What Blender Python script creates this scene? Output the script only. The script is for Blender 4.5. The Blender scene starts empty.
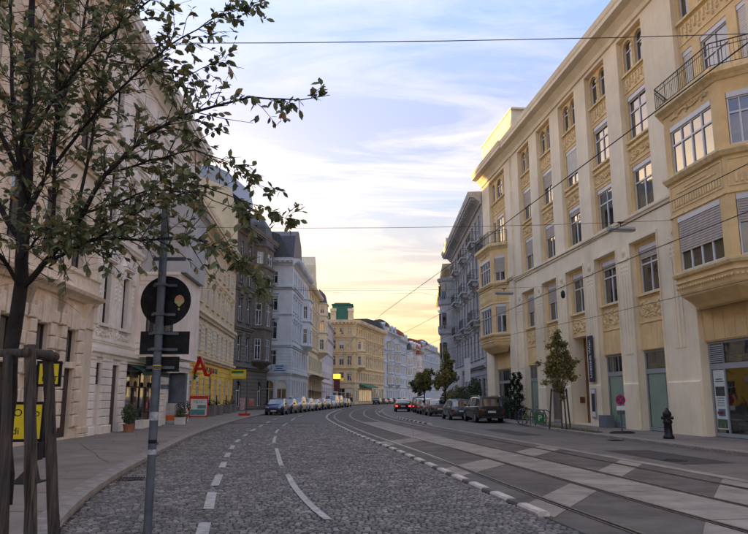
import bpy, math, random
from mathutils import Vector, Matrix
random.seed(11)
R = math.radians
sc = bpy.context.scene
COL = sc.collection
# ------------------------------------------------------------------ camera
TH = math.atan(130.5 / 690.0)
cam_d = bpy.data.cameras.new('camera'); cam = bpy.data.objects.new('camera', cam_d); COL.objects.link(cam)
cam_d.sensor_width = 36; cam_d.lens = 36 * 690 / 748.0; cam_d.clip_end = 6000; cam_d.clip_start = 0.05
cam.location = (0, 0, 1.65); cam.rotation_euler = (R(90) + TH, 0, 0)
sc.camera = cam
# ------------------------------------------------------------------ sun, sky, exposure
SUN_AZ, SUN_EL = -36.0, 6.8           # degrees from +Y (negative = to the left)
sl = bpy.data.lights.new('sun', 'SUN'); sl.energy = 5.0; sl.angle = R(0.6); sl.color = (1.0, 0.60, 0.20)
so = bpy.data.objects.new('sun', sl); COL.objects.link(so)
sd = Vector((math.sin(R(SUN_AZ)) * math.cos(R(SUN_EL)), math.cos(R(SUN_AZ)) * math.cos(R(SUN_EL)), math.sin(R(SUN_EL))))
so.rotation_euler = sd.to_track_quat('Z', 'Y').to_euler()
sc.view_settings.view_transform = 'Standard'; sc.view_settings.look = 'None'
sc.view_settings.exposure = 1.46; sc.view_settings.gamma = 1.0; sc.view_settings.use_curve_mapping = False

class NT:
    """tiny node helper"""
    def __init__(s, tree): s.t = tree; s.n = tree.nodes; s.l = tree.links
    def new(s, typ, **kw):
        n = s.n.new(typ)
        for k, v in kw.items():
            if k.startswith('i_'):
                key = k[2:]
                key = int(key) if key.isdigit() else key.replace('_', ' ')
                sock = n.inputs[key]
                if isinstance(v, bpy.types.NodeSocket): s.l.new(v, sock)
                else: sock.default_value = v
            else: setattr(n, k, v)
        return n
    def math(s, op, a, b=0.0, clamp=False):
        n = s.new('ShaderNodeMath', operation=op, use_clamp=clamp)
        for i, v in enumerate((a, b)):
            if isinstance(v, bpy.types.NodeSocket): s.l.new(v, n.inputs[i])
            else: n.inputs[i].default_value = v
        return n.outputs[0]
    def mix(s, f, a, b, mode='MIX'):
        n = s.new('ShaderNodeMix', data_type='RGBA', blend_type=mode)
        for i, v in ((0, f), (6, a), (7, b)):
            if isinstance(v, bpy.types.NodeSocket): s.l.new(v, n.inputs[i])
            else: n.inputs[i].default_value = v if i == 0 else (tuple(v) + (1,) if len(v) == 3 else v)
        return n.outputs[2]
    def ramp(s, f, stops):
        n = s.new('ShaderNodeValToRGB'); s.l.new(f, n.inputs[0])
        e = n.color_ramp.elements
        while len(e) < len(stops): e.new(0.5)
        for el, (p, c) in zip(e, stops):
            el.position = p; el.color = (c, c, c, 1) if isinstance(c, (int, float)) else tuple(c) + (1,)
        return n.outputs[0]

w = bpy.data.worlds.new('World'); sc.world = w; w.use_nodes = True
nt = NT(w.node_tree); w.node_tree.nodes.clear()
sky = nt.new('ShaderNodeTexSky'); sky.sky_type = 'NISHITA'; sky.sun_disc = False
sky.sun_elevation = R(SUN_EL); sky.sun_rotation = R(SUN_AZ); sky.air_density = 1.2; sky.dust_density = 2.6; sky.ozone_density = 1.5
tc = nt.new('ShaderNodeTexCoord'); sep = nt.new('ShaderNodeSeparateXYZ'); nt.l.new(tc.outputs['Generated'], sep.inputs[0])
zz = nt.math('MAXIMUM', sep.outputs[2], 0.0)
grad = nt.ramp(zz, [(0.0, (.50, .38, .20)), (0.06, (.32, .17, .09)), (0.13, (.18, .08, .07)), (0.20, (.17, .13, .17)), (0.27, (.16, .18, .27)), (0.38, (.16, .17, .38)), (0.52, (.15, .22, .42)), (1.0, (.16, .22, .40))])
# planar cloud coordinates
inv = nt.math('DIVIDE', 1.0, nt.math('ADD', zz, 0.12))
cv = nt.new('ShaderNodeCombineXYZ')
nt.l.new(nt.math('MULTIPLY', sep.outputs[0], inv), cv.inputs[0]); nt.l.new(nt.math('MULTIPLY', sep.outputs[1], inv), cv.inputs[1])
mp = nt.new('ShaderNodeMapping', i_Vector=cv.outputs[0]); mp.inputs['Rotation'].default_value = (0, 0, R(28)); mp.inputs['Scale'].default_value = (0.7, 2.2, 1)
mp.inputs['Location'].default_value = (3.1, 1.7, 0)
n1 = nt.new('ShaderNodeTexNoise', i_Vector=mp.outputs[0], i_Scale=1.5, i_Detail=9.0, i_Roughness=0.62, i_Distortion=0.7)
n2 = nt.new('ShaderNodeTexNoise', i_Vector=cv.outputs[0], i_Scale=0.8, i_Detail=3.0)
cm = nt.math('MULTIPLY', nt.ramp(n1.outputs[0], [(0.44, 0.0), (0.66, 1.0)]), nt.ramp(n2.outputs[0], [(0.30, 0.35), (0.55, 1.0)]))
hz = nt.ramp(zz, [(0.0, 0.6), (0.15, 0.9), (0.36, 0.9), (0.46, 0.45), (0.62, 0.95), (1.0, 1.0)])  # cloud cover above the view is thickened to brighten the street
cm = nt.math('MULTIPLY', cm, hz, True)
ccol = nt.ramp(zz, [(0.0, (.50, .38, .20)), (0.13, (.50, .33, .21)), (0.27, (.52, .39, .32)), (0.42, (.46, .40, .42)), (0.6, (.54, .48, .44)), (1.0, (.58, .52, .47))])
skyn = nt.mix(1.0, sky.outputs[0], (0.075, 0.075, 0.075), 'MULTIPLY')
base = nt.mix(cm, nt.mix(1.0, grad, (1.0, 1.0, 1.0), 'MULTIPLY'), ccol)
fin = nt.mix(1.0, base, skyn, 'ADD')
bg = nt.new('ShaderNodeBackground', i_Color=fin, i_Strength=0.74)
out = nt.new('ShaderNodeOutputWorld'); nt.l.new(bg.outputs[0], out.inputs[0])

# ------------------------------------------------------------------ materials
MATS = {}
def mat(name, col, rough=0.8, metal=0.0, var=0.12, scale=3.0, bump=0.0, bscale=40.0, streak=0.0, spec=0.5, emit=None, estr=0.0, attr=None, coat=0.0, var2=None):
    if name in MATS: return MATS[name]
    m = bpy.data.materials.new(name); m.use_nodes = True; MATS[name] = m
    n = NT(m.node_tree); p = m.node_tree.nodes['Principled BSDF']
    co = n.new('ShaderNodeTexCoord').outputs['Object']
    c = tuple(col)
    dark = tuple(x * (1 - var * 1.6) for x in c); lite = tuple(min(1, x * (1 + var)) for x in c)
    if var2: dark = tuple(a * b for a, b in zip(dark, var2))
    nz = n.new('ShaderNodeTexNoise', i_Vector=co, i_Scale=scale, i_Detail=8.0, i_Roughness=0.65)
    f = n.ramp(nz.outputs[0], [(0.32, 0.0), (0.68, 1.0)])
    cc = n.mix(f, dark, lite)
    if rough > .6:
        nl = n.new('ShaderNodeTexNoise', i_Vector=co, i_Scale=min(.45, scale * .3), i_Detail=5.0, i_Roughness=0.6)
        cc = n.mix(1.0, cc, n.ramp(nl.outputs[0], [(0.35, .86), (0.65, 1.10)]), 'MULTIPLY')
    if streak:
        mp = n.new('ShaderNodeMapping', i_Vector=co); mp.inputs['Scale'].default_value = (2.2, 2.2, 0.16)
        ns = n.new('ShaderNodeTexNoise', i_Vector=mp.outputs[0], i_Scale=1.6, i_Detail=6.0, i_Roughness=0.7)
        fs = n.ramp(ns.outputs[0], [(0.45, 0.0), (0.75, streak)])
        cc = n.mix(fs, cc, tuple(x * 0.45 for x in c))
    if attr:
        a = n.new('ShaderNodeAttribute', attribute_name=attr)
        mul = n.ramp(a.outputs['Fac'], [(0.0, 0.45), (0.5, 0.95), (1.0, 1.75)])
        cc = n.mix(1.0, cc, mul, 'MULTIPLY')
    m.node_tree.links.new(cc, p.inputs['Base Color'])
    p.inputs['Roughness'].default_value = rough; p.inputs['Metallic'].default_value = metal
    p.inputs['Specular IOR Level'].default_value = spec; p.inputs['Coat Weight'].default_value = coat
    if rough > 0.3 and rough < 1:
        rr = n.math('ADD', n.math('MULTIPLY', f, -0.12), rough + 0.06, True); m.node_tree.links.new(rr, p.inputs['Roughness'])
    if bump:
        nb = n.new('ShaderNodeTexNoise', i_Vector=co, i_Scale=bscale, i_Detail=6.0, i_Roughness=0.6)
        b = n.new('ShaderNodeBump', i_Height=nb.outputs[0], i_Strength=bump, i_Distance=0.02)
        m.node_tree.links.new(b.outputs[0], p.inputs['Normal'])
    if emit:
        p.inputs['Emission Color'].default_value = tuple(emit) + (1,); p.inputs['Emission Strength'].default_value = estr
    return m

def glass(name, dark=(.012, .016, .02), rough=0.03, tint=(1, 1, 1), clear=0.0):
    if name in MATS: return MATS[name]
    m = bpy.data.materials.new(name); m.use_nodes = True; MATS[name] = m
    n = NT(m.node_tree); m.node_tree.nodes.clear()
    co = n.new('ShaderNodeTexCoord').outputs['Object']
    nz = n.new('ShaderNodeTexNoise', i_Vector=co, i_Scale=1.1, i_Detail=1.0)
    b = n.new('ShaderNodeBump', i_Height=nz.outputs[0], i_Strength=0.25, i_Distance=0.02)
    gl = n.new('ShaderNodeBsdfGlossy', i_Color=tint + (1,), i_Roughness=rough, i_Normal=b.outputs[0])
    fr = n.new('ShaderNodeFresnel', i_IOR=2.7, i_Normal=b.outputs[0])
    df = n.new('ShaderNodeBsdfDiffuse', i_Color=dark + (1,))
    tr = n.new('ShaderNodeBsdfTransparent', i_Color=(.80, .86, .84, 1))
    inn = n.new('ShaderNodeMixShader', i_0=clear); n.l.new(df.outputs[0], inn.inputs[1]); n.l.new(tr.outputs[0], inn.inputs[2])
    mx = n.new('ShaderNodeMixShader'); n.l.new(fr.outputs[0], mx.inputs[0]); n.l.new(inn.outputs[0], mx.inputs[1]); n.l.new(gl.outputs[0], mx.inputs[2])
    o = n.new('ShaderNodeOutputMaterial'); n.l.new(mx.outputs[0], o.inputs[0])
    return m

def leafmat(name, col, attr='tint', col2=None):
    if name in MATS: return MATS[name]
    m = bpy.data.materials.new(name); m.use_nodes = True; MATS[name] = m
    n = NT(m.node_tree); p = m.node_tree.nodes['Principled BSDF']
    g = n.new('ShaderNodeNewGeometry'); oi = n.new('ShaderNodeObjectInfo')
    rnd = n.math('FRACT', n.math('ADD', g.outputs['Random Per Island'], oi.outputs['Random']))
    c2 = col2 or tuple(x * 2.0 for x in col)
    c = n.ramp(rnd, [(0.0, tuple(x * 0.5 for x in col)), (0.5, col), (0.80, tuple(x * 1.4 for x in col)), (0.97, c2), (1.0, c2)])
    n.l.new(c, p.inputs['Base Color']); p.inputs['Roughness'].default_value = 0.55
    tl = n.new('ShaderNodeBsdfTranslucent', i_Color=c)
    mx = n.new('ShaderNodeMixShader', i_0=0.35); n.l.new(p.outputs[0], mx.inputs[1]); n.l.new(tl.outputs[0], mx.inputs[2])
    n.l.new(mx.outputs[0], m.node_tree.nodes['Material Output'].inputs[0])
    return m

CREAM = mat('cream_plaster', (.95, .82, .59), .85, var=.05, scale=.7, bump=.15, streak=.20)
TAN = mat('tan_plaster', (.86, .61, .29), .85, var=.08, scale=1.2, bump=.15, streak=.12)
TAN2 = mat('tan_ornament', (.90, .68, .36), .8, var=.15, scale=5, bump=.25)
WHITEP = mat('white_paint', (.80, .80, .78), .45, var=.04, scale=4)
GREYP = mat('grey_paint', (.34, .36, .37), .5, var=.08)
BLIND = mat('roller_blind_slats', (.50, .44, .38), .6, var=.06)
BLINDW = mat('white_roller_blind', (.74, .70, .62), .6, var=.05)
IRON = mat('black_iron', (.018, .018, .02), .45, metal=.3, var=.2)
STEEL = mat('galvanised_steel', (.11, .125, .15), .5, metal=.35, var=.22, scale=9, bump=.1)
GLASS = glass('window_glass', clear=.0)
GLASSC = glass('clear_window_glass', clear=.8)
SHOPG = glass('shop_glass', clear=.85)
CARG = glass('car_glass', dark=(.015, .018, .02))
CURT_SHEEN = mat('white_curtain_sky_sheen', (.80, .78, .72), .9, var=.1, scale=6)  # bright white also stands in for sky reflected in the panes
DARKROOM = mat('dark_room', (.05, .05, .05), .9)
LWARM = mat('warm_beige_plaster', (.80, .65, .49), .9, var=.10, scale=1.5, bump=.25, streak=.28)
LWARM2 = mat('beige_stone', (.80, .66, .50), .85, var=.12, scale=4, bump=.35, streak=.2)
LWHITE = mat('pinkish_white_plaster', (.88, .78, .68), .85, var=.06, scale=1.5, bump=.15, streak=.22)
LWHITE2 = mat('white_stone', (.90, .82, .72), .85, var=.06, scale=4, bump=.2, streak=.12)
GREYW = mat('grey_firewall', (.47, .46, .45), .9, var=.06, scale=1.0, bump=.2, streak=.2)
YEL = mat('yellow_plaster', (.95, .60, .09), .85, var=.05, scale=1.5, bump=.12, streak=.08)
YELB = mat('buff_plaster', (.72, .56, .34), .85, var=.08, scale=1.5, bump=.15, streak=.2)
YELT = mat('buff_trim', (.82, .66, .43), .85, var=.08, scale=3, bump=.15)
FIREW = mat('beige_firewall', (.66, .56, .38), .9, var=.08, scale=.8, bump=.15, streak=.15)
DARKST = mat('sooty_stone', (.155, .135, .105), .9, var=.2, scale=2, bump=.4, streak=.3)
DARKS2 = mat('sooty_trim', (.20, .175, .14), .9, var=.2, scale=3, bump=.4, streak=.2)
BLUEW = mat('bluish_white_plaster', (.64, .66, .68), .85, var=.06, scale=1, streak=.2)
BLUET = mat('bluish_white_trim', (.62, .66, .69), .85, var=.06, scale=2)
CREAMY = mat('pale_yellow_plaster', (.76, .66, .44), .85, var=.07, scale=1, streak=.2)
CREAMT = mat('pale_yellow_trim', (.72, .64, .46), .85, var=.07, scale=2)
LILAC = mat('lilac_white_plaster', (.72, .66, .66), .85, var=.05, scale=1, streak=.1)
OCHRE = mat('ochre_plaster', (.80, .58, .29), .85, var=.07, scale=1, streak=.12)
OCHRT = mat('ochre_trim', (.78, .62, .38), .85, var=.07, scale=2)
PALEB = mat('pale_blue_plaster', (.50, .55, .60), .85, var=.06, scale=1, streak=.12)
PALEG = mat('pale_grey_plaster', (.54, .56, .57), .85, var=.06, scale=1, streak=.12)
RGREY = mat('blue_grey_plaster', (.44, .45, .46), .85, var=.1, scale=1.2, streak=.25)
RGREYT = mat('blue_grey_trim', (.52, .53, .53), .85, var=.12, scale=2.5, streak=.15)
SLATE = mat('slate_roof', (.06, .065, .075), .6, var=.25, scale=6, bump=.3, bscale=12)
GREENR = mat('green_copper_roof', (.03, .16, .10), .6, var=.2, scale=3, bump=.2)
REDR = mat('red_tile_roof', (.30, .085, .05), .8, var=.25, scale=5, bump=.3, bscale=20)
ZINC = mat('zinc_sheet', (.30, .34, .39), .45, metal=.4, var=.1)
BROWNR = mat('brown_tile_roof', (.10, .045, .035), .8, var=.25, scale=5, bump=.3)
ASPH = mat('grey_asphalt', (.11, .10, .09), .9, var=.18, scale=1.4, bump=.5, bscale=120)
ASPW = mat('pavement_asphalt', (.24, .20, .165), .9, var=.13, scale=1.1, bump=.35, bscale=120, streak=0)
CONC = mat('concrete_slab', (.32, .275, .225), .9, var=.22, scale=1.3, bump=.3, bscale=60)
TRAMD = mat('dark_tram_asphalt', (.135, .116, .096), .9, var=.26, scale=1.1, bump=.5, bscale=90)
GRAN = mat('granite_kerb', (.30, .265, .225), .8, var=.2, scale=6, bump=.4, bscale=60)
COBB = mat('basalt_cobble', (.170, .150, .128), .62, var=.24, scale=2.3, bump=.22, bscale=60, attr='tint', spec=.5)
COBR = mat('lane_small_paving', (.165, .145, .122), .8, var=.15, scale=1.5, bump=.8, bscale=14)
JOINT = mat('dark_joint_sand', (.022, .021, .02), .95, var=.3, scale=3, bump=.4)
PAINT = mat('road_paint', (.46, .44, .40), .75, var=.30, scale=9, bump=.35, bscale=50)
KWHITE = mat('white_kerb_paint', (.60, .54, .46), .7, var=.2, scale=5, bump=.3)
KDARK = mat('dark_kerb_stone', (.07, .062, .058), .8, var=.25, scale=5, bump=.3)
RAIL = mat('rail_steel', (.30, .27, .25), .32, metal=.85, var=.25, scale=5)
WOODOLD = mat('weathered_wood', (.050, .041, .034), .9, var=.35, scale=7, bump=.7, bscale=25, streak=.5)
BARK = mat('dark_bark', (.028, .022, .019), .95, var=.3, scale=8, bump=.8, bscale=30)
BARK2 = mat('grey_bark', (.12, .10, .085), .95, var=.3, scale=8, bump=.6, bscale=30)
LEAFG = leafmat('dark_green_leaf', (.175, .195, .090), col2=(.40, .25, .09))
LEAFT = leafmat('olive_leaf', (.26, .24, .085), col2=(.34, .26, .09))
LEAFD = leafmat('conifer_green', (.020, .040, .022))
LEAFH = leafmat('hedge_leaf', (.085, .12, .055))
TERRA = mat('terracotta', (.36, .15, .09), .8, var=.15, bump=.2)
SIGNK = mat('black_sign_back', (.013, .013, .015), .6, var=.45, scale=14, bump=.1, spec=.2)
NAVY = mat('navy_sign', (.025, .032, .055), .5, var=.08)
SWHITE = mat('sign_white', (.75, .76, .75), .5, var=.04)
SRED = mat('sign_red', (.55, .02, .015), .4, var=.05)
SYEL = mat('sign_yellow', (.80, .60, .01), .5, var=.06)
SYELL = mat('lit_yellow_sign', (.9, .62, .05), .4, emit=(1, .62, .05), estr=.75)
SGREEN = mat('sign_green', (.02, .18, .05), .5)
SBLUE = mat('sign_blue', (.02, .04, .25), .5)
STEAL = mat('sign_teal', (.10, .30, .32), .5, var=.25, scale=5)
SPINK = mat('soft_pink_print', (.55, .16, .20), .6, var=.2)
SORG = mat('warning_orange', (.75, .17, .03), .5)
POST = mat('pale_poster', (.66, .74, .70), .5, var=.1, scale=3)
SAGE = mat('sage_backdrop', (.26, .37, .29), .3, var=.1, scale=1)
SHOPLIT = mat('lit_shop_interior', (.6, .42, .2), .5, emit=(1, .72, .4), estr=.12)
BROWND = mat('brown_wood_door', (.20, .075, .025), .45, var=.3, scale=3, bump=.2)
DBROWN = mat('dark_brown_joinery', (.055, .028, .022), .5, var=.2)
DRED = mat('dark_red_panel', (.14, .03, .03), .6)
GREENA = mat('green_awning_cloth', (.012, .060, .042), .8, var=.2)
PLGREY = mat('planter_grey', (.17, .19, .22), .7, var=.1)
CONCD = mat('planter_concrete', (.20, .19, .18), .9, var=.15)
RUB = mat('tyre_rubber', (.012, .012, .012), .8)
RIM = mat('alloy_rim', (.42, .43, .45), .35, metal=.7)
BLKPL = mat('black_plastic', (.02, .02, .02), .6)
TAILL = mat('tail_lamp', (.16, .010, .009), .2, emit=(1, .04, .02), estr=.0)
TAILON = mat('tail_lamp_on', (.6, .02, .02), .2, emit=(1, .05, .04), estr=1.6)
HEADL = mat('head_lamp', (.60, .62, .64), .15, var=.05)
PLATE = mat('number_plate_white', (.65, .66, .66), .5)
CHR = mat('chrome', (.6, .6, .6), .15, metal=1.0)
CABLE = mat('dark_cable', (.03, .03, .032), .6)
MUNT = mat('muntin_white', (.70, .71, .72), .45, var=.04)
MUNTD = mat('dark_sash', (.035, .03, .028), .5)

def woodmat():
    m = bpy.data.materials.new('split_grain_wood'); m.use_nodes = True; n = NT(m.node_tree); p = m.node_tree.nodes['Principled BSDF']
    co = n.new('ShaderNodeTexCoord').outputs['Object']; mp = n.new('ShaderNodeMapping', i_Vector=co); mp.inputs['Scale'].default_value = (34, 34, 1.3)
    a = n.new('ShaderNodeTexNoise', i_Vector=mp.outputs[0], i_Scale=1.0, i_Detail=7.0, i_Roughness=.7, i_Distortion=.4)
    v = n.new('ShaderNodeTexVoronoi', i_Vector=co, i_Scale=4.5); k = n.ramp(v.outputs['Distance'], [(0.04, 0.0), (0.10, 1.0)])
    big = n.new('ShaderNodeTexNoise', i_Vector=co, i_Scale=2.2, i_Detail=4.0)
    c = n.mix(n.ramp(a.outputs[0], [(.38, 0.0), (.62, 1.0)]), (.012, .009, .007), (.135, .100, .072)); c = n.mix(n.ramp(big.outputs[0], [(.4, 0.0), (.7, .75)]), c, (.05, .048, .044)); c = n.mix(1.0, c, n.mix(k, (.25, .2, .18), (1, 1, 1)), 'MULTIPLY')
    n.l.new(c, p.inputs['Base Color']); p.inputs['Roughness'].default_value = .9
    b = n.new('ShaderNodeBump', i_Height=a.outputs[0], i_Strength=1.0, i_Distance=.012); n.l.new(b.outputs[0], p.inputs['Normal']); return m
WOOD = woodmat()
# ------------------------------------------------------------------ mesh builder
class MB:
    def __init__(s): s.v = []; s.f = []; s.m = []; s.M = None; s.mi = 0; s.tint = None
    def add(s, vs, fs):
        b = len(s.v)
        if s.M is not None: vs = [tuple(s.M @ Vector(v)) for v in vs]
        s.v += [tuple(v) for v in vs]; s.f += [tuple(b + i for i in f) for f in fs]; s.m += [s.mi] * len(fs)
        return s
    def frame(s, A=None, B=None, z=0):
        if A is None: s.M = None; return s
        a = math.atan2(B[1] - A[1], B[0] - A[0]); s.M = Matrix.Translation((A[0], A[1], z)) @ Matrix.Rotation(a, 4, 'Z'); return s
    def box(s, x0, x1, y0, y1, z0, z1, c=0.0):
        if x0 > x1: x0, x1 = x1, x0
        if y0 > y1: y0, y1 = y1, y0
        if z0 > z1: z0, z1 = z1, z0
        return s.add([(x0, y0, z0), (x1, y0, z0), (x1, y1, z0), (x0, y1, z0), (x0, y0, z1), (x1, y0, z1), (x1, y1, z1), (x0, y1, z1)],
                     [(0, 3, 2, 1), (4, 5, 6, 7), (0, 1, 5, 4), (1, 2, 6, 5), (2, 3, 7, 6), (3, 0, 4, 7)])
    def cbox(s, x0, x1, y0, y1, z0, z1, c=.02):
        """box against a wall (back at y0) whose front edges are chamfered"""
        return s.add([(x0, y0, z0), (x1, y0, z0), (x1, y0, z1), (x0, y0, z1), (x0, y1 - c, z0), (x1, y1 - c, z0), (x1, y1 - c, z1), (x0, y1 - c, z1),
                      (x0 + c, y1, z0 + c), (x1 - c, y1, z0 + c), (x1 - c, y1, z1 - c), (x0 + c, y1, z1 - c)],
                     [(0, 1, 5, 4), (1, 2, 6, 5), (2, 3, 7, 6), (3, 0, 4, 7), (4, 5, 9, 8), (5, 6, 10, 9), (6, 7, 11, 10), (7, 4, 8, 11), (8, 9, 10, 11)])
    def prism(s, poly, z0, z1):
        n = len(poly); vs = [(x, y, z0) for x, y in poly] + [(x, y, z1) for x, y in poly]
        return s.add(vs, [tuple(range(n))[::-1], tuple(range(n, 2 * n))] + [(i, (i + 1) % n, n + (i + 1) % n, n + i) for i in range(n)])
    def prof(s, prof, x0, x1):
        """extrude a (y,z) outline along x"""
        n = len(prof); vs = [(x0, y, z) for y, z in prof] + [(x1, y, z) for y, z in prof]
        return s.add(vs, [tuple(range(n)), tuple(range(n, 2 * n))[::-1]] + [(i, n + i, n + (i + 1) % n, (i + 1) % n) for i in range(n)])
    def sweep(s, pts, prof, closed=False):
        """mitred sweep of (outward, z) outline along plan points"""
        n = len(pts); rings = []
        for i, p in enumerate(pts):
            a = Vector(pts[i - 1]) if i > 0 else None; c = Vector(pts[i + 1]) if i < n - 1 else None; p = Vector(p)
            d1 = (p - a).normalized() if a is not None else (c - p).normalized(); d2 = (c - p).normalized() if c is not None else d1
            n1 = Vector((-d1.y, d1.x)); n2 = Vector((-d2.y, d2.x)); m = (n1 + n2)
            m = m / max(.3, m.dot(n1))
            rings.append([(p.x + m.x * o, p.y + m.y * o, z) for o, z in prof])
        k = len(prof); vs = [v for r in rings for v in r]; fs = []
        for i in range(n - 1):
            for j in range(k): fs.append((i * k + j, i * k + (j + 1) % k, (i + 1) * k + (j + 1) % k, (i + 1) * k + j))
        fs += [tuple(range(k))[::-1], tuple((n - 1) * k + j for j in range(k))]
        return s.add(vs, fs)
    def cyl(s, x, y, z0, z1, r0, r1=None, n=10):
        r1 = r0 if r1 is None else r1
        vs = [(x + r0 * math.cos(t), y + r0 * math.sin(t), z0) for t in [2 * math.pi * i / n for i in range(n)]] + \
             [(x + r1 * math.cos(t), y + r1 * math.sin(t), z1) for t in [2 * math.pi * i / n for i in range(n)]]
        return s.add(vs, [tuple(range(n))[::-1], tuple(range(n, 2 * n))] + [(i, (i + 1) % n, n + (i + 1) % n, n + i) for i in range(n)])
    def lathe(s, prof, x=0, y=0, n=14):
        vs = []; fs = []
        for r, z in prof: vs += [(x + r * math.cos(2 * math.pi * i / n), y + r * math.sin(2 * math.pi * i / n), z) for i in range(n)]
        for k in range(len(prof) - 1): fs += [(k * n + i, k * n + (i + 1) % n, (k + 1) * n + (i + 1) % n, (k + 1) * n + i) for i in range(n)]
        fs += [tuple(range(n))[::-1], tuple((len(prof) - 1) * n + i for i in range(n))]
        return s.add(vs, fs)
    def disc(s, r, y0, y1, cx=0, cz=0, n=28):
        """disc whose axis is y"""
        vs = [(cx + r * math.cos(2 * math.pi * i / n), y, cz + r * math.sin(2 * math.pi * i / n)) for y in (y0, y1) for i in range(n)]
        return s.add(vs, [tuple(range(n)), tuple(range(n, 2 * n))[::-1]] + [(i, n + i, n + (i + 1) % n, (i + 1) % n) for i in range(n)])
    def tube(s, pts, r, n=6, r2=None):
        pts = [Vector(p) for p in pts]; vs = []; fs = []; N = len(pts)
        up = Vector((0, 0, 1))
        for i, p in enumerate(pts):
            d = (pts[min(i + 1, N - 1)] - pts[max(i - 1, 0)]).normalized()
            a = d.cross(up if abs(d.z) < .95 else Vector((1, 0, 0))).normalized(); b = d.cross(a)
            rr = r if r2 is None else r + (r2 - r) * i / max(1, N - 1)
            if isinstance(r, (list, tuple)): rr = r[i]
            vs += [tuple(p + (a * math.cos(2 * math.pi * j / n) + b * math.sin(2 * math.pi * j / n)) * rr) for j in range(n)]
        for i in range(N - 1): fs += [(i * n + j, i * n + (j + 1) % n, (i + 1) * n + (j + 1) % n, (i + 1) * n + j) for j in range(n)]
        fs += [tuple(range(n))[::-1], tuple((N - 1) * n + j for j in range(n))]
        return s.add(vs, fs)
    def mesh(s, name, mats):
        me = bpy.data.meshes.new(name); me.from_pydata(s.v, [], s.f)
        mats = mats if isinstance(mats, (list, tuple)) else [mats]
        for m in mats: me.materials.append(m)
        if len(mats) > 1: me.polygons.foreach_set('material_index', s.m)
        me.update(); return me
    def build(s, name, mats, parent=None, loc=None, rotz=0, smooth=False):
        me = s.mesh(name, mats)
        if smooth: me.polygons.foreach_set('use_smooth', [True] * len(me.polygons))
        return link(name, me, parent, loc, rotz)

def link(name, me, parent=None, loc=None, rotz=0):
    o = bpy.data.objects.new(name, me); COL.objects.link(o)
    if parent is not None: o.parent = parent
    if loc: o.location = loc
    if rotz: o.rotation_euler.z = rotz
    return o
def tag(o, label, cat, group=None):
    o['label'] = label; o['category'] = cat
    if group: o['group'] = group
    return o
def thing(name, label, cat, loc=(0, 0, 0), rotz=0, group=None):
    o = bpy.data.objects.new(name, None); COL.objects.link(o); o.location = loc; o.rotation_euler = (0, 0, rotz); o.empty_display_size = .2
    return tag(o, label, cat, group)
def struct(o): o['kind'] = 'structure'; return o
def stuff(o): o['kind'] = 'stuff'; return o
def copy_tree(o, parent=None):
    c = o.copy(); COL.objects.link(c); c.parent = parent
    for ch in list(o.children): copy_tree(ch, c)
    return c
def text_mesh(txt, size, depth=.01, mats=None):
    cu = bpy.data.curves.new('lettering', 'FONT'); cu.body = txt; cu.size = size; cu.extrude = depth; cu.align_x = 'CENTER'; cu.align_y = 'CENTER'; cu.resolution_u = 3
    o = bpy.data.objects.new('t', cu); COL.objects.link(o)
    dg = bpy.context.evaluated_depsgraph_get(); dg.update()
    me = bpy.data.meshes.new_from_object(o.evaluated_get(dg)); bpy.data.objects.remove(o)
    me.materials.clear(); me.materials.append(mats); return me
def text(txt, size, m, parent, loc, rot, name='lettering', depth=.01):
    o = link(name, text_mesh(txt, size, depth, m), parent, loc); o.rotation_euler = rot; return o

# ------------------------------------------------------------------ street lines
def interp(tab, t):
    if t <= tab[0][0]: i = 0
    elif t >= tab[-1][0]: i = len(tab) - 2
    else: i = max(k for k in range(len(tab) - 1) if tab[k][0] <= t)
    (t0, v0), (t1, v1) = tab[i], tab[i + 1]
    if t < tab[0][0] or t > tab[-1][0]: return v0 + (v1 - v0) * (t - t0) / (t1 - t0)
    m0 = (v1 - tab[i - 1][1]) / (t1 - tab[i - 1][0]) if i > 0 else (v1 - v0) / (t1 - t0)
    m1 = (tab[i + 2][1] - v0) / (tab[i + 2][0] - t0) if i + 2 < len(tab) else (v1 - v0) / (t1 - t0)
    h = t1 - t0; u = (t - t0) / h
    return v0 * (2 * u**3 - 3 * u**2 + 1) + m0 * h * (u**3 - 2 * u**2 + u) + v1 * (-2 * u**3 + 3 * u**2) + m1 * h * (u**3 - u**2)
BAR = [(-12, 5.6), (0, 4.0), (8, 2.75), (10.18, 2.40), (12.2, 2.10), (16.6, 1.50), (22, .74), (34.5, -1.17), (52.7, -3.43), (64, -4.25), (76, -4.55), (90, -4.6), (103, -4.2), (125, -2.4), (150, 1.2), (180, 7.2), (215, 15.5), (300, 36), (420, 66)]
LK = [(-12, 1.4), (0, -.35), (5, -2.25), (7, -3.15), (8.95, -3.92), (13.06, -4.97), (19.2, -6.05), (32.6, -8.0), (50.5, -9.7), (66, -10.5), (80, -9.9), (95, -8.7), (112, -7.4), (130, -5.9), (150, -3.8), (170, -.5), (184, 3), (212, 10), (315, 35), (420, 61)]
RK = [(-12, 15.4), (0, 13.6), (8, 12.3), (14, 11.35), (20, 10.6), (28, 9.75), (36.6, 8.95), (43, 8.85), (52, 8.0), (62, 7.2), (75, 6.5), (87, 6.3), (105, 7.0), (126, 9.0), (150, 13), (185, 21), (240, 34), (315, 53), (420, 79)]
def bar(Y, off=0.0):
    x = interp(BAR, Y); d = (interp(BAR, Y + .5) - interp(BAR, Y - .5)); L = math.hypot(d, 1)
    return (x + off / L, Y - off * d / L)
YS = [-12 + i * 2 for i in range(20)] + [28 + i * 4 for i in range(30)] + [148 + i * 8 for i in range(35)]
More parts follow.
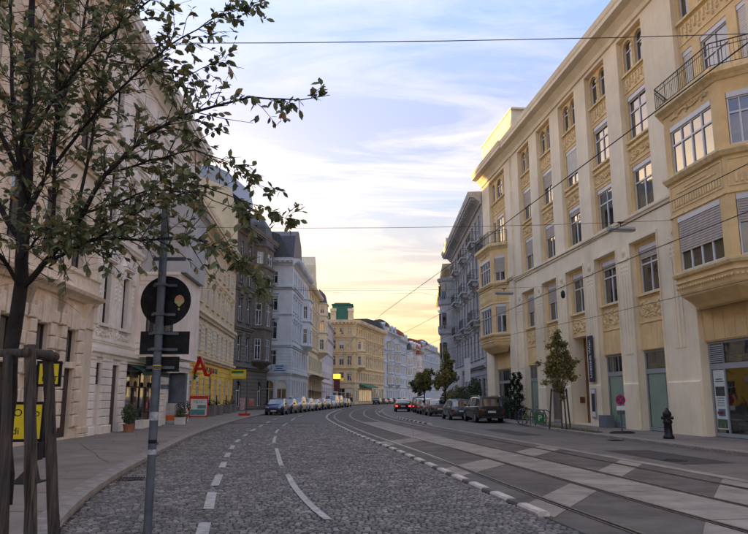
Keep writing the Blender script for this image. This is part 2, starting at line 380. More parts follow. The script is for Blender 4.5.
def strip(name, fa, fb, z, m, ys=YS, nx=1):
    b = MB(); vs = []; fs = []
    for y in ys:
        a, c = fa(y), fb(y)
        for k in range(nx + 1): vs.append((a[0] + (c[0] - a[0]) * k / nx, a[1] + (c[1] - a[1]) * k / nx, z))
    for i in range(len(ys) - 1):
        for k in range(nx): q = i * (nx + 1) + k; fs.append((q, q + 1, q + nx + 2, q + nx + 1))
    b.add(vs, fs); return b.build(name, m)
g = MB().add([(-2500, -2500, -.06), (2500, -2500, -.06), (2500, 2500, -.06), (-2500, 2500, -.06)], [(0, 1, 2, 3)]).build('ground', ASPH); struct(g)
lk = lambda Y: (interp(LK, Y), Y); rk = lambda Y: (interp(RK, Y), Y)
road = struct(strip('cobbled_road', lk, lambda Y: bar(Y, 0.02), 0.0, JOINT))
road.data.materials[0] = JOINT
far = strip('far_cobbles', lambda Y: (interp(LK, Y) + .01, Y), lambda Y: bar(Y, -.02), .014, COBB, ys=[46 + i * 4 for i in range(26)] + [150 + i * 8 for i in range(34)])
far.parent = road; stuff(far)
tramz = struct(strip('tram_bed', lambda Y: bar(Y, .02), lambda Y: bar(Y, 5.45), 0.0, TRAMD))
edge = struct(strip('pale_sett_strip', lambda Y: bar(Y, 5.45), lambda Y: bar(Y, 5.75), 0.008, CONC))
lane = struct(strip('right_lane', lambda Y: bar(Y, 5.75), rk, 0.0, COBR))
# pavements
LF = [(-12, -11.2), (45, -13.0), (49, -13.2), (49.5, -14.2), (80, -16.2), (92, -15.2), (93, -11.6), (112, -10.9), (136, -10.3), (160, -9.9), (164, -5.2), (200, 3.9), (420, 55)]
RF = [(-12, 17.8), (60, 9.7), (87, 9.9), (126, 12.2), (420, 84)]
def lin(tab, t):
    for (a, x), (b, y) in zip(tab, tab[1:]):
        if t <= b: return x + (y - x) * (t - a) / (b - a)
    return tab[-1][1]
ysd = sorted(set(YS + [45, 49, 49.5, 80, 92, 93, 112, 136, 160, 164, 200, 60, 87, 126]))
pav = struct(strip('left_pavement', lambda Y: (lin(LF, Y) - 1.5, Y), lambda Y: (interp(LK, Y) - .30, Y), .13, ASPW, ys=ysd))
pavr = struct(strip('right_pavement', lambda Y: (interp(RK, Y) + .26, Y), lambda Y: (lin(RF, Y) + 1.5, Y), .13, ASPW, ys=ysd))

# cobbles: every sett is real geometry
def cobbles():
    b = MB(); tints = []
    Y = 7.6; row = 0
    rng = random.Random(5)
    while Y < 46:
        px, py = bar(Y); d = interp(BAR, Y + .5) - interp(BAR, Y - .5); L = math.hypot(d, 1); nx_, ny_ = 1 / L, -d / L; tx, ty = d / L, 1 / L
        big = 1.0 if Y < 24 else 1.6
        st = .086 * big; off = .05 + (row % 2) * .048
        # gentle arc of each course
        while True:
            wst = rng.uniform(.074, .112) * big
            o = off + wst / 2; arc = .10 * math.sin(o * 1.3 + row * .02)
            cx, cy = px - nx_ * o + tx * arc, py - ny_ * o + ty * arc
            if cx < interp(LK, cy) + .06: break
            h = rng.uniform(.010, .022); hx = wst / 2 - .0065 * big; hy = st / 2 - .0075 * big; ch = .011
            zj = rng.uniform(-.004, .004); jt = rng.uniform(-.07, .07)
            ux, uy = nx_ + jt * tx, ny_ + jt * ty; vx, vy = tx - jt * nx_, ty - jt * ny_
            P = lambda a, c, z: (cx + ux * a + vx * c, cy + uy * a + vy * c, z)
            t1, t2 = rng.uniform(-.003, .003), rng.uniform(-.003, .003)
            vs = [P(-hx, -hy, 0), P(hx, -hy, 0), P(hx, hy, 0), P(-hx, hy, 0),
                  P(-hx + ch, -hy + ch, h - t1), P(hx - ch, -hy + ch, h + t1 + t2), P(hx - ch, hy - ch, h + t1), P(-hx + ch, hy - ch, h - t2)]
            base = len(b.v); b.v += vs
            b.f += [(base + 4, base + 5, base + 6, base + 7), (base, base + 1, base + 5, base + 4), (base + 1, base + 2, base + 6, base + 5), (base + 2, base + 3, base + 7, base + 6), (base + 3, base, base + 4, base + 7)]
            b.m += [0] * 5; tints += [min(1, max(0, rng.gauss(.5, .28)))] * 5
            off += wst
        Y += st; row += 1
    me = b.mesh('cobblestones', COBB)
    at = me.attributes.new('tint', 'FLOAT', 'FACE'); at.data.foreach_set('value', tints)
    return stuff(link('cobblestones', me, road))
cobbles()
m_far = mat('basalt_cobble_far', (.125, .110, .094), .75, var=.3, scale=3.5, bump=1.0, bscale=9)
far.data.materials[0] = m_far
# lane markings, thin worn paint sheets
def mark(pts, name='lane_marking', z=.024, m=PAINT, parent=road):
    b = MB(); n = len(pts) // 2; vs = [(x, y, z) for x, y in pts]
    b.add(vs, [(2 * i, 2 * i + 1, 2 * i + 3, 2 * i + 2) for i in range(n - 1)]); return b.build(name, m, parent)
def dash(tab, y0, y1, wd):
    pts = []
    k = max(2, int((y1 - y0) / .8) + 1)
    for i in range(k + 1):
        y = y0 + (y1 - y0) * i / k; x = interp(tab, y); pts += [(x - wd / 2, y), (x + wd / 2, y)]
    mark(pts)
D1 = [(6, -1.55), (9, -2.12), (10.7, -2.45), (12.7, -2.85), (15.4, -3.32), (18.4, -3.86), (22.9, -4.6), (26.6, -5.15), (31, -5.65), (36, -6.15), (48.8, -7.2), (66, -8.2), (80, -7.7), (100, -6.3)]
for y0, y1 in ((7.7, 9.62), (10.75, 12.6), (13.5, 15.4), (16.9, 18.4), (19.8, 21.4), (22.9, 24.6), (26.4, 28.2), (30.3, 32.4), (35, 37.5), (40, 43), (46, 49), (53, 56), (60, 63)): dash(D1, y0, y1, .16)
D2 = [(6, .95), (8, .15), (9.84, -.62), (13.08, -1.42), (15.4, -1.85), (17.4, -2.25), (23.3, -3.2), (26, -3.66), (30.2, -4.2), (36, -4.9), (50.8, -5.95), (66, -6.8), (80, -6.5)]
for y0, y1 in ((9.84, 15.4), (17.4, 23.3), (26, 30.3), (33, 37), (41, 46), (51, 57), (62, 68)): dash(D2, y0, y1, .12)
# concrete panels in the tram bed
def panel(poly, z=.006):
    b = MB(); b.add([(x, y, z) for x, y in poly], [tuple(range(len(poly)))]); return b.build('concrete_panel', CONC, tramz)
def pgrid(y0, y1, a, c, skew=0.0, z=.006, n=1):
    p = [bar(y0, a), bar(y0 + skew, c), bar(y1 + skew, c), bar(y1, a)]; return panel(p, z)
y = -8
while y < 46:
    if y < 34: pgrid(y, y + 2.9, 2.12, 3.36, 0)
    else: pgrid(y, y + 2.9, 2.12, 3.36, 0)
    y += 2.93
for a, c in ((.10, .55), (.68, 1.97), (3.48, 4.73), (4.87, 5.42)):
    for yb, wy in ((-3.5, 1.2), (3.9, 2.9), (9.95, 1.15), (15.0, 1.6), (24.5, 2.0)):
        if yb > 20 and a > 3: continue
        n_ = 2 if wy > 2 else 1
        for k in range(n_): pgrid(yb + a * 1.35 + k * wy / n_ + .01, yb + a * 1.35 + (k + 1) * wy / n_ - .01, a, c, (c - a) * 1.35, .0065)
# rails: grooved, two bright heads each
for k, off in enumerate((.62, 2.04, 3.42, 4.80)):
    ys = [-10 + i * .8 for i in range(100)] + [71 + 3 * i for i in range(60)]
    r_ = MB()
    r_.sweep([bar(yy, off + .035) for yy in ys], [(0, 0), (0, .016), (-.05, .016), (-.05, 0)])
    r_.sweep([bar(yy, off - .045) for yy in ys], [(0, 0), (0, .014), (-.022, .014), (-.022, 0)])
    o = r_.build('tram_rail', RAIL, tramz)
    gq = MB(); gq.sweep([bar(yy, off - .02) for yy in ys], [(0, 0), (0, .009), (-.035, .009), (-.035, 0)]); gq.build('rail_groove', JOINT, o)
# white and dark separator kerb
sepk = thing('separator_kerb', 'low kerb of alternating white and dark blocks curving between cobbles and tram tracks', 'kerb', (0, 0, 0))
def kblock(fn, y0, y1, wd, h, m, par, seed=0):
    a = fn(y0); c = fn(y1); L = math.hypot(c[0] - a[0], c[1] - a[1])
    b = MB(); ch = .03
    b.prof([(-wd / 2, 0), (wd / 2, 0), (wd / 2, h - ch), (wd / 2 - ch, h), (-wd / 2 + ch, h), (-wd / 2, h - ch)], .012, L - .012)
    return b.build('kerb_block', m, par, (a[0], a[1], 0), math.atan2(c[1] - a[1], c[0] - a[0]))
y = 10.2; k = 0
while y < 96:
    stp = (.50 if k % 2 else .85) * (1 if y < 40 else 1.5)
    kblock(lambda q: bar(q), y, y + stp, .18,   .055 if k % 2 else .07, KWHITE if k % 2 == 0 else KDARK, sepk); y += stp; k += 1
sep2 = thing('separator_kerb', 'short broken row of white and dark kerb blocks beside the far lane right of the tracks', 'kerb', (0, 0, 0))
y = 42.5; k = 0
while y < 56:
    kblock(lambda q: bar(q, 5.75), y, y + .8, .2, .10, KWHITE if k % 2 == 0 else KDARK, sep2); y += .84; k += 1
y = 76
while y < 79: kblock(lambda q: bar(q, 5.2), y, y + .9, .3, .16, KWHITE, sep2); y += 1.1
# kerb stones
for nm, fn, sgn, par in (('left_kerb', lk, -1, None), ('right_kerb', rk, 1, None)):
    kp = struct(strip(nm, (lambda Y, fn=fn, s=sgn: (fn(Y)[0] + (s * .30 if s < 0 else 0), Y)), (lambda Y, fn=fn, s=sgn: (fn(Y)[0] + (0 if s < 0 else s * .26), Y)), .05, GRAN))
    y = -4; wd = .30 if sgn < 0 else .26
    far_b = MB()
    while y < 130:
        stp = random.uniform(.9, 1.15) * (1 if y < 60 else 1.6)
        a, c = fn(y), fn(y + stp); L = math.hypot(c[0] - a[0], c[1] - a[1]); ch = .03
        b = MB() if y < 60 else far_b
        top = .135 + random.uniform(-.004, .004)
        yy0, yy1 = (0, wd) if sgn < 0 else (-wd, 0)
        pr = [(yy0, -.02), (yy1, -.02), (yy1, top - (ch if sgn > 0 else 0)), (yy1 - (ch if sgn > 0 else 0), top), (yy0 + (ch if sgn < 0 else 0), top), (yy0, top - (ch if sgn < 0 else 0))]
        ang = math.atan2(c[1] - a[1], c[0] - a[0])
        if y < 60:
            b.prof(pr, .006, L - .006); b.build('kerb_stone', GRAN, kp, (a[0], a[1], 0), ang)
        else:
            b.frame(a, c); b.prof(pr, .006, L - .006); b.M = None
        y += stp
    far_b.build('kerb_stone', GRAN, kp)
# fallen leaves in the left gutter
b = MB(); rng = random.Random(3)
for i in range(520):
    Y = 7.5 + 32 * rng.random() ** 1.6; x = interp(LK, Y) + abs(rng.gauss(.0, .22)) + .03; s_ = rng.uniform(.018, .04); a = rng.random() * 6.3
    if rng.random() < .12: x = interp(LK, Y) - rng.uniform(.4, 3)
    z = .032 if x > interp(LK, Y) else .142
    c, s2 = math.cos(a) * s_, math.sin(a) * s_; q = rng.uniform(.004, .02)
    b.add([(x - c, Y - s2, z), (x + s2 * .5, Y - c * .5, z + q), (x + c, Y + s2, z), (x - s2 * .5, Y + c * .5, z + q * .5)], [(0, 1, 2, 3)])
stuff(tag(b.build('fallen_leaves', leafmat('fallen_leaf', (.17, .12, .07), col2=(.42, .36, .25))), 'dry leaves and litter scattered along the left gutter and pavement', 'leaf litter'))

# ------------------------------------------------------------------ facade tools
def wallgrid(mb, x0, x1, z0, z1, ops, y=0.0, depth=.2, arch=()):
    """wall sheet with real openings and reveals (outward +y)"""
    xs = sorted({x0, x1} | {v for o in ops for v in (o[0], o[1]) if x0 < v < x1}); zs = sorted({z0, z1} | {v for o in ops for v in (o[2], o[3]) if z0 < v < z1})
    for i in range(len(xs) - 1):
        run = None
        for j in range(len(zs)):
            solid = False
            if j < len(zs) - 1:
                cx, cz = (xs[i] + xs[i + 1]) / 2, (zs[j] + zs[j + 1]) / 2
                solid = not any(o[0] < cx < o[1] and o[2] < cz < o[3] for o in ops)
            if solid and run is None: run = zs[j]
            if not solid and run is not None:
                mb.add([(xs[i], y, run), (xs[i + 1], y, run), (xs[i + 1], y, zs[j]), (xs[i], y, zs[j])], [(0, 3, 2, 1)]); run = None
    for o in ops:
        a, c, p, q = max(o[0], x0), min(o[1], x1), max(o[2], z0), min(o[3], z1); d = y - (o[5] if len(o) > 5 else depth)
        mb.add([(a, y, p), (a, y, q), (a, d, q), (a, d, p)], [(0, 1, 2, 3)]); mb.add([(c, y, p), (c, y, q), (c, d, q), (c, d, p)], [(3, 2, 1, 0)])
        if p > z0: mb.add([(a, y, p), (c, y, p), (c, d, p), (a, d, p)], [(3, 2, 1, 0)])
        if q < z1 or True: mb.add([(a, y, q), (c, y, q), (c, d, q), (a, d, q)], [(0, 1, 2, 3)])
        if len(o) > 4 and o[4]:   # round head: fill the two spandrels
            r = (c - a) / 2; cx = (a + c) / 2; zc = q - r; n = 8
            for sg in (-1, 1):
                arcp = [(cx + sg * r * math.cos(math.pi / 2 * k / n), zc + r * math.sin(math.pi / 2 * k / n)) for k in range(n + 1)]
                ex = cx + sg * r
                for k in range(n):
                    (xa, za), (xb, zb) = arcp[k], arcp[k + 1]
                    mb.add([(ex, y + .001, za), (xa, y + .001, za), (xb, y + .001, zb), (ex, y + .001, zb)], [(0, 1, 2, 3)] if sg > 0 else [(3, 2, 1, 0)])
                    mb.add([(xa, y, za), (xb, y, zb), (xb, d, zb), (xa, d, za)], [(0, 1, 2, 3)])
WC = {}
def sash(w, h, style, mf):
    """frame mesh, list of (pane mesh, x, z)"""
    key = (round(w, 2), round(h, 2), style, mf.name)
    if key in WC: return WC[key]
    f = MB(); t = .055 if style != 'far' else .07; d = .06
    f.box(0, w, 0, d, 0, t); f.box(0, w, 0, d, h - t, h); f.box(0, t, 0, d, t, h - t); f.box(w - t, w, 0, d, t, h - t)
    panes = []
    def pane(a, c, p, q): panes.append((a, c, p, q))
    if style in ('T', 'far', 'double'):
        tr = h * .68; f.box(t, w - t, .005, d + .01, tr - .035, tr + .035); f.box(w / 2 - .035, w / 2 + .035, .004, d + .008, t, tr - .035); f.box(w / 2 - .02, w / 2 + .02, .006, d, tr + .035, h - t)
        cells = [(t, w / 2 - .035, t, tr - .035), (w / 2 + .035, w - t, t, tr - .035), (t, w / 2 - .02, tr + .035, h - t), (w / 2 + .02, w - t, tr + .035, h - t)]
    elif style == 'T3':
        tr = h * .66; f.box(t, w - t, .005, d + .01, tr - .035, tr + .035); cells = []
        us = [t, w * .25, w * .5, w * .75, w - t]
        for k, u in enumerate(us[1:-1]): f.box(u - .035, u + .035, .004, d + .008, t, h - t)
        for k in range(4):
            a = us[k] + (.035 if k else 0); c = us[k + 1] - (.035 if k < 3 else 0)
            cells += [(a, c, t, tr - .035), (a, c, tr + .035, h - t)]
    elif style == 'sash':
        tr = h * .62; f.box(t, w - t, .005, d + .02, tr - .05, tr + .05); f.box(w / 2 - .03, w / 2 + .03, .004, d, t, tr - .05)
        cells = [(t, w / 2 - .03, t, tr - .05), (w / 2 + .03, w - t, t, tr - .05), (t, w - t, tr + .05, h - t)]
    elif style == 'slim':
        tr = h * .7; f.box(t, w - t, .005, d, tr - .03, tr + .03); cells = [(t, w - t, t, tr - .03), (t, w - t, tr + .03, h - t)]
    else: cells = [(t, w - t, t, h - t)]
    fm = f.mesh('window_frame', mf)
    if style == 'far':
        pb = MB()
        for a, c, p, q in cells: pb.add([(a, .02, p), (c, .02, p), (c, .02, q), (a, .02, q)], [(0, 3, 2, 1)])
        pl = [(pb, 0, 0)]
    else:
        pl = []
        for a, c, p, q in cells: pl.append((MB().add([(0, .02, 0), (c - a, .02, 0), (c - a, .02, q - p), (0, .02, q - p)], [(0, 3, 2, 1)]), a, p))
    WC[key] = (fm, [[pb, x, z, {}] for pb, x, z in pl]); return WC[key]
def window(par, A, B, x0, x1, z0, z1, y, style='T', mf=None, gm=None, blind=0.0, bm=None, surround=None, sill=None, box=0.0, curtain=0, room=False):
    mf = mf or MUNT; gm = gm or GLASS
    a = math.atan2(B[1] - A[1], B[0] - A[0]); M = Matrix.Translation((A[0], A[1], 0)) @ Matrix.Rotation(a, 4, 'Z')
    loc = M @ Vector((x0, y, z0)); w = x1 - x0; h = z1 - z0 - box
    fm, panes = sash(w, h, style, mf)
    o = link('window', fm, par, loc, a)
    for e in panes:
        pb, px, pz, cache = e
        if gm.name not in cache: cache[gm.name] = pb.mesh('pane', gm)
        link('pane', cache[gm.name], o, (px, 0, pz))
    if box: MB().box(0, w, -.02, .12, h, h + box).build('blind_box', MUNT if mf == MUNT else mf, o)
    if blind > 0:
        k = ('bl', round(w, 2), round(h * blind, 2), (bm or BLIND).name)
        if k not in WC:
            q = MB(); zz_ = h * (1 - blind); n = max(3, int(h * blind / .09))
            prof_ = []
            for i in range(n):
                za = zz_ + (h - zz_) * i / n; zb = zz_ + (h - zz_) * (i + 1) / n; q.prof([(.075, za), (.095, za + .01), (.095, zb - .014), (.075, zb - .004)], .03, w - .03)
            WC[k] = q.mesh('roller_blind', bm or BLIND)
        link('roller_blind', WC[k], o)
    if curtain:  # pale cloth behind the pane, partly in place of a sky reflection
        k = ('cu', round(w, 2), round(h, 2), curtain)
        if k not in WC:
            q = MB(); n = 10; wd = w * (.95 if curtain == 2 else .38)
            vs = []; fs = []
            for i in range(n + 1):
                yy = -.03 - .025 * (i % 2); vs += [(.04 + wd * i / n, yy, .03), (.04 + wd * i / n, yy, h - .03)]
            fs = [(2 * i, 2 * i + 2, 2 * i + 3, 2 * i + 1) for i in range(n)]; q.add(vs, fs)
            if curtain == 1:
                q.add([(w - x_, y_, z_) for x_, y_, z_ in vs], fs)
            WC[k] = q.mesh('curtain', CURT_SHEEN)
        link('curtain', WC[k], o)
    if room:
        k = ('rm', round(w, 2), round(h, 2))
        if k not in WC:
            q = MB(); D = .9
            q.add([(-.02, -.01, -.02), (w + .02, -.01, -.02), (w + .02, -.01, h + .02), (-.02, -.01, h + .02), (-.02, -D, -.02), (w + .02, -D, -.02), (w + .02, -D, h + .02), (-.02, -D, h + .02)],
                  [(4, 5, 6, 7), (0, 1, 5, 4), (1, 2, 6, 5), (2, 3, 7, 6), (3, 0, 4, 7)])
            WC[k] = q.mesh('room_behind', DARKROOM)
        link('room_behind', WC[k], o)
    if surround:
        sm, kind = surround; k = ('su', round(w, 2), round(h, 2), sm.name, kind, round(-y, 2))
        if k not in WC:
            q = MB(); f = -y; t = .16 if kind != 'thin' else .1       # f = distance from frame plane out to the wall face
            q.box(-t, 0, f - .02, f + .06, -.02, h + box); q.box(w, w + t, f - .02, f + .06, -.02, h + box); q.box(-t, w + t, f - .02, f + .07, h + box, h + box + .14)
            q.box(-t - .05, w + t + .05, f - .03, f + .16, -.14, -.02)
            if kind in ('flat', 'ped', 'seg'):
                q.prof([(f - .02, h + box + .14), (f + .1, h + box + .14), (f + .1, h + box + .28), (f + .24, h + box + .36), (f + .24, h + box + .44), (f - .02, h + box + .48)], -t - .1, w + t + .1)
                q.box(-t, -t + .12, f, f + .16, h + box - .1, h + box + .2); q.box(w + t - .12, w + t, f, f + .16, h + box - .1, h + box + .2)
            if kind == 'ped':
                zb = h + box + .48; q.add([(-t - .12, f - .02, zb), (w + t + .12, f - .02, zb), (w / 2, f - .02, zb + .42), (-t - .12, f + .22, zb), (w + t + .12, f + .22, zb), (w / 2, f + .22, zb + .42)],
                                          [(3, 5, 4), (0, 3, 4, 1), (0, 2, 5, 3), (1, 4, 5, 2)])
            if kind == 'seg':
                zb = h + box + .48; n = 8; A_ = [(-t - .12 + (w + 2 * t + .24) * i / n, zb + .36 * math.sin(math.pi * i / n)) for i in range(n + 1)]
                vs = [(x_, f - .02, z_) for x_, z_ in A_] + [(x_, f + .22, z_) for x_, z_ in A_]
                q.add(vs, [(i, i + 1, n + 2 + i, n + 1 + i) for i in range(n)] + [tuple(range(n + 1, 2 * n + 2))[::-1]])
            if kind == 'seg' or kind == 'ped': q.box(w * .3, w * .7, f, f + .1, h + box + .14, h + box + .4)
            WC[k] = q.mesh('surround', sm)
        link('surround', WC[k], o)
    return o
def course(mb, A, B, z, h, p, back=-.02):
    """moulded horizontal band along A->B"""
    mb.sweep([A, B], [(back, z), (p * .45, z), (p * .55, z + h * .35), (p, z + h * .55), (p, z + h), (back, z + h * 1.05)])
def cornice(par, pts, z, h, p, m, dent=True, name='cornice', dm=None):
    q = MB(); q.sweep(pts, [(-.05, z), (p * .12, z), (p * .18, z + h * .18), (p * .45, z + h * .40), (p * .5, z + h * .5), (p * .95, z + h * .55), (p * .95, z + h * .72), (p, z + h * .78), (p * 1.05, z + h), (-.05, z + h * 1.04)])
    o = q.build(name, m, par)
    if dent:
        q = MB()
        for a, c in zip(pts, pts[1:]):
            L = math.hypot(c[0] - a[0], c[1] - a[1]); n = int(L / (.34 * dent)); q.frame(a, c)
            for i in range(n): x = (i + .5) * L / n; q.box(x - .09 * dent, x + .09 * dent, p * .3, p * .85, z + h * .34, z + h * .545)
        q.M = None
        if q.v: stuff(q.build('brackets', dm or m, o))
    return o

def bld(name, label, P, Q, depth, H, floors, bays, wm, tm, courses=(), corn=(.9, .7), rust=(), roof=None, mf=None, style='far', group=None, dorm=None, gm=None, shops=None, sidew=None, base=0, pil=(), dent=1, chim=(), lower=None, rev=.22, nearside=True):
    """row house: outward = left of P->Q; floors = (z0,z1,w,surround,arch)"""
    L = math.hypot(Q[0] - P[0], Q[1] - P[1]); th = thing(name, label, 'building', (P[0], P[1], base), math.atan2(Q[1] - P[1], Q[0] - P[0]), group)
    ops = []
    for fl in floors:
        for bx in (fl[5] if len(fl) > 5 else bays):
            ops.append((bx - fl[2] / 2, bx + fl[2] / 2, fl[0], fl[1], fl[4] if len(fl) > 4 else 0))
    if shops: ops += [(a, c, p, q, ar) for a, c, p, q, ar, _ in shops]
    b = MB()
    if lower:
        zs = lower[0]; q = MB(); wallgrid(q, 0, L, 0, zs, [o for o in ops if o[2] < zs], 0, rev); q.build('wall', lower[1], th); wallgrid(b, 0, L, zs, H, [o for o in ops if o[3] > zs], 0, rev)
    else: wallgrid(b, 0, L, 0, H, ops, 0, rev)
    b.add([(0, 0, 0), (0, -depth, 0), (0, -depth, H), (0, 0, H)], [(0, 3, 2, 1)])
    if nearside: b.add([(L, 0, 0), (L, -depth, 0), (L, -depth, H), (L, 0, H)], [(0, 1, 2, 3)])
    b.add([(0, -depth, 0), (L, -depth, 0), (L, -depth, H), (0, -depth, H)], [(0, 1, 2, 3)])
    b.add([(0, -.3, H - .01), (L, -.3, H - .01), (L, -depth, H - .01), (0, -depth, H - .01)], [(0, 1, 2, 3)])
    b.build('wall', wm, th)
    rng = random.Random(len(name) * 7 + int(L * 10))
    for fl in floors:
        for bx in (fl[5] if len(fl) > 5 else bays):
            bl = rng.choice([0, 0, 0, .3, .5, .9]) if style != 'sash' else 0
            window(th, (0, 0), (1, 0), bx - fl[2] / 2, bx + fl[2] / 2, fl[0], fl[1], .02 - rev, style, mf or MUNT, gm or GLASS, bl * .6, BLINDW, (tm, fl[3]) if fl[3] else None)
    if shops:
        for a, c, p, q, ar, sm in shops: window(th, (0, 0), (1, 0), a, c, p, q, .02 - rev, 'slim' if c - a < 2 else 'T', MUNTD, gm or GLASS)
    for z, h, p in courses:
        q = MB(); course(q, (0, 0), (L, 0), z, h, p); q.build('string_course', tm, th)
    for z0, z1, st in rust:   # horizontal rustication, real grooves between proud courses
        q = MB(); z = z0
        while z < z1 - .1:
            zt = min(z + st, z1); segs = [(0, L)]
            for o in ops:
                if o[2] < zt - .02 and o[3] > z + .02:
                    ns = []
                    for a, c in segs:
                        if o[1] + .05 <= a or o[0] - .05 >= c: ns.append((a, c)); continue
                        if o[0] - .05 > a: ns.append((a, o[0] - .05))
                        if o[1] + .05 < c: ns.append((o[1] + .05, c))
                    segs = ns
            for a, c in segs:
                if c - a > .15: q.cbox(a, c, -.01, .05, z + .02, zt - .02, .015)
            z = zt
        q.build('rusticated_band', lower[1] if lower and z0 < lower[0] else tm, th)
    for x, z0, z1, wd in pil:
        q = MB(); q.box(x - wd / 2, x + wd / 2, -.02, .10, z0, z1 - .3); q.box(x - wd / 2 - .06, x + wd / 2 + .06, -.02, .16, z1 - .3, z1); q.box(x - wd / 2 - .05, x + wd / 2 + .05, -.02, .14, z0, z0 + .3); q.build('pilaster', tm, th)
    if corn: cornice(th, [(0, 0), (L, 0)], H - corn[1], corn[1], corn[0], tm, dent)
    if roof:
        kind, rh, rm = roof
        if kind == 'mansard':
            q = MB(); i1 = rh * .35; z1 = H + rh * .72; i2 = min(depth / 2 - .5, i1 + 3.5)
            ring = lambda i, z: [(0 + min(i, .0), -.25 - i, z), (L, -.25 - i, z), (L, -depth + i, z), (0, -depth + i, z)]
            r0, r1, r2 = ring(0, H + .03), ring(i1, z1), ring(i2, H + rh)
            q.add(r0 + r1 + r2, [(0, 1, 5, 4), (4, 5, 9, 8), (1, 2, 6, 5), (5, 6, 10, 9), (2, 3, 7, 6), (6, 7, 11, 10), (3, 0, 4, 7), (7, 4, 8, 11), (8, 9, 10, 11)])
        else:
            q = MB(); q.add([(0, -.1, H + .03), (L, -.1, H + .03), (L, -depth / 2, H + rh), (0, -depth / 2, H + rh), (0, -depth, H + .03), (L, -depth, H + .03)], [(0, 1, 2, 3), (3, 2, 5, 4), (0, 3, 4), (1, 5, 2)])
        ro = q.build('roof', rm, th)
        for x in (dorm or ()):
            dw = MB(); dw.box(x - .75, x + .75, -2.2, -.35, H + .2, H + 1.9); dw.add([(x - .9, -.25, H + 1.9), (x + .9, -.25, H + 1.9), (x, -.25, H + 2.6), (x - .9, -2.6, H + 1.9), (x + .9, -2.6, H + 1.9), (x, -2.6, H + 2.6)], [(0, 1, 2), (0, 2, 5, 3), (1, 4, 5, 2), (3, 5, 4), (0, 3, 4, 1)])
            d_ = dw.build('dormer', wm, ro); 
        for x in chim:
            q = MB(); q.box(x - .5, x + .5, -4.4, -3.6, H + .5, H + rh + 1.4); q.box(x - .58, x + .58, -4.48, -3.52, H + rh + 1.4, H + rh + 1.55); q.cyl(x - .25, -4, H + rh + 1.5, H + rh + 1.9, .12, n=8); q.cyl(x + .25, -4, H + rh + 1.5, H + rh + 1.9, .12, n=8); q.build('chimney', YELB, ro)
    return th

# ------------------------------------------------------------------ right-hand cream building
RD = (-.1118, .9937); RO = (14.09, 20.0)
RB = thing('corner_apartment_house', 'large cream house with tan window bays, two oriels and shops right of the tram tracks', 'building', (RO[0], RO[1], .13), math.atan2(RD[1], RD[0]))
def rw(x, y, z=0):   # local to world
    return (RO[0] + RD[0] * x - RD[1] * y, RO[1] + RD[1] * x + RD[0] * y, z)
BC = [12.0, 16.1, 20.2, 24.3, 28.4]; HW = 1.28; ZB = -.13     # local z is above the pavement
X0, X1 = -9.0, 39.7
b = MB(); ops = []
for c in BC: ops += [(c - HW, c + HW, 10.3, 19.65), (c - HW, c + HW, 0, 8.95, 0, .5 if c != 20.2 else .25)]
ops += [(3.3, 8.1, 13.45, 19.65), (3.3, 8.1, 0, 5.4, 0, .5), (33.1, 37.5, 13.5, 19.65), (33.1, 37.5, 0, 5.4, 0, .5)]
wallgrid(b, X0, X1, 0, 20.9, ops, 0, .25)
b.add([(X1, 0, 0), (X1, -14, 0), (X1, -14, 20.9), (X1, 0, 20.9)], [(0, 1, 2, 3)]); b.add([(X0, 0, 0), (X0, -14, 0), (X0, -14, 20.9), (X0, 0, 20.9)], [(0, 3, 2, 1)])
b.add([(X0, -14, 0), (X1, -14, 0), (X1, -14, 20.9), (X0, -14, 20.9)], [(0, 1, 2, 3)]); b.add([(X0, 0, 20.88), (X1, 0, 20.88), (X1, -14, 20.88), (X0, -14, 20.88)], [(0, 1, 2, 3)])
b.build('wall', CREAM, RB)
cornice(RB, [(X0, 0), (31.15, 0)], 19.85, 1.25, .85, CREAM, dent=0)
cornice(RB, [(31.15, .0), (X1, .0)], 19.9, 1.25, .95, CREAM, dent=0)
q = MB(); course(q, (X0, 0), (31.2, 0), 10.02, .26, .16); course(q, (X0, 0), (3.0, 0), 20.0 - .75, .12, .06); q.build('string_course', CREAM, RB)
q = MB(); course(q, (31.5, 0), (32.9, 0), 10.3, .3, .2); course(q, (39.0, 0), (X1, 0), 10.3, .3, .2); q.build('string_course', CREAM, RB)
q = MB(); q.box(X0, 31.0, -.55, -.3, 20.9, 21.3); q.build('parapet', CREAM, RB)
q = MB(); q.box(31.15, X1, -6, -.15, 20.9, 23.75)
wallg = q.build('attic_block', CREAM, RB)
q = MB(); q.add([(35.4 - 1 * math.cos(math.pi * k / 10), -.14, 21.2 + 1.5 * math.sin(math.pi * k / 10)) for k in range(11)] + [(35.4 - 1 * math.cos(math.pi * k / 10), -.05, 21.2 + 1.5 * math.sin(math.pi * k / 10)) for k in range(11)], [tuple(range(11, 22))] + [(i, i + 1, i + 12, i + 11) for i in range(10)]); q.build('lunette_gable', TAN, wallg)
q = MB(); q.box(30.95, X1 + .2, -6.1, -.08, 23.75, 23.88); q.build('coping', CREAM, wallg)
q = MB(); q.add([(X0, -.9, 20.92), (31.1, -.9, 20.92), (31.1, -5, 24.4), (X0, -5, 24.4), (31.1, -14, 24.6), (X0, -14, 24.6), (31.1, -14, 20.9), (X0, -14, 20.9)], [(0, 1, 2, 3), (3, 2, 4, 5), (1, 6, 4, 2), (0, 3, 5, 7)]); q.build('roof', SLATE, RB)
q = MB(); 
for x in [X0 + .6 + i * 1.6 for i in range(25)]: q.cyl(x, -.42, 21.28, 21.75, .018, n=5)
q.tube([(X0, -.42, 21.72), (31, -.42, 21.72)], .015, 4); q.build('roof_rail', STEEL, RB)
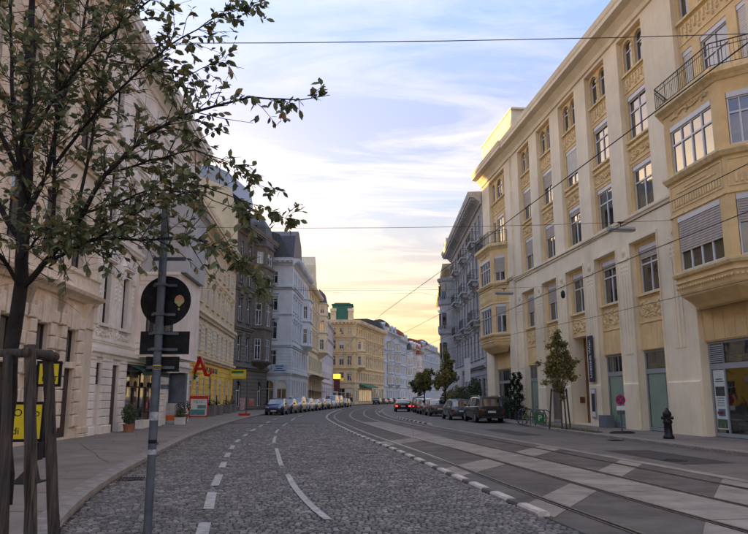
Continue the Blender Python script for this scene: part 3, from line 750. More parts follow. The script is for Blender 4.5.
q = MB(); q.tube([(31.3, .10, .1), (31.3, .10, 19.9)], .055, 8)
for z in (1, 4, 7, 10.6, 14, 17): q.box(31.22, 31.38, 0, .1, z, z + .05)
q.build('downpipe', CREAM, RB)
# reliefs
rng = random.Random(21)
def blob(q, x, y, z, rx, ry, rz, n=6):
    vs = [(x, y + ry, z)]; fs = []
    for k, (f, e) in enumerate(((.62, .72), (1, .0))):
        vs += [(x + rx * f * math.cos(6.283 * i / n), y + ry * e, z + rz * f * math.sin(6.283 * i / n)) for i in range(n)]
    fs += [(0, 1 + i, 1 + (i + 1) % n) for i in range(n)] + [(1 + i, 1 + n + i, 1 + n + (i + 1) % n, 1 + (i + 1) % n) for i in range(n)]
    q.add(vs, fs)
def vine(q, x0, x1, z0, z1, y, dens=1.0):
    w = x1 - x0; h = z1 - z0; cz = (z0 + z1) / 2; n = int(w * 14 * dens)
    pts = [(x0 + w * i / 24, y + .03, cz + h * .25 * math.sin(i / 24 * 12.5)) for i in range(25)]; q.tube(pts, .035, 5)
    for i in range(n):
        a = rng.random() * 3.14; x = rng.uniform(x0 + .08, x1 - .08); z = cz + rng.uniform(-.42, .42) * h; r = rng.uniform(.05, .12)
        blob(q, x, y, z, r, rng.uniform(.05, .10), r * rng.uniform(.5, 1.3))
    for k in range(int(w / .55)):
        x = x0 + .3 + k * .55; z = cz + (.12 if k % 2 else -.12) * h
        pts = [(x + .19 * (1 - t / 16) * math.cos(t * .75), y + .04, z + .19 * (1 - t / 16) * math.sin(t * .75) * h) for t in range(13)]; q.tube(pts, .028, 4)
def drops(q, x0, x1, z0, z1, y):
    w = x1 - x0; n = max(3, int(w / .30))
    for i in range(n):
        x = x0 + (i + .5) * w / n; L = (z1 - z0) * (.62 if i % 3 == 1 else .9 if i % 3 == 0 else .75); zt = z1 - .06
        q.box(x - .05, x + .05, y, y + .05, zt - L * .6, zt); blob(q, x, y, zt - L * .78, .095, .09, L * .2)
        blob(q, x + .12, y, zt - .1, .06, .06, .09)
def frame_lines(q, x0, x1, z0, z1, y, t=.05, p=.04):
    q.box(x0, x1, y, y + p, z0, z0 + t); q.box(x0, x1, y, y + p, z1 - t, z1); q.box(x0, x0 + t, y, y + p, z0 + t, z1 - t); q.box(x1 - t, x1, y, y + p, z0 + t, z1 - t)
bl4 = {12.0: 0, 16.1: 0, 20.2: .12, 24.3: .33, 28.4: .5}; bl5 = {12.0: .06, 16.1: .1, 20.2: .70, 24.3: .45, 28.4: .5}; bl3 = {12.0: .2, 16.1: .12, 20.2: 0.1, 24.3: .45, 28.4: .5}
A0, B0 = (0, 0), (1, 0)
def rwin(x0, x1, z0, z1, y, **k): return window(RB, A0, B0, x0, x1, z0, z1, y, gm=GLASSC, room=True, **k)
for c in BC:
    yb = -.25
    b = MB(); wo = [(c - 1.0, c + 1.0, 10.5, 12.8), (c - 1.0, c + 1.0, 14.2, 16.5), (c - 1.03, c - .13, 17.75, 19.45, 1), (c + .13, c + 1.03, 17.75, 19.45, 1)]
    wallgrid(b, c - HW, c + HW, 10.3, 19.65, wo, yb, .16); b.build('bay_infill', TAN, RB)
    rwin(c - .97, c + .97, 10.5, 12.8, yb - .15, blind=bl4[c], box=.22, curtain=rng.choice([1, 2, 2]))  # extra curtains whiten these panes where they would mirror the sky
    rwin(c - .97, c + .97, 14.2, 16.5, yb - .15, blind=bl5[c], box=.22, bm=BLINDW if c == 20.2 else BLIND, curtain=rng.choice([1, 2]))  # curtain white again replaces the sky's reflection
    for s in (-.58, .58): rwin(c + s - .44, c + s + .44, 17.75, 19.42, yb - .14, style='slim')
    q = MB()
    for z in (10.36, 14.02, 17.6): MB().prof([(yb - .02, z), (yb + .14, z), (yb + .14, z + .1), (yb - .02, z + .15)], c - 1.18, c + 1.18).build('window_sill', TAN2, RB)
    q = MB(); frame_lines(q, c - 1.12, c + 1.12, 12.98, 13.92, yb); vine(q, c - 1.0, c + 1.0, 13.1, 13.6, yb, 1.2); q.prof([(yb, 13.66), (yb + .12, 13.72), (yb + .12, 13.8), (yb, 13.84)], c - 1.15, c + 1.15)
    q.build('relief_panel', TAN2, RB)
    q = MB(); frame_lines(q, c - 1.14, c + 1.14, 16.72, 17.56, yb); drops(q, c - 1.05, c + 1.05, 16.78, 17.5, yb); q.build('relief_panel', TAN2, RB)
    q = MB()
    for s in (-.58, .58):
        pts = [(c + s + .49 * math.cos(math.pi * k / 12), yb + .02, 18.99 + .49 * math.sin(math.pi * k / 12)) for k in range(13)]; q.tube([(c + s + .49, yb + .02, 17.75)] + pts + [(c + s - .49, yb + .02, 17.75)], .045, 5)
    q.cyl(c, yb + .05, 17.75, 18.85, .075, n=8); q.box(c - .12, c + .12, yb - .02, yb + .14, 18.85, 19.0); q.box(c - .12, c + .12, yb - .02, yb + .14, 17.72, 17.82); q.build('arch_moulding', TAN2, RB)
    # lower register
    if c != 20.2:
        b = MB(); wallgrid(b, c - HW, c + HW, 3.72, 8.95, [(c - 1.0, c + 1.0, 6.42, 8.72)], yb, .16)
        b.add([(c - HW, yb, 3.72), (c + HW, yb, 3.72), (c + HW, yb - .5, 3.72), (c - HW, yb - .5, 3.72)], [(0, 1, 2, 3)]); b.build('bay_infill', TAN, RB)
    else:
        b = MB(); wallgrid(b, c - HW, c + HW, 5.0, 8.95, [(c - 1.0, c + 1.0, 6.42, 8.72)], yb, .16); b.build('bay_infill', TAN, RB)
    rwin(c - .97, c + .97, 6.42, 8.72, yb - .15, blind=bl3[c], box=.24, curtain=rng.choice([0, 1, 0]))
    q = MB(); q.prof([(yb - .02, 6.28), (yb + .16, 6.28), (yb + .16, 6.36), (yb - .02, 6.42)], c - 1.2, c + 1.2); q.build('window_sill', TAN2, RB)
    q = MB(); frame_lines(q, c - 1.22, c + 1.22, 5.0, 6.26, yb, .06, .05); vine(q, c - 1.1, c + 1.1, 5.2, 6.1, yb, 3.0); q.build('relief_panel', TAN2, RB)
    if c != 20.2:
        for k in range(5):
            x0 = c - HW + .02 + k * .508; MB().cbox(x0, x0 + .485, yb, yb + .03, 3.74, 4.95, .012).build('fascia_panel', TAN, RB)
    q = MB(); q.box(c - HW - .06, c - HW, -.02, .06, .1, 8.95); q.box(c + HW, c + HW + .06, -.02, .06, .1, 8.95); q.box(c - HW - .06, c + HW + .06, -.02, .07, 8.95, 9.08); q.build('bay_moulding', CREAM, RB)
# pilasters of the lower register
PI = [(c + 2.05) for c in BC] + [9.4, -1, -5]
for x in PI:
    wd = 1.42 if x != 9.4 else 2.4
    q = MB(); q.prof([(-.02, .0), (.10, .0), (.08, 2.15), (.04, 2.2), (-.02, 2.2)], x - wd / 2, x + wd / 2); q.build('pilaster_base', CREAM, RB)
    q = MB()
    for s in (-.28, 0, .28): q.box(x + s - .085, x + s + .085, -.01, .035, 3.6, 7.5)
    q.build('pilaster_flutes', CREAM, RB)
    q = MB()
    for s in (-.28, 0, .28):
        for k in range(3): blob(q, x + s, 0, 7.95 - k * .2, .06, .06, .07)
    q.box(x - .42, x + .42, 0, .05, 8.22, 8.30); q.box(x - .5, x - .34, 0, .05, 8.3, 8.42); q.box(x + .34, x + .5, 0, .05, 8.3, 8.42)
    q.disc(.17, .0, .05, x, 8.68, 14); q.disc(.11, .05, .08, x, 8.68, 12); q.disc(.24, 0, .025, x, 8.68, 16); q.build('pilaster_ornament', CREAM, RB)
# shops
def cloth_cards(q, x0, x1, y): pass
def shop(x0, x1, kind):
    yb = -.42; fr = MB(); Z1 = 3.72; t = .09
    fr.box(x0, x1, yb, yb + .08, 0.02, .16); fr.box(x0, x0 + t, yb, yb + .08, .16, Z1); fr.box(x1 - t, x1, yb, yb + .08, .16, Z1); fr.box(x0, x1, yb, yb + .081, 2.62, 2.84); fr.box(x0 + t, x1 - t, yb, yb + .08, Z1 - .1, Z1)
    ro = MB(); ro.box(x0, x1, -4, -3.9, 0, 4); ro.box(x0 - .1, x0, -4, yb, 0, 4); ro.box(x1, x1 + .1, -4, yb, 0, 4); ro.box(x0, x1, -4, yb, 3.9, 4); ro.box(x0, x1, -4, yb, -.02, .02)
    f = None
    if kind == 'A':
        for k in (1, 2, 3): fr.box(x0 + t + (x1 - x0 - 2 * t) * k / 4 - .02, x0 + t + (x1 - x0 - 2 * t) * k / 4 + .02, yb, yb + .06, 2.84, Z1 - .1)
    if kind in ('A', 'B'): xm = x0 + .75; fr.box(xm - .04, xm + .04, yb, yb + .07, .16, 2.62)
    if kind == 'big':
        for xm in (x1 - .62,): pass
        fr.box(x1 - .95, x1 - .88, yb, yb + .07, .16, 3.62)
    f = fr.build('shopfront_frame', GREYP, RB); ro.build('shop_room', DARKROOM, f)
    for (a, c, p, q_) in ((x0 + t, x1 - t, .16, 2.62), (x0 + t, x1 - t, 2.84, Z1 - .1)):
        MB().add([(a, yb + .03, p), (c, yb + .03, p), (c, yb + .03, q_), (a, yb + .03, q_)], [(0, 3, 2, 1)]).build('pane', SHOPG, f)
    return f, yb
fA, yb = shop(14.82, 17.38, 'A')
MB().box(15.7, 17.2, yb + .034, yb + .038, .18, 2.60).build('window_film', SAGE, fA)
def poster(par, x0, x1, z0, z1, y, seed=0, parts=()):
    o = MB().box(x0, x1, y, y + .012, z0, z1).build('poster', POST, par)
    for (a, c, p, q_, m) in parts: MB().box(x0 + (x1 - x0) * a, x0 + (x1 - x0) * c, y + .012, y + .018, z0 + (z1 - z0) * p, z0 + (z1 - z0) * q_).build('poster_print', m, o)
    return o
DK = mat('dark_print', (.05, .07, .075), .6, var=.4, scale=9); MIDP = mat('foliage_print', (.10, .16, .10), .6, var=.5, scale=7)
SPK = mat('reddish_print', (.38, .10, .12), .6, var=.4, scale=9); SBL = mat('bluish_print', (.12, .16, .28), .6, var=.4, scale=9)
lines = [(.15, .85, .52 + .045 * k, .532 + .045 * k, DK) for k in range(4)]
poster(fA, 14.98, 15.52, .3, 2.55, yb + .05, parts=[(.1, .9, .62, .82, SBL), (.15, .6, .68, .78, SPK), (.2, .9, .18, .30, SPK), (.25, .8, .22, .36, SBL)] + lines[:3])
fB, yb = shop(10.72, 13.28, 'B')
MB().box(11.6, 13.1, yb + .034, yb + .038, .18, 2.60).build('window_film', SAGE, fB)
MB().box(10.85, 13.15, yb - .08, yb - .04, 2.86, 3.12).build('fascia_strip', POST, fB)
MB().box(10.85, 13.15, yb - .3, yb - .28, 3.12, 3.6).build('backdrop', SAGE, fB)
poster(fB, 10.86, 11.45, .3, 2.55, yb + .05, parts=[(.1, .9, .76, .99, DK), (.25, .9, .20, .32, SPK), (.3, .8, .25, .38, SBL)] + lines)
fC, yb = shop(3.3, 8.08, 'big')
q = MB()
for k in range(9): q.prof([(yb + .04, 2.9 + k * .078), (yb + .10, 2.88 + k * .078), (yb + .10, 2.90 + k * .078), (yb + .05, 2.95 + k * .078)], 7.1, 7.98)
q.build('louvre', GREYP, fC)
po = poster(fC, 7.18, 7.92, .3, 2.58, yb + .05, parts=[(.1, .9, .56, .72, DK), (.2, .8, .22, .34, SBL), (.3, .9, .25, .30, SPK), (.08, .95, .02, .17, MIDP)] + [(.15, .85, .80, .815, DK), (.2, .8, .84, .855, DK)] + [(.2, .8, .40 + .04 * k, .41 + .04 * k, DK) for k in range(4)])
q = MB().box(3.4, 6.95, yb - .02, yb + .0, 2.86, 3.12).build('fascia_strip', POST, fC)
for x in (6.6, 5.9, 5.2, 4.4): MB().box(x - .2, x + .2, yb, yb + .006, 2.9, 3.08).build('fascia_print', mat('grey_print', (.3, .3, .3), .6, var=.4, scale=9), q)
MB().box(3.4, 7.0, yb - .5, yb - .2, .15, .62).build('display_ledge', mat('display_cloth', (.34, .30, .29), .8), fC)
rr = random.Random(4)
for k in range(11):
    x = 6.6 - k * .29; MB().box(x - .09, x + .09, yb - .3, yb - .285, .66 + rr.uniform(0, .05), .98 + rr.uniform(0, .1)).build('display_card', SWHITE, fC)
for k in range(5):
    x = 6.4 - k * .62; MB().add([(x - .15, yb - .19, .62), (x + .15, yb - .19, .62), (x + .05, yb - .19, .25), (x - .05, yb - .19, .25)], [(0, 3, 2, 1)]).build('pink_print', SPINK, fC)
MB().box(3.4, 6.2, yb - 1.2, yb - 1.1, 3.15, 3.5).build('lit_panel', mat('pale_light_panel', (.5, .5, .4), .6, emit=(.9, .9, .7), estr=.12), fC)
fD, yb = shop(23.02, 25.58, 'B'); poster(fD, 23.2, 23.7, .3, 2.5, yb + .05, parts=[(.1, .9, .5, .9, DK)])
fE, yb = shop(27.12, 29.68, 'A'); MB().box(27.3, 29.5, yb + .034, yb + .038, .18, 2.60).build('window_film', SAGE, fE)
fF, yb = shop(33.1, 37.5, 'big'); MB().box(33.5, 37.2, yb - 1.6, yb - 1.5, .15, 2.6).build('backdrop', STEAL, fF)
for k in range(6): MB().box(33.7 + k * .6, 33.74 + k * .6, yb - .1, yb - .06, .15, 3.6).build('hanging_strip', SWHITE, fF)
for x0, x1, nn in ((3.3, 8.1, 7), (33.1, 37.5, 6)):
    MB().add([(x0, -.25, 3.72), (x1, -.25, 3.72), (x1, -.25, 5.4), (x0, -.25, 5.4), (x0, -.6, 3.72), (x1, -.6, 3.72)], [(0, 3, 2, 1), (0, 1, 5, 4)]).build('bay_infill', TAN, RB)
    for k in range(nn):
        ww = (x1 - x0 - .04) / nn; a = x0 + .02 + k * ww; MB().cbox(a, a + ww - .025, -.25, -.22, 3.76, 5.2, .012).build('fascia_panel', TAN, RB)
# entrance in the third bay
c = 20.2; q = MB()
for s in (-1, 1):
    xx = c + s * HW; q.box(xx, xx + s * .1, -.95, -.25, 0, 5.0)
q.box(c - HW, c + HW, -1.0, -.25, 5.0, 5.05); q.box(c - HW, c + HW, -1.0, 0, -.02, .06); q.build('porch_lining', CREAM, RB)
d = MB().box(c - HW, c + HW, -.96, -.88, .06, 5.0).build('door', BROWND, RB)
for k, (a, e) in enumerate(((-1.15, -.08), (.08, 1.15))):
    for p, q_ in ((.25, 1.0), (1.15, 2.3), (2.45, 3.4), (3.6, 4.8)): MB().cbox(c + a, c + e, -.88, -.84, p, q_, .02).build('door_panel', BROWND, d)
MB().cyl(c - .1, -.8, .95, 1.25, .02, n=6).build('door_handle', CHR, d)
MB().box(c + HW - .02, c + HW, -.75, -.45, 1.2, 1.55).build('intercom', BROWND, RB)
# vertical sign and showcase on the pilaster
sg = tag(MB().cbox(17.98 - .0, 18.6, .105, .17, 2.35, 4.87, .015).build('vertical_sign', NAVY), 'tall navy sign with white vertical lettering on the pilaster beside the brown door', 'sign')
sg.parent = None; sg.matrix_world = Matrix.Translation((RO[0], RO[1], .13)) @ Matrix.Rotation(math.atan2(RD[1], RD[0]), 4, 'Z')
t_ = text('Livestadt Wien', .34, SWHITE, sg, (0, 0, 0), (0, 0, 0)); t_.rotation_euler = Matrix(((0, 1, 0), (0, 0, 1), (1, 0, 0))).to_euler(); t_.location = (18.29, .178, 3.6)
cs = tag(MB().cbox(17.98, 18.5, .105, .16, .42, 2.02, .015).build('notice_case', GREYP), 'narrow notice case with a dark poster under the tall navy sign', 'notice case')
cs.matrix_world = sg.matrix_world.copy()
MB().box(18.04, 18.44, .16, .168, .78, 1.72).build('dark_poster', NAVY, cs); MB().box(18.04, 18.44, .16, .167, .5, .76).build('white_notice', SWHITE, cs); MB().box(18.04, 18.44, .16, .167, 1.74, 1.95).build('white_notice', SWHITE, cs)
# oriels
def rail(par, pts, z, h, name='balcony_railing', step=.13, m=IRON):
    q = MB()
    q.sweep(pts, [(-.02, z + h - .03), (.02, z + h - .03), (.02, z + h), (-.02, z + h)]); q.sweep(pts, [(-.012, z + .08), (.012, z + .08), (.012, z + .10), (-.012, z + .10)]); q.sweep(pts, [(-.012, z + h * .78), (.012, z + h * .78), (.012, z + h * .78 + .02), (-.012, z + h * .78 + .02)])
    for a, c in zip(pts, pts[1:]):
        L = math.hypot(c[0] - a[0], c[1] - a[1]); n = max(2, int(L / step))
        for i in range(n + 1):
            u = i / n; x, y = a[0] + (c[0] - a[0]) * u, a[1] + (c[1] - a[1]) * u; r = .008 if i % 8 else .018; q.cyl(x, y, z, z + h, r, n=4)
            if i % 8 == 4: q.tube([(x - .05, y, z + h * .3), (x + .05, y, z + h * .45), (x - .05, y, z + h * .6)], .009, 4)
    q.build(name, m, par)
def oriel(xa, xb, cant, blinds, n3):
    pts = [(xa, 0), (xa + cant, 1.0), (xb - cant, 1.0), (xb, 0)]; T = TAN
    body = MB(); segs = list(zip(pts, pts[1:])); W = []
    for k, (a, c) in enumerate(segs):
        L = math.hypot(c[0] - a[0], c[1] - a[1]); mg = .28 if k != 1 else .42
        ww = [(mg, L - mg, 6.45, 8.65), (mg, L - mg, 10.5, 12.5)]; body.frame(a, c); wallgrid(body, 0, L, 6.1, 13.3, ww, 0, .14); W.append((a, c, L, mg))
    body.M = None
    n = 6
    lv = [(5.0, .42), (5.15, .55), (5.45, .86), (5.6, .93), (6.1, 1.0)]
    for (z0, f0), (z1, f1) in zip(lv, lv[1:]):
        cx = (xa + xb) / 2
        S = lambda p, f: (cx + (p[0] - cx) * (.55 + .45 * f), p[1] * f)
        for a, c in segs:
            a0, c0, a1, c1 = S(a, f0), S(c, f0), S(a, f1), S(c, f1); body.add([(a0[0], a0[1], z0), (c0[0], c0[1], z0), (c1[0], c1[1], z1), (a1[0], a1[1], z1)], [(0, 3, 2, 1)])
    cx = (xa + xb) / 2
    body.add([(cx + (p[0] - cx) * .74, p[1] * .42, 5.0) for p in pts], [(0, 1, 2, 3)])
    body.add([(p[0], p[1], 13.3) for p in pts], [(0, 1, 2, 3)])
    o = body.build('oriel', T, RB)
    q = MB(); S2 = [(p[0], p[1]) for p in pts]
    q.sweep(S2, [(-.02, 6.22), (.10, 6.22), (.15, 6.32), (.15, 6.40), (-.02, 6.42)]); q.sweep(S2, [(-.02, 10.12), (.12, 10.15), (.22, 10.3), (.22, 10.38), (-.02, 10.44)]); q.sweep(S2, [(-.02, 5.98), (.04, 5.98), (.04, 6.06), (-.02, 6.06)])
    q.sweep(S2, [(-.02, 8.72), (.05, 8.72), (.05, 8.8), (-.02, 8.8)]); q.build('oriel_moulding', TAN2, o)
    q = MB(); q.sweep(pts, [(-.3, 13.05), (.05, 13.05), (.12, 13.15), (.30, 13.28), (.30, 13.5), (-.3, 13.5)]); q.build('balcony_slab', TAN2, o)
    q = MB()
    for a, c, L, mg in W:
        q.frame(a, c); frame_lines(q, .12, L - .12, 5.62 if False else 8.98, 10.02, 0, .05, .03)
        m = int((L - .5) / .16)
        for i in range(m): x = .25 + i * (L - .5) / m; q.box(x, x + .09, 0, .045, 9.1, 9.42)
        if L > 2: vine(q, .5, L - .5, 12.72, 13.0, 0, .6)
        if L > 2: q.box(.5, L - .5, 0, .03, 9.62, 9.68); q.box(L * .3, L * .7, 0, .03, 9.75, 9.81)
    q.M = None; q.build('oriel_relief', TAN2, o)
    q = MB(); 
    for a, c, L, mg in W:
        q.frame(a, c); S0 = .0
        for i in range(int(L / .17)): q.disc(.05, -.01, .045, .1 + i * .17, 5.82, 8)
    q.M = None
    q2 = stuff(q.build('bead_row', TAN2, o))
    for k, (a, c, L, mg) in enumerate(W):
        st = 'T3' if k == 1 else 'T'
        for j, (z0, z1) in enumerate(((6.45, 8.65), (10.5, 12.5))):
            window(RB, a, c, mg + .02, L - mg - .02, z0, z1, -.12, st, MUNT, GLASSC, blinds[j][k], BLIND, None, None, .2, curtain=(2 if (j == 1 and k == 1) else 0), room=True)  # upper front curtain is added to imitate a bright sky reflection
    rail(o, [(xa - .1, .05), (xa + cant - .12, 1.22), (xb - cant + .12, 1.22), (xb + .1, .05)], 13.5, .98)
    return o
o1 = oriel(3.0, 8.7, 1.0, ((.42, .62, .4), (0, 0, 0)), 3)
o2 = oriel(32.9, 38.9, 1.1, ((.3, 0, 0), (.62, 0, 0)), 2)
# upper openings above the oriels
for (xa, xb) in ((3.3, 8.1), (33.1, 37.5)):
    yb = -.25; c = (xa + xb) / 2; hw = (xb - xa) / 2; N1, N2, N3 = c - hw + .12, c, c + hw - .12
    wo = [(c - hw + .15, c - hw + .9, 13.6, 16.3), (c - .9, c + .9, 13.6, 16.3), (c + hw - .9, c + hw - .15, 13.6, 16.3), (c - hw + .2, c - hw + .95, 17.75, 19.4, 1), (c - .75, c + .75, 17.75, 19.4, 1), (c + hw - .95, c + hw - .2, 17.75, 19.4, 1)]
    b = MB(); wallgrid(b, xa, xb, 13.45, 19.65, wo, yb, .16); b.build('bay_infill', TAN, RB)
    for i, (a, e, p, q_, *_r) in enumerate(wo): rwin(a + .02, e - .02, p, q_, yb - .15, style='slim' if e - a < 1 else 'T', box=.2 if i < 3 else 0, blind=(.95, .0, .9)[i] if i < 3 and xa < 10 else 0, bm=BLINDW, curtain=2 if i == 1 else 0)
    q = MB(); frame_lines(q, xa + .1, xb - .1, 16.6, 17.6, yb); drops(q, xa + .2, xb - .2, 16.7, 17.5, yb); q.build('relief_panel', TAN2, RB)
    q = MB(); q.prof([(yb - .02, 17.6), (yb + .14, 17.6), (yb + .14, 17.7), (yb - .02, 17.75)], xa + .05, xb - .05); q.build('window_sill', TAN2, RB)
def on_wall(o): o.matrix_world = Matrix.Translation((RO[0], RO[1], .13)) @ Matrix.Rotation(math.atan2(RD[1], RD[0]), 4, 'Z') @ o.matrix_world; return o
for x, y, lab in ((6.9, .95, 'low black planter tray at the far end of the large iron balcony railing'), (5.9, .95, 'low black planter tray in the middle of the large iron balcony railing'), (4.4, .95, 'small round black planter at the near corner of the large iron balcony')):
    t = on_wall(thing('balcony_planter', lab, 'planter', (x, y, 13.62), 0, 'planters on the iron balcony'))
    MB().prof([(-.13, .0), (.13, .0), (.17, .16), (-.17, .16)], -.32, .32).build('trough', BLKPL, t); q = MB()
    for i in range(26): blob(q, rng.uniform(-.3, .3), rng.uniform(-.12, .05), .18 + rng.random() * .06, .06, .05, .05)
    q.build('planting', LEAFH, t)
# far-right neighbours along the street
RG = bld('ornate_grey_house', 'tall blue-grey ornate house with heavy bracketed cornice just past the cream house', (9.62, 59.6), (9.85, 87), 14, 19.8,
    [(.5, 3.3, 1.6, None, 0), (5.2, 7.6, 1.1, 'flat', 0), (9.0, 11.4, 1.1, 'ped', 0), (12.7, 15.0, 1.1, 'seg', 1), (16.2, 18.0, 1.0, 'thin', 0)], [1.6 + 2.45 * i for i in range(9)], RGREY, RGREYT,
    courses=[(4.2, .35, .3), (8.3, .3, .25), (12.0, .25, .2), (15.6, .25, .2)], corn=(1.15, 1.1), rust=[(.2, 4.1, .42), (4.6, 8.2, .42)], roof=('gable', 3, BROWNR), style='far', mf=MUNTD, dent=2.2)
# round turret oriel near its far end
q = MB(); tx, ty = 25.2, .4
tur = [(.25, 4.4), (1.3, 5.6), (1.35, 5.8), (1.3, 5.9), (1.3, 9.1), (1.5, 9.3), (1.55, 9.6), (1.35, 9.7), (1.3, 12.7), (1.5, 12.9), (1.55, 13.2), (1.35, 13.3), (1.3, 15.6), (1.5, 15.8), (1.6, 16.1), (1.2, 16.2)]
q.lathe(tur, tx, ty, 18); tu = q.build('round_oriel', RGREYT, RG)
for z in (6.3, 9.9, 13.5):
    for a in (60, 100, 140): 
        aa = R(a); MB().frame((tx + 1.33 * math.cos(aa) + .28 * math.sin(aa), ty + 1.33 * math.sin(aa) - .28 * math.cos(aa)), (tx + 1.33 * math.cos(aa) - .28 * math.sin(aa) * 1, ty + 1.33 * math.sin(aa) + .28 * math.cos(aa))).box(0, .56, -.05, .05, z, z + 1.9).build('window', GLASS, tu)
q = MB()
for z in (9.65, 13.25): 
    for k in range(14): a = R(20 + k * 12); q.cyl(tx + 1.5 * math.cos(a), ty + 1.5 * math.sin(a), z, z + .6, .05, n=5)
q.build('baluster', RGREYT, tu)
MB().box(24.2, 26.6, -1.5, .9, 19.8, 21.2).build('roof_pedestal', RGREYT, RG)
for k, z in enumerate((8.4, 12.1, 15.7)):
    for x0 in (2.6, 10.0, 17.4):
        q = MB(); q.box(x0, x0 + 3.0, -.02, .8, z, z + .16); q.box(x0 + .2, x0 + .4, 0, .6, z - .4, z); q.box(x0 + 2.6, x0 + 2.8, 0, .6, z - .4, z); bo = q.build('balcony', RGREYT, RG); rail(bo, [(x0 + .05, 0), (x0 + .05, .75), (x0 + 2.95, .75), (x0 + 2.95, 0)], z + .16, .9, step=.25)
R3 = bld('cream_far_house', 'cream house whose roof edge catches orange sunset light beyond the grey house', (9.95, 87.3), (12.4, 126), 14, 18.6,
    [(.5, 3.4, 1.6, None, 0), (5.0, 7.3, 1.1, 'flat', 0), (8.6, 10.9, 1.1, 'ped', 0), (12.1, 14.2, 1.1, 'flat', 0), (15.2, 17.0, 1.0, 'thin', 0)], [1.8 + 2.7 * i for i in range(14)], CREAMY, CREAMT,
    courses=[(4.1, .35, .3), (8.0, .3, .25), (11.5, .25, .2), (14.7, .25, .2)], corn=(1.1, 1.0), rust=[(.2, 4.0, .45)], roof=('gable', 3, REDR), dent=2.2)
R4 = bld('pale_far_house', 'pale house far along the right side, mostly hidden by the cream one', (12.6, 126.5), (24, 160), 12, 17.5,
    [(.5, 3.4, 1.6, None, 0), (5.0, 7.3, 1.1, 'flat', 0), (8.6, 10.9, 1.1, 'flat', 0), (12.1, 14.2, 1.1, 'flat', 0)], [1.8 + 3 * i for i in range(11)], PALEG, PALEG, courses=[(4.1, .35, .3)], roof=('gable', 3, REDR))

# ------------------------------------------------------------------ left-hand side
def merge(main, extra):
    bpy.context.view_layer.update()
    M = main.matrix_world.inverted() @ extra.matrix_world
    for ch in list(extra.children):
        ml = ch.matrix_local.copy(); ch.parent = main; ch.matrix_local = M @ ml
    bpy.data.objects.remove(extra)
def LP(s, o=0): return (-11.3 - .0413 * s + o * .9991, 20 + .9991 * s + o * .0413)
# L1 warm beige house beside the young tree
s0 = 8.3
def fl(*a): return a
L1c = [s0 - x for x in (6.0, 3.5, 1.0, -1.5, -4.0, -6.5, -9, -11.5, -14)]      # local x from far end
L1 = bld('beige_stone_house', 'weathered beige house with big stone blocks round its doors behind the young tree', LP(8.3, .12), LP(-17), 13, 19.6,
         [(6.5, 8.9, 1.15, 'ped', 0), (11.2, 13.5, 1.15, 'seg', 0), (15.4, 17.3, 1.1, 'flat', 0)], L1c, LWARM, LWARM2, courses=[(9.9 + .55, .3, .22), (14.6, .3, .22), (17.7, .2, .12)], corn=(1.0, 1.1), style='sash', mf=MUNTD,
         roof=('gable', 4, SLATE), shops=[(x - .52, x + .52, .2, 4.15, 0, 0) for x in L1c])
for x in L1c:
    MB().cbox(x - .62, x + .62, -.16, .06, 2.72, 2.95, .02).build('transom_ledge', LWARM2, L1)
    w_ = MB().box(x - .5, x + .5, -.20, -.15, .2, 2.72); d_ = w_.build('door', DBROWN, L1)
    for a, e in ((-.45, -.03), (.03, .45)):
        for p, q_ in ((.35, 1.1), (1.25, 2.55)): MB().cbox(x + a, x + e, -.15, -.12, p, q_, .02).build('door_panel', DBROWN, d_)
    rr = random.Random(int(x * 7))
    zz_ = .55
    k = 0
    while zz_ < 4.3:
        hh = .46
        for s in (-1, 1):
            wd = .42 if k % 2 else .62; xa, xb = x + s * .56, x + s * (.56 + wd); MB().cbox(min(xa, xb), max(xa, xb), -.01, .13, zz_ + .015, zz_ + hh - .015, .035).build('stone_block', LWARM2, L1)
        zz_ += hh; k += 1
    for j, (a, e, z0, z1) in enumerate(((-.24, .24, 4.15, 5.1), (-.62, -.26, 4.2, 4.85), (.26, .62, 4.2, 4.85))): MB().cbox(x + a, x + e, -.01, .16 if j == 0 else .11, z0, z1, .03).build('keystone', LWARM2, L1)
    for s in (-1.25, 1.25):
        if 0 < x + s < 25: 
            q = MB(); q.box(x + s - .14, x + s + .14, -.01, .12, 4.35, 5.3); q.prof([(0, 5.3), (.12, 4.7), (.3, 5.3)], x + s - .1, x + s + .1); q.build('bracket', LWARM2, L1)
q = MB(); q.sweep([(0, 0), (25.3, 0)], [(-.02, 5.3), (.12, 5.3), (.2, 5.42), (.42, 5.5), (.48, 5.62), (-.02, 5.7)]); q.sweep([(0, 0), (25.3, 0)], [(-.02, 5.75), (.14, 5.75), (.14, 6.25), (.22, 6.3), (.22, 6.4), (-.02, 6.45)]); q.sweep([(0, 0), (25.3, 0)], [(-.02, 4.36), (.06, 4.36), (.06, 4.44), (-.02, 4.44)]); q.build('string_course', LWARM2, L1)
for x in L1c:
    for s in (.62,):
        a, e = x + .66, x + 1.84
        if e < 25.2: MB().cbox(a + .05, e - .05, 0, .04, 4.5, 5.2, .02).build('frieze_panel', LWARM, L1)
for i in range(12):
    for j in range(2):
        MB().cbox(.02 if False else i * 2.5 - .0 + (.0), min(25.2, i * 2.5 + 1.1), -.01, .09, .02 + j * .25, .26 + j * .25, .02).build('plinth_stone', LWARM2, L1) if i * 2.5 + 1.1 < 25.2 and not any(abs(c - (i * 2.5 + .55)) < .9 for c in L1c) else None
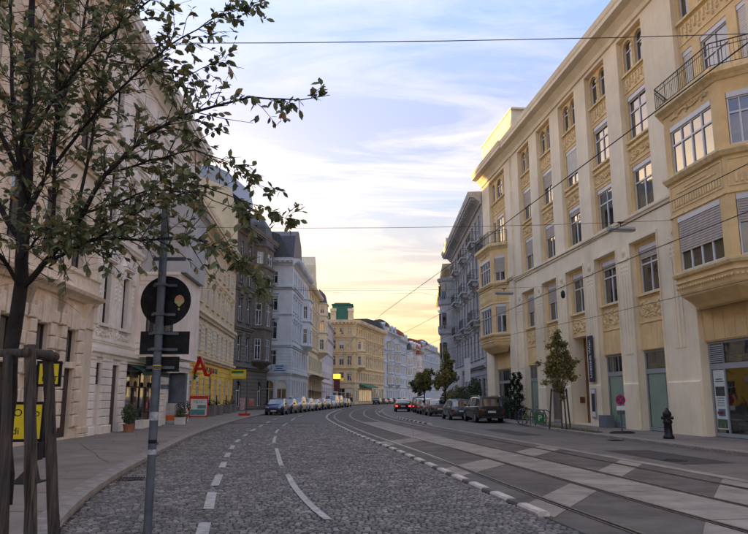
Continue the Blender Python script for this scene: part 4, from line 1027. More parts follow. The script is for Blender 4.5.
# L2 white house
L2c = [27 - x for x in (9.85, 12.4, 15, 17.6, 20.2, 22.8, 25.4)]
L2 = bld('white_plaster_house', 'pinkish white house with narrow tall windows above a green restaurant awning', LP(27), LP(8.3), 13, 18.8,
         [(4.8, 7.2, .85, 'seg', 0, [c for c in L2c if c < 5 or c > 12.9]), (9.3, 11.7, .85, 'ped', 0), (13.6, 15.7, .85, 'flat', 0)], L2c, LWHITE, LWHITE2, courses=[(3.35, .35, .2), (3.95, .16, .08), (8.5, .3, .2), (12.8, .25, .18), (16.3, .2, .12)], corn=(.9, 1.1),
         style='sash', mf=MUNTD, roof=('mansard', 3.5, ZINC), shops=[(27 - 9.9, 27 - 9.2, .3, 3.1, 0, 0), (27 - 12.3, 27 - 11.3, 0.02, 3.1, 0, 0), (27 - 19.2, 27 - 13.4, 0, 3.2, 0, 0)])
MB().cbox(27 - 12.28, 27 - 11.32, -.17, -.12, 0.03, 3.08, .02).build('door', DBROWN, L2)
MB().box(27 - 9.88, 27 - 9.22, -.17, -.10, .3, 2.2).build('door', LWHITE, L2)
q = MB()
for k in range(12): q.prof([(-.16, 2.24 + k * .07), (-.08, 2.22 + k * .07), (-.08, 2.24 + k * .07), (-.15, 2.29 + k * .07)], 27 - 9.88, 27 - 9.22)
q.build('louvre', DBROWN, L2)
for (a, e) in ((8.45, 9.15), (9.95, 11.2), (12.35, 13.25), (19.3, 20.6), (21.4, 22.8), (24, 26.5)):
    k = 0; z = .06
    MB().cbox(27 - e - .04, 27 - a + .04, -.01, .16, .02, .48, .03).build('plinth_stone', LWHITE2, L2)
    z = .5
    while z < 3.2:
        hh = .335; MB().cbox(27 - e, 27 - a, -.01, .075, z + .012, z + hh - .012, .02).build('stone_block', LWHITE2, L2); z += hh; k += 1
# relief panel under the windows
rng = random.Random(8)
for c in (27 - 9.85, 27 - 12.4):
    q = MB(); frame_lines(q, c - 1.1, c + 1.1, 4.12, 4.62, .0); vine(q, c - 1.0, c + 1.0, 4.2, 4.56, 0, 1.4); q.build('relief_panel', LWHITE2, L2)
    for s in (-1.0, 1.0):
        q = MB(); q.box(c + s - .16, c + s + .16, -.01, .10, 4.7, 7.4); q.box(c + s - .2, c + s + .2, -.01, .16, 7.0, 7.25)
        for k in range(5): blob(q, c + s, .1, 6.8 - k * .2, .08, .05, .09)
        q.build('pilaster', LWHITE2, L2)
# restaurant front under the jetty
rb = MB(); ro_ = [(27 - 14.55, 27 - 13.75, .3, 2.9), (27 - 16.95, 27 - 16.1, .05, 2.9), (27 - 18.95, 27 - 18.3, .3, 2.9)]
wallgrid(rb, 27 - 19.2, 27 - 13.4, 0, 3.2, ro_, -.18, .5); rb.build('restaurant_front', LWHITE2, L2)
for a, c, p, q_ in ro_: window(L2, A0, B0, a, c, p, q_, -.5 if p < .1 else -.3, 'slim', DRED if p > .1 else LWHITE2, GLASS)
for s in (15.35, 17.6):
    o = tag(MB().cbox(0, .55, 0, .06, 0, 1.25, .012).build('menu_board', DBROWN), 'dark red menu board %s the restaurant door' % ('left of' if s < 16 else 'right of'), 'menu board', 'menu boards by the restaurant door')
    o.parent = None; p_ = LP(s + .27, -.17); o.location = (p_[0], p_[1], .9); o.rotation_euler.z = math.atan2(-.9991, .0413)
    MB().box(.06, .49, .06, .065, .08, 1.17).build('menu_sheet', DRED, o); MB().box(.12, .43, .066, .07, .8, 1.05).build('menu_sheet', SWHITE, o); MB().box(.12, .43, .066, .07, .2, .5).build('menu_sheet', SPINK, o)
for s in (14.95, 17.3, 19.0):
    q = MB(); q.cyl(0, 0, 0, .03, .06, n=8); q.tube([(0, 0, 0), (.12, 0, .05), (.14, 0, .16)], .012, 5); q.lathe([(.05, .14), (.09, .2), (.08, .34), (.03, .4)], .14, 0, 8)
    o = q.build('wall_lamp', IRON); p_ = LP(s, -.14); o.location = (p_[0] , p_[1], 2.05); tag(o, {14.95: 'small iron wall lantern left of the restaurant menu board nearest the camera', 17.3: 'small iron wall lantern between the two restaurant menu boards', 19.0: 'small iron wall lantern at the far end of the restaurant front'}[s], 'lantern', 'restaurant wall lanterns')
aw = thing('awning', 'dark green cloth awning over the restaurant door', 'awning', LP(19.2) + (0,), math.atan2(-.9991, .0413))
q = MB(); n = 5; q.add([(0, .02, 3.25), (5.75, .02, 3.25), (5.75, .75, 2.92), (0, .75, 2.92), (0, .02, 3.21), (5.75, .02, 3.21), (5.75, .75, 2.88), (0, .75, 2.88)], [(0, 3, 2, 1), (4, 5, 6, 7), (0, 4, 7, 3), (1, 2, 6, 5), (0, 1, 5, 4), (3, 7, 6, 2)]); q.build('awning_cloth', GREENA, aw)
q = MB()
for i in range(23): q.add([(i * .25, .75, 2.92), (i * .25 + .25, .75, 2.92), (i * .25 + .24, .755, 2.74), (i * .25 + .125, .755, 2.70), (i * .25 + .01, .755, 2.74)], [(0, 4, 3, 2, 1)])
q.build('valance', GREENA, aw)
text('Restaurant', .15, SWHITE, aw, (2.8, .77, 2.83), (R(90), 0, R(180)), depth=.003)
q = MB(); q.tube([(.05, .02, 2.9), (.05, .72, 2.9)], .015, 5); q.tube([(5.7, .02, 2.9), (5.7, .72, 2.9)], .015, 5); q.build('awning_arm', STEEL, aw)
sb = tag(MB().cbox(0, 2.6, 0, .22, 0, .55, .02).build('sign_board', mat('weathered_white_sign', (.38, .36, .33), .6, var=.2)), 'weathered pale sign box above the green awning', 'sign'); p_ = LP(19.0, .02); sb.location = (p_[0], p_[1], 3.3); sb.rotation_euler.z = aw.rotation_euler.z
text('WEINSTUBE', .26, BLKPL, sb, (1.3, .225, .3), (R(90), 0, R(180)), depth=.004); MB().box(2.6, 2.75, 0, .45, 0, .5).build('lamp_box', BLKPL, sb)
# jettied bay with white lower and grey upper storeys
xa, xb = 27 - 19.4, 27 - 14.6
q = MB(); q.box(xa, xb, -.01, 2.05, 3.62, 3.75); q.build('jetty_soffit', LWHITE2, L2)
q = MB(); wallgrid(q, 0, 2.05, 3.75, 7.9, [(.42, 1.0, 4.8, 7.2), (1.3, 1.8, 4.8, 7.2)], 0, .15)
q2 = MB(); q2.frame((xb, 2.05), (xb, 0)); 
# near face looks towards the camera: outward = left of (out -> wall)
bay = MB(); bay.frame((xb, 2.05), (xb, 0))
bay.M = Matrix.Translation((xb, 0, 0)) @ Matrix.Rotation(R(-90), 4, 'Z') @ Matrix.Translation((-2.05, 0, 0))
wallgrid(bay, 0, 2.05, 3.75, 7.9, [(1.10, 1.62, 4.8, 7.2), (.25, .78, 4.8, 7.2)], 0, .15); bay.M = None
bay.add([(xa, 2.05, 3.75), (xb, 2.05, 3.75), (xb, 2.05, 7.9), (xa, 2.05, 7.9)], [(0, 3, 2, 1)]); bay.add([(xa, 0, 3.75), (xa, 2.05, 3.75), (xa, 2.05, 7.9), (xa, 0, 7.9)], [(0, 1, 2, 3)]); bo = bay.build('projecting_bay', LWHITE, L2)
for a, c in ((1.10, 1.62), (.25, .78)): window(L2, (xb, 2.05), (xb, 0), a, c, 4.8, 7.2, -.12, 'slim', MUNTD, GLASS)
q = MB(); pts = [(xa, 2.05), (xb, 2.05), (xb, 0)]
for z in (3.75, 4.05, 4.35): q.sweep([(xb, 2.05), (xb, 0)], [(-.01, z), (.05, z), (.05, z + .24), (-.01, z + .24)])
pts = [(xa, 2.05), (xb, 2.05), (xb, .02)]
q.sweep(pts[1:], [(-.01, 7.5), (.05, 7.5), (.12, 7.7), (.22, 7.78), (.22, 7.92), (-.01, 7.95)]); q.sweep(pts[1:], [(-.01, 7.3), (.04, 7.3), (.04, 7.36), (-.01, 7.36)]); q.build('bay_moulding', LWHITE2, bo)
q = MB(); q.box(xa, xb - .05, .0, 2.3, 7.95, 11.7); q.build('grey_firewall', GREYW, L2)
cornice(L2, [(xa, 2.3), (xb - .05, 2.3)], 11.5, .4, .25, GREYW, dent=0, name='bay_cornice')
# L3 yellow pharmacy house
def P3(s, o=0): return (-14.2 - .067 * s + o * .998, 50 + .998 * s + o * .067)
L3c = [30 - x for x in (2.6, 5.5, 8.4, 11.4, 14.6, 17.8, 20.8, 24, 27)]
L3 = bld('yellow_pharmacy_house', 'buff house with bright yellow ground floor that holds the pharmacy', P3(30), P3(-2), 12, 17.1,
         [(.9, 3.4, 1.25, None, 0, [c for i, c in enumerate(L3c) if i != 4]), (5.7, 7.7, 1.1, 'thin', 0), (9.8, 11.8, 1.1, 'flat', 0), (13.3, 15.1, 1.1, 'thin', 0)], L3c, YELB, YELT, courses=[(4.7, .45, .35), (8.35, .55, .4), (12.5, .2, .12)], corn=(1.1, 1.2),
         rust=[(.5, 4.6, .45), (5.3, 8.3, .36)], roof=('gable', 2.2, ZINC), style='T', shops=[(15.4 - .75, 15.4 + .75, .02, 3.7, 1, 0)], lower=(4.7, YEL), dent=2, chim=(8, 20), rev=.10)
MB().box(-0, 31.9, -.01, .08, 0.02, .5).build('plinth', mat('grey_plinth', (.24, .24, .25), .85, var=.1), L3)
d_ = MB().box(15.4 - .74, 15.4 + .74, -.09, -.06, .05, 3.7).build('door', mat('pale_grey_door', (.40, .42, .44), .5), L3)
for a, e in ((-.7, -.03), (.03, .7)): MB().cbox(15.4 + a, 15.4 + e, -.06, -.045, .3, 2.4, .02).build('door_panel', MATS['pale_grey_door'], d_)
lt = tag(link('facade_lettering', text_mesh('APOTHEKE', 1.05, .03, mat('bronze_letters', (.20, .15, .09), .6))), 'faded bronze pharmacy lettering above the arched door', 'lettering'); p_ = P3(14.8, .07); lt.location = (p_[0], p_[1], 4.1); lt.scale = (1.45, .62, 1); lt.rotation_euler = (R(90), 0, math.atan2(.998, -.067))
ap = thing('pharmacy_sign', 'large red letter A pharmacy sign with small green cross hung on the yellow wall', 'sign', P3(6.3, .55) + (3.3,), math.atan2(-.998, .067) + R(62))
am = text_mesh('A', 2.3, .10, SRED); o = link('red_letter', am, ap, (0, 0, .75)); o.rotation_euler = (R(90), 0, R(180)); o.data.transform(Matrix.Shear('XZ', 4, (0, 0)) if False else Matrix.Identity(4))
q = MB(); q.tube([(.55, 0, .15), (.95, 0, .1), (1.15, 0, .3), (1.05, 0, .55)], .13, 6); q.build('red_swash', SRED, ap)
q = MB(); q.box(-.75, -.25, -.08, .08, -.05, .12); q.box(-.58, -.42, -.081, .081, -.22, .29); q.build('green_cross', SGREEN, ap)
q = MB(); q.tube([(0, 0, 1.5), (0, -.6, 1.5)], .03, 5); q.tube([(0, 0, .2), (0, -.6, .2)], .03, 5); q.build('sign_bracket', IRON, ap)
ys_ = thing('yellow_projecting_sign', 'small yellow projecting sign at the corner where the yellow house meets the dark one', 'sign', P3(27.5, .1) + (3.7,), 0)
q = MB(); q.box(0, 1.75, -.06, .06, 0, 1.0); q.build('sign_box', SYEL, ys_); MB().box(.15, 1.5, -.07, -.06, .25, .5).build('sign_print', mat('pale_yellow_print', (.8, .8, .3), .5), ys_); MB().box(.15, 1.5, -.07, -.06, .6, .85).build('sign_print', SGREEN, ys_)
# L4 sooty dark house
L4 = bld('sooty_dark_house', 'dark soot-coloured house with mansard roof and bulging bay left of the blue-white house', (-14.2, 92.4), (-16.2, 80.0), 14, 22.3,
         [(.6, 3.6, 1.6, None, 1, [3, 10.6]), (6.0, 8.9, 1.15, 'flat', 0), (10.6, 13.4, 1.15, 'seg', 0), (15.2, 17.3, 1.1, 'flat', 1), (18.6, 20.3, 1.0, 'thin', 0)], [2.0, 5.2, 8.0, 10.9], DARKST, DARKS2, courses=[(4.9, .5, .4), (9.6, .4, .25), (14.2, .4, .3), (17.9, .25, .2)],
         corn=(1.2, 1.1), rust=[(.3, 4.8, .45), (5.4, 9.5, .45)], roof=('mansard', 5.5, SLATE), style='sash', mf=MUNT, dent=2, dorm=(2.5, 9.5))
def boxbay(par, x0, x1, out, z0, z1, m, tm, wz, cant=.8, rows=None, cap=None, gm=GLASS, mf=MUNT):
    pts = [(x0, 0), (x0 + cant, out), (x1 - cant, out), (x1, 0)]; q = MB()
    for k, (a, c) in enumerate(zip(pts, pts[1:])):
        L = math.hypot(c[0] - a[0], c[1] - a[1]); mg = L * .25; q.frame(a, c); wallgrid(q, 0, L, z0, z1, [(mg, L - mg, p, r_) for p, r_ in wz], 0, .12)
    q.M = None; q.add([(p[0], p[1], z1) for p in pts], [(0, 1, 2, 3)]); cx = (x0 + x1) / 2
    q.add([(p[0], p[1], z0) for p in pts] + [(cx + (p[0] - cx) * .4, p[1] * .15, z0 - .9) for p in pts], [(0, 4, 5, 1), (1, 5, 6, 2), (2, 6, 7, 3), (4, 7, 6, 5)])
    o = q.build('bay', m, par)
    for k, (a, c) in enumerate(zip(pts, pts[1:])):
        L = math.hypot(c[0] - a[0], c[1] - a[1]); mg = L * .25
        for p, r_ in wz: window(par, a, c, mg, L - mg, p, r_, -.1, 'far', mf, gm)
    lev = sorted({z0 + .05, z1 - .3} | {p - .55 for p, r_ in wz[1:]})
    for z in lev: MB().sweep(pts, [(-.01, z), (.08, z), (.2, z + .15), (.2, z + .25), (-.01, z + .3)]).build('bay_moulding', tm, o)
    if cap:
        q = MB(); h = cap[0]; q.add([(p[0], p[1], z1) for p in pts] + [(cx + (p[0] - cx) * .75, p[1] * .7, z1 + h * .6) for p in pts] + [(cx, -.2, z1 + h)], [(0, 1, 5, 4), (1, 2, 6, 5), (2, 3, 7, 6), (4, 5, 8), (5, 6, 8), (6, 7, 8)]); q.build('bay_roof', cap[1], o)
    return o
boxbay(L4, 1.0, 6.4, 1.2, 5.9, 21, DARKST, DARKS2, [(6.3, 8.9), (10.6, 13.4), (15.2, 17.2), (18.5, 20)], 1.1, cap=(4.5, SLATE))
q = MB(); pf = [(0, 0), (0, 22.3), (1.0, 26.4), (5.8, 28.4), (14, 28.4), (14, 0)]
q.M = Matrix.Translation((12.6, 0, 0)); q.add([(0, -y_, z_) for y_, z_ in pf] + [(.35, -y_, z_) for y_, z_ in pf], [tuple(range(6)), tuple(range(6, 12))[::-1]] + [(i, i + 6, (i + 1) % 6 + 6, (i + 1) % 6) for i in range(6)]); q.M = None; q.build('firewall', FIREW, L4)
q = MB(); q.prof([(-1.2, 26.2), (-1.6, 28.6), (-3.6, 29.6), (-13, 29.6), (-13, 26.2)], 4, 12.55); q.build('zinc_roof', ZINC, L4)
q = MB(); q.box(9, 12.2, -9.5, -8.3, 29.5, 31.0); q.box(8.9, 12.3, -9.6, -8.2, 31.0, 31.15); q.build('chimney', YELB, L4)
# L5 blue-white corner house
fl5 = [(.5, 3.9, 1.3, None, 1), (5.9, 7.9, 1.1, None, 0), (9.4, 11.8, 1.1, 'seg', 1), (13.3, 15.2, 1.1, 'flat', 0), (17.0, 18.6, 1.0, 'thin', 0)]
L5 = bld('blue_white_corner_house', 'bluish white corner house with dark roof beyond the sooty dark house', (-10.67, 111.6), (-11.1, 93), 14, 20.4, fl5, [2, 4.6, 7.2, 9.8, 12.4, 15, 17.2], BLUEW, BLUET,
         courses=[(4.6, .4, .3), (8.3, .4, .3), (12.6, .25, .2), (16.2, .4, .35)], corn=(.9, .9), rust=[(.3, 4.5, .45), (5.0, 8.2, .4)], roof=('mansard', 4.8, SLATE), dent=2, dorm=(5, 13), nearside=False)
F5 = bld('tmp', 'x', 'building' and (-11.1, 93), (-15.2, 93), 12, 20.4, [(a, b_, c, d_, e, [2.55]) if a > 4 else (a, b_, c, d_, e, [1.2, 2.9]) for a, b_, c, d_, e in fl5], [2.55], BLUEW, BLUET,
         courses=[(4.6, .4, .3), (8.3, .4, .3), (12.6, .25, .2), (16.2, .4, .35)], corn=(.9, .9), rust=[(.3, 4.5, .45), (5.0, 8.2, .4)], roof=('mansard', 5.2, SLATE), dent=2, dorm=(2.5,))
merge(L5, F5)
boxbay(L5, 3.0, 8.6, 1.1, 9.0, 16.4, BLUEW, BLUET, [(9.6, 11.8), (13.3, 15.2)], .9)
sg = thing('shop_sign_board', 'pale blue sign board over the shop at the white corner house', 'sign', (-13.6, 92.75, 4.85), 0); MB().box(0, 2.0, -.08, .1, 0, 1.15).build('board', mat('pale_blue_board', (.45, .58, .64), .5, var=.12), sg); 
for k, wd in enumerate((1.2, .9, 1.5)): MB().box(1 - wd / 2, 1 + wd / 2, -.09, -.08, .85 - k * .3, .97 - k * .3).build('print_line', SBLUE, sg)
# L6 pale yellow house with gable
L6 = bld('pale_yellow_gabled_house', 'pale yellow house with a tall curved gable next to the blue-white one', (-10.1, 136), (-10.67, 111.8), 14, 19.8,
         [(.5, 4.2, 1.5, None, 0), (6.4, 8.3, 1.1, 'thin', 0), (10.3, 12.2, 1.1, 'flat', 0), (13.8, 15.8, 1.1, 'ped', 0), (17.2, 18.8, 1.0, 'thin', 0)], [2 + 2.5 * i for i in range(9)], CREAMY, CREAMT, courses=[(5.0, .5, .6), (9.2, .3, .3), (13, .25, .2), (16.5, .3, .3)], corn=(.9, .9), rust=[(.3, 4.6, .45)], roof=('mansard', 4.5, SLATE), dent=2)
q = MB(); gp = [(12.5, 19.8), (19.5, 19.8), (19.3, 22), (18.2, 22.6), (17.6, 24.4), (16.6, 25.4), (16, 26.2), (15.4, 25.4), (14.4, 24.4), (13.8, 22.6), (12.7, 22)]; n = len(gp)
q.add([(x, .05, z) for x, z in gp] + [(x, -5.5, z) for x, z in gp], [tuple(range(n))[::-1], tuple(range(n, 2 * n))] + [(i, (i + 1) % n, n + (i + 1) % n, n + i) for i in range(n)]); q.box(15.3, 16.7, .05, .1, 21, 23.2); q.build('gable', CREAMY, L6)
boxbay(L6, 3.5, 9.0, 1.4, 9.6, 19, CREAMY, CREAMT, [(10.3, 12.2), (13.8, 15.8), (17.0, 18.4)], 1.0, cap=(3, SLATE))
q = MB(); q.prof([(0, 5.3), (0, 5.45), (1.6, 5.15), (1.6, 5.0)], 1, 23); q.build('canopy', DBROWN, L6); MB().prof([(0, 2.75), (0, 2.85), (1.0, 2.7), (1.0, 2.6)], 1, 23).build('canopy', DBROWN, L6)
L7 = bld('lilac_white_house', 'long plain lilac-white house with slanted zinc roof before the ochre corner palace', (-9.6, 173), (-10.1, 136.2), 12, 17.2,
         [(.5, 3.6, 1.6, None, 0), (5.2, 6.8, 1.2, None, 0), (8.4, 10.0, 1.2, None, 0), (11.4, 13.0, 1.2, None, 0), (14.4, 16.0, 1.3, None, 0)], [2 + 2.8 * i for i in range(13)], LILAC, LILAC, courses=[(4.4, .3, .25), (10.5, .3, .3), (13.7, .35, .4)], corn=(.6, .5), roof=('mansard', 3.0, ZINC), dent=0)
yl = tag(MB().box(0, 1.5, -.15, .15, 0, 1.0).build('lit_yellow_sign', SYELL), 'glowing yellow projecting sign at the end of the lilac-white house', 'sign'); yl.location = (-8.7, 150, 5.6)
MB().box(.1, 1.4, -.1, .1, -2.6, -.1).build('red_panel', mat('dark_red_print', (.12, .03, .03), .5), yl)
# C1 ochre corner palace
fl1 = [(.6, 3.8, 1.7, None, 0), (5.5, 7.5, 1.15, 'thin', 0), (9.2, 11.4, 1.15, 'ped', 0), (13.0, 15.1, 1.15, 'flat', 0), (16.5, 18.0, 1.0, 'thin', 0)]
cc = [(4.9, .4, .35), (8.2, .45, .4), (12.1, .35, .3), (15.7, .35, .3)]
C1 = bld('ochre_corner_palace', 'ochre palace with a green mansard pavilion where the street bends right', (2.75, 195), (-4.5, 165), 16, 19.9, fl1, [1.6 + 2.3 * i for i in range(13)], OCHRE, OCHRT, courses=cc, corn=(1.2, 1.4), rust=[(.3, 4.8, .5)], roof=('gable', 2.5, GREENR), dent=2.5, nearside=False)
F1 = bld('tmp', 'x', (-4.5, 165), (-12.5, 165), 16, 19.9, fl1, [1.3, 3.2, 5.2, 7.0], OCHRE, OCHRT, courses=cc, corn=(1.2, 1.4), rust=[(.3, 4.8, .5)], roof=None, dent=2.5)
q = MB(); r0 = [(.4, .2), (5.9, .2), (5.9, -6), (.4, -6)]; q.add([(x, y_, 19.9) for x, y_ in r0] + [(x + (.45 if x < 3 else -.45), y_ - (.45 if y_ > 0 else -.45), 23.7) for x, y_ in r0] + [(x + (1.0 if x < 3 else -1.0), y_ - (1.0 if y_ > 0 else -1.0), 24.2) for x, y_ in r0], [(0, 4, 5, 1), (1, 5, 6, 2), (2, 6, 7, 3), (3, 7, 4, 0), (8, 9, 10, 11), (4, 8, 9, 5), (5, 9, 10, 6), (7, 11, 8, 4), (6, 10, 11, 7)]); q.box(.55, 5.75, -5.8, .0, 23.62, 23.85)
pv = q.build('green_pavilion_roof', GREENR, F1)
q = MB()
for x in (.45, 4.6): q.box(x, x + 1.3, -.8, .45, 19.9, 22.0); q.prof([(-.9, 22.0), (.55, 22.0), (.3, 22.7), (-.6, 22.7)], x - .1, x + 1.4)
q.build('pavilion_dormer', OCHRT, F1)
merge(C1, F1)
boxbay(C1, 24.5, 29.5, 1.2, 8.6, 16, OCHRE, OCHRT, [(9.2, 11.4), (13.0, 15.0)], 1.0)
q = MB(); q.prof([(0, 4.5), (0, 4.9), (1.8, 4.3), (1.8, 4.0)], 14, 27); ca = q.build('glass_canopy', GREENR, C1)
for k in range(7): MB().box(15 + k * 1.8, 16.1 + k * 1.8, .01, .06, .8, 3.4).build('lit_shop_window', SHOPLIT, C1)
def tower(par, x0, x1, z0, z1, m, rm, h):
    q = MB(); q.box(x0, x1, -5, .15, z0, z1); t = q.build('roof_pavilion', m, par); q = MB(); cx = (x0 + x1) / 2
    rg = lambda f, z: [(cx + (x - cx) * f, -2.4 + (y_ + 2.4) * f, z) for x, y_ in ((x0, .15), (x1, .15), (x1, -5), (x0, -5))]
    a = rg(1.05, z1) + rg(.85, z1 + h * .55) + rg(.4, z1 + h * .9) + rg(.1, z1 + h); q.add(a, [(4 * k + i, 4 * k + (i + 1) % 4, 4 * k + 4 + (i + 1) % 4, 4 * k + 4 + i) for k in range(3) for i in range(4)] + [(12, 13, 14, 15)]); q.build('pavilion_roof', rm, t)
    for x in (x0 + .6, cx - .4, x1 - 1.4): MB().box(x, x + .8, .1, .2, z0 + .3, z1 - .3).build('window', GLASS, t)
def cb(name, lab, P, Q, H, wm, tm, rm, tow, trm, fls=5):
    L = math.hypot(P[0] - Q[0], P[1] - Q[1]); zs = [(.6, 3.6), (5.4, 7.4), (8.8, 10.9), (12.3, 14.3), (15.7, 17.5), (18.6, 20.0)][:fls]
    o = bld(name, lab, P, Q, 14, H, [(a, b_, 1.15, None if i == 0 else 'thin', 0) for i, (a, b_) in enumerate(zs)], [1.7 + 2.7 * i for i in range(int((L - 1) / 2.7))], wm, tm, courses=[(4.5, .35, .3), (11.3, .3, .3), (14.9, .3, .3)], corn=(1.0, .9), roof=('mansard', 3.4, rm), dent=0, dorm=[x for x in (4, 9, 14, 19, 24, 29, 34, 39) if x < L - 2])
    for a, c in tow: tower(o, a, c, H, H + 1.4, wm, trm, 2.3)
    return o
h1 = cb('pale_blue_far_house', 'pale grey-blue house with small brown dome right of the ochre palace', (8.0, 216.8), (2.8, 195.2), 20.4, PALEG, BLUET, SLATE, [(15.5, 19)], BROWNR)
boxbay(h1, 3, 7, 1.2, 5.2, 17.8, PALEG, BLUET, [(5.6, 7.4), (8.8, 10.9), (12.3, 14.3), (15.6, 17.2)], 1.0); boxbay(h1, 13, 17.5, 1.2, 5.2, 17.8, PALEG, BLUET, [(5.6, 7.4), (8.8, 10.9), (12.3, 14.3), (15.6, 17.2)], 1.0)
h2 = cb('white_far_house', 'white house with small red dome and two tall bays in the bend', (12.2, 234), (8.1, 217), 19.6, BLUEW, BLUET, ZINC, [(11, 15)], REDR)
boxbay(h2, 2, 6.5, 1.3, 5.2, 17, BLUEW, BLUET, [(5.6, 7.4), (8.8, 10.9), (12.3, 14.3)], 1.0, cap=(3.5, SLATE))
h3 = cb('cream_bend_house', 'cream-grey house with steep red roof in the far bend', (18.3, 259), (12.3, 234.3), 18.4, LILAC, CREAMT, REDR, [], REDR)
boxbay(h3, 9, 15, 1.3, 5.2, 16.5, LILAC, CREAMT, [(5.6, 7.4), (8.8, 10.9), (12.3, 14.3)], 1.0, cap=(4, REDR))
h4 = cb('long_far_house', 'pale long house with red attic roof farther down the street', (28.4, 300), (18.4, 259.3), 20.2, PALEB, BLUET, REDR, [(30, 34)], SLATE)
boxbay(h4, 8, 13, 1.3, 5.2, 18.5, PALEB, BLUET, [(5.6, 7.4), (8.8, 10.9), (12.3, 14.3), (15.7, 17.4)], 1.0)
cb('last_far_house', 'pale grey house at the vanishing end of the street', (52, 390), (28.6, 300.5), 18.5, PALEG, PALEG, REDR, [], REDR)
q = MB()

# ------------------------------------------------------------------ cars
PAINTS = {k: mat(k + '_car_paint', c, .25, var=.04, coat=.6, metal=mt) for k, c, mt in (('black', (.008, .008, .012), .0), ('navy', (.012, .035, .12), .3), ('slate', (.10, .13, .16), .5), ('silver', (.34, .33, .34), .6), ('taupe', (.12, .11, .12), .3), ('grey', (.12, .125, .13), .5), ('white', (.62, .64, .64), .0), ('darkred', (.05, .010, .012), .3))}
def smooth(o): o.data.polygons.foreach_set('use_smooth', [True] * len(o.data.polygons)); return o
def car_proto(kind):
    """list of (name, mesh, material slot or 'paint', children); x = length (front at -x towards..), y = width. front at +x"""
    if kind == 'suv':   Lc, Wd, st = 4.7, .93, [(-2.33, .45, .92, .95, .8, 1), (-2.30, .40, 1.02, 1.06, .88, 1), (-2.12, .30, 1.06, 1.52, .90, 2), (-1.95, .28, 1.07, 1.66, .92, 0), (-1.2, .28, 1.05, 1.71, .93, 1), (-1.1, .28, 1.05, 1.71, .93, 0), (-.15, .27, 1.03, 1.70, .93, 1), (-.05, .27, 1.03, 1.70, .93, 0), (.55, .27, 1.02, 1.63, .93, 3), (1.15, .27, 1.02, 1.12, .92, 1), (1.9, .28, .96, 1.00, .88, 1), (2.25, .32, .80, .84, .80, 1), (2.35, .40, .66, .70, .72, 1)]
    elif kind == 'hatch': Lc, Wd, st = 4.2, .88, [(-2.08, .42, .85, .88, .76, 1), (-2.04, .36, .95, .98, .84, 1), (-1.80, .28, .98, 1.36, .86, 2), (-1.62, .26, .98, 1.48, .87, 0), (-.95, .26, .96, 1.53, .88, 1), (-.86, .26, .96, 1.53, .88, 0), (.0, .25, .94, 1.53, .88, 1), (.08, .25, .94, 1.52, .88, 0), (.45, .25, .93, 1.45, .88, 3), (1.15, .25, .93, 1.01, .87, 1), (1.75, .26, .86, .89, .82, 1), (2.02, .30, .72, .75, .74, 1), (2.10, .38, .58, .62, .66, 1)]
    elif kind == 'sedan': Lc, Wd, st = 4.6, .90, [(-2.30, .42, .82, .86, .76, 1), (-2.26, .34, .98, 1.00, .84, 1), (-1.65, .26, .98, 1.04, .88, 2), (-1.05, .25, .96, 1.38, .89, 0), (-.55, .25, .94, 1.44, .90, 1), (-.46, .25, .94, 1.44, .90, 0), (.2, .25, .92, 1.43, .90, 1), (.28, .25, .92, 1.42, .90, 0), (.6, .25, .91, 1.34, .90, 3), (1.25, .25, .90, .98, .89, 1), (1.95, .27, .82, .85, .82, 1), (2.22, .31, .68, .71, .74, 1), (2.30, .40, .56, .60, .66, 1)]
    else: Lc, Wd, st = 4.9, .96, [(-2.45, .40, 1.0, 1.8, .90, 1), (-2.42, .32, 1.15, 1.9, .94, 1), (-2.3, .30, 1.15, 1.95, .95, 1), (-1.2, .30, 1.15, 1.97, .95, 1), (.2, .30, 1.12, 1.97, .95, 1), (.3, .30, 1.12, 1.97, .95, 0), (1.0, .30, 1.10, 1.88, .95, 3), (1.75, .30, 1.08, 1.14, .93, 1), (2.2, .32, .92, .96, .86, 1), (2.42, .36, .72, .76, .78, 1), (2.48, .42, .58, .62, .70, 1)]
    rows = []
    for x, zb, zbelt, zt, w_, fl_ in st:
        cab = zt - zbelt > .2; wr = w_ * (.80 if cab else .93)
        zm = (zb + zbelt) / 2
        r = [(w_ * .90, zb), (w_ * .985, zb + .10), (w_, zm), (w_ * .985, zbelt - .02), (w_ * .965, zbelt)]
        if cab: r += [(wr + (w_ - wr) * .12, zt - .10), (wr * .93, zt - .02), (wr * .5, zt + .015), (0, zt + .025)]
        else: r += [(w_ * .93, zbelt + (zt - zbelt) * .5), (wr * .90, zt), (wr * .5, zt + .02), (0, zt + .03)]
        rows.append([(x, y_, z_) for y_, z_ in r] + [(x, -y_, z_) for y_, z_ in r[-2::-1]])
    n = len(rows[0]); V = [v for r in rows for v in r]; body, glassf = [], []
    for i in range(len(rows) - 1):
        flg = st[i][5]
        for j in range(n - 1):
            f = (i * n + j, i * n + j + 1, (i + 1) * n + j + 1, (i + 1) * n + j); jj = min(j, n - 2 - j)
            side = jj == 4; top = jj >= 6
            cab0 = st[i][3] - st[i][2] > .2; cab1 = st[i + 1][3] - st[i + 1][2] > .2
            if side and (cab0 and cab1) and flg != 1: glassf.append(f)
            elif side and flg in (2, 3): glassf.append(f) if flg == 3 and cab0 else body.append(f)
            elif top and flg == 3: glassf.append(f)
            elif top and i >= 1 and not cab0 and cab1: glassf.append(f)
            elif top and kind in ('suv', 'hatch') and i == 1: glassf.append(f)
            else: body.append(f)
    body += [tuple(range(n))[::-1], tuple((len(rows) - 1) * n + j for j in range(n))]
    for i in range(len(rows) - 1): body.append((i * n, (i + 1) * n, (i + 1) * n + n - 1, i * n + n - 1))
    P = []
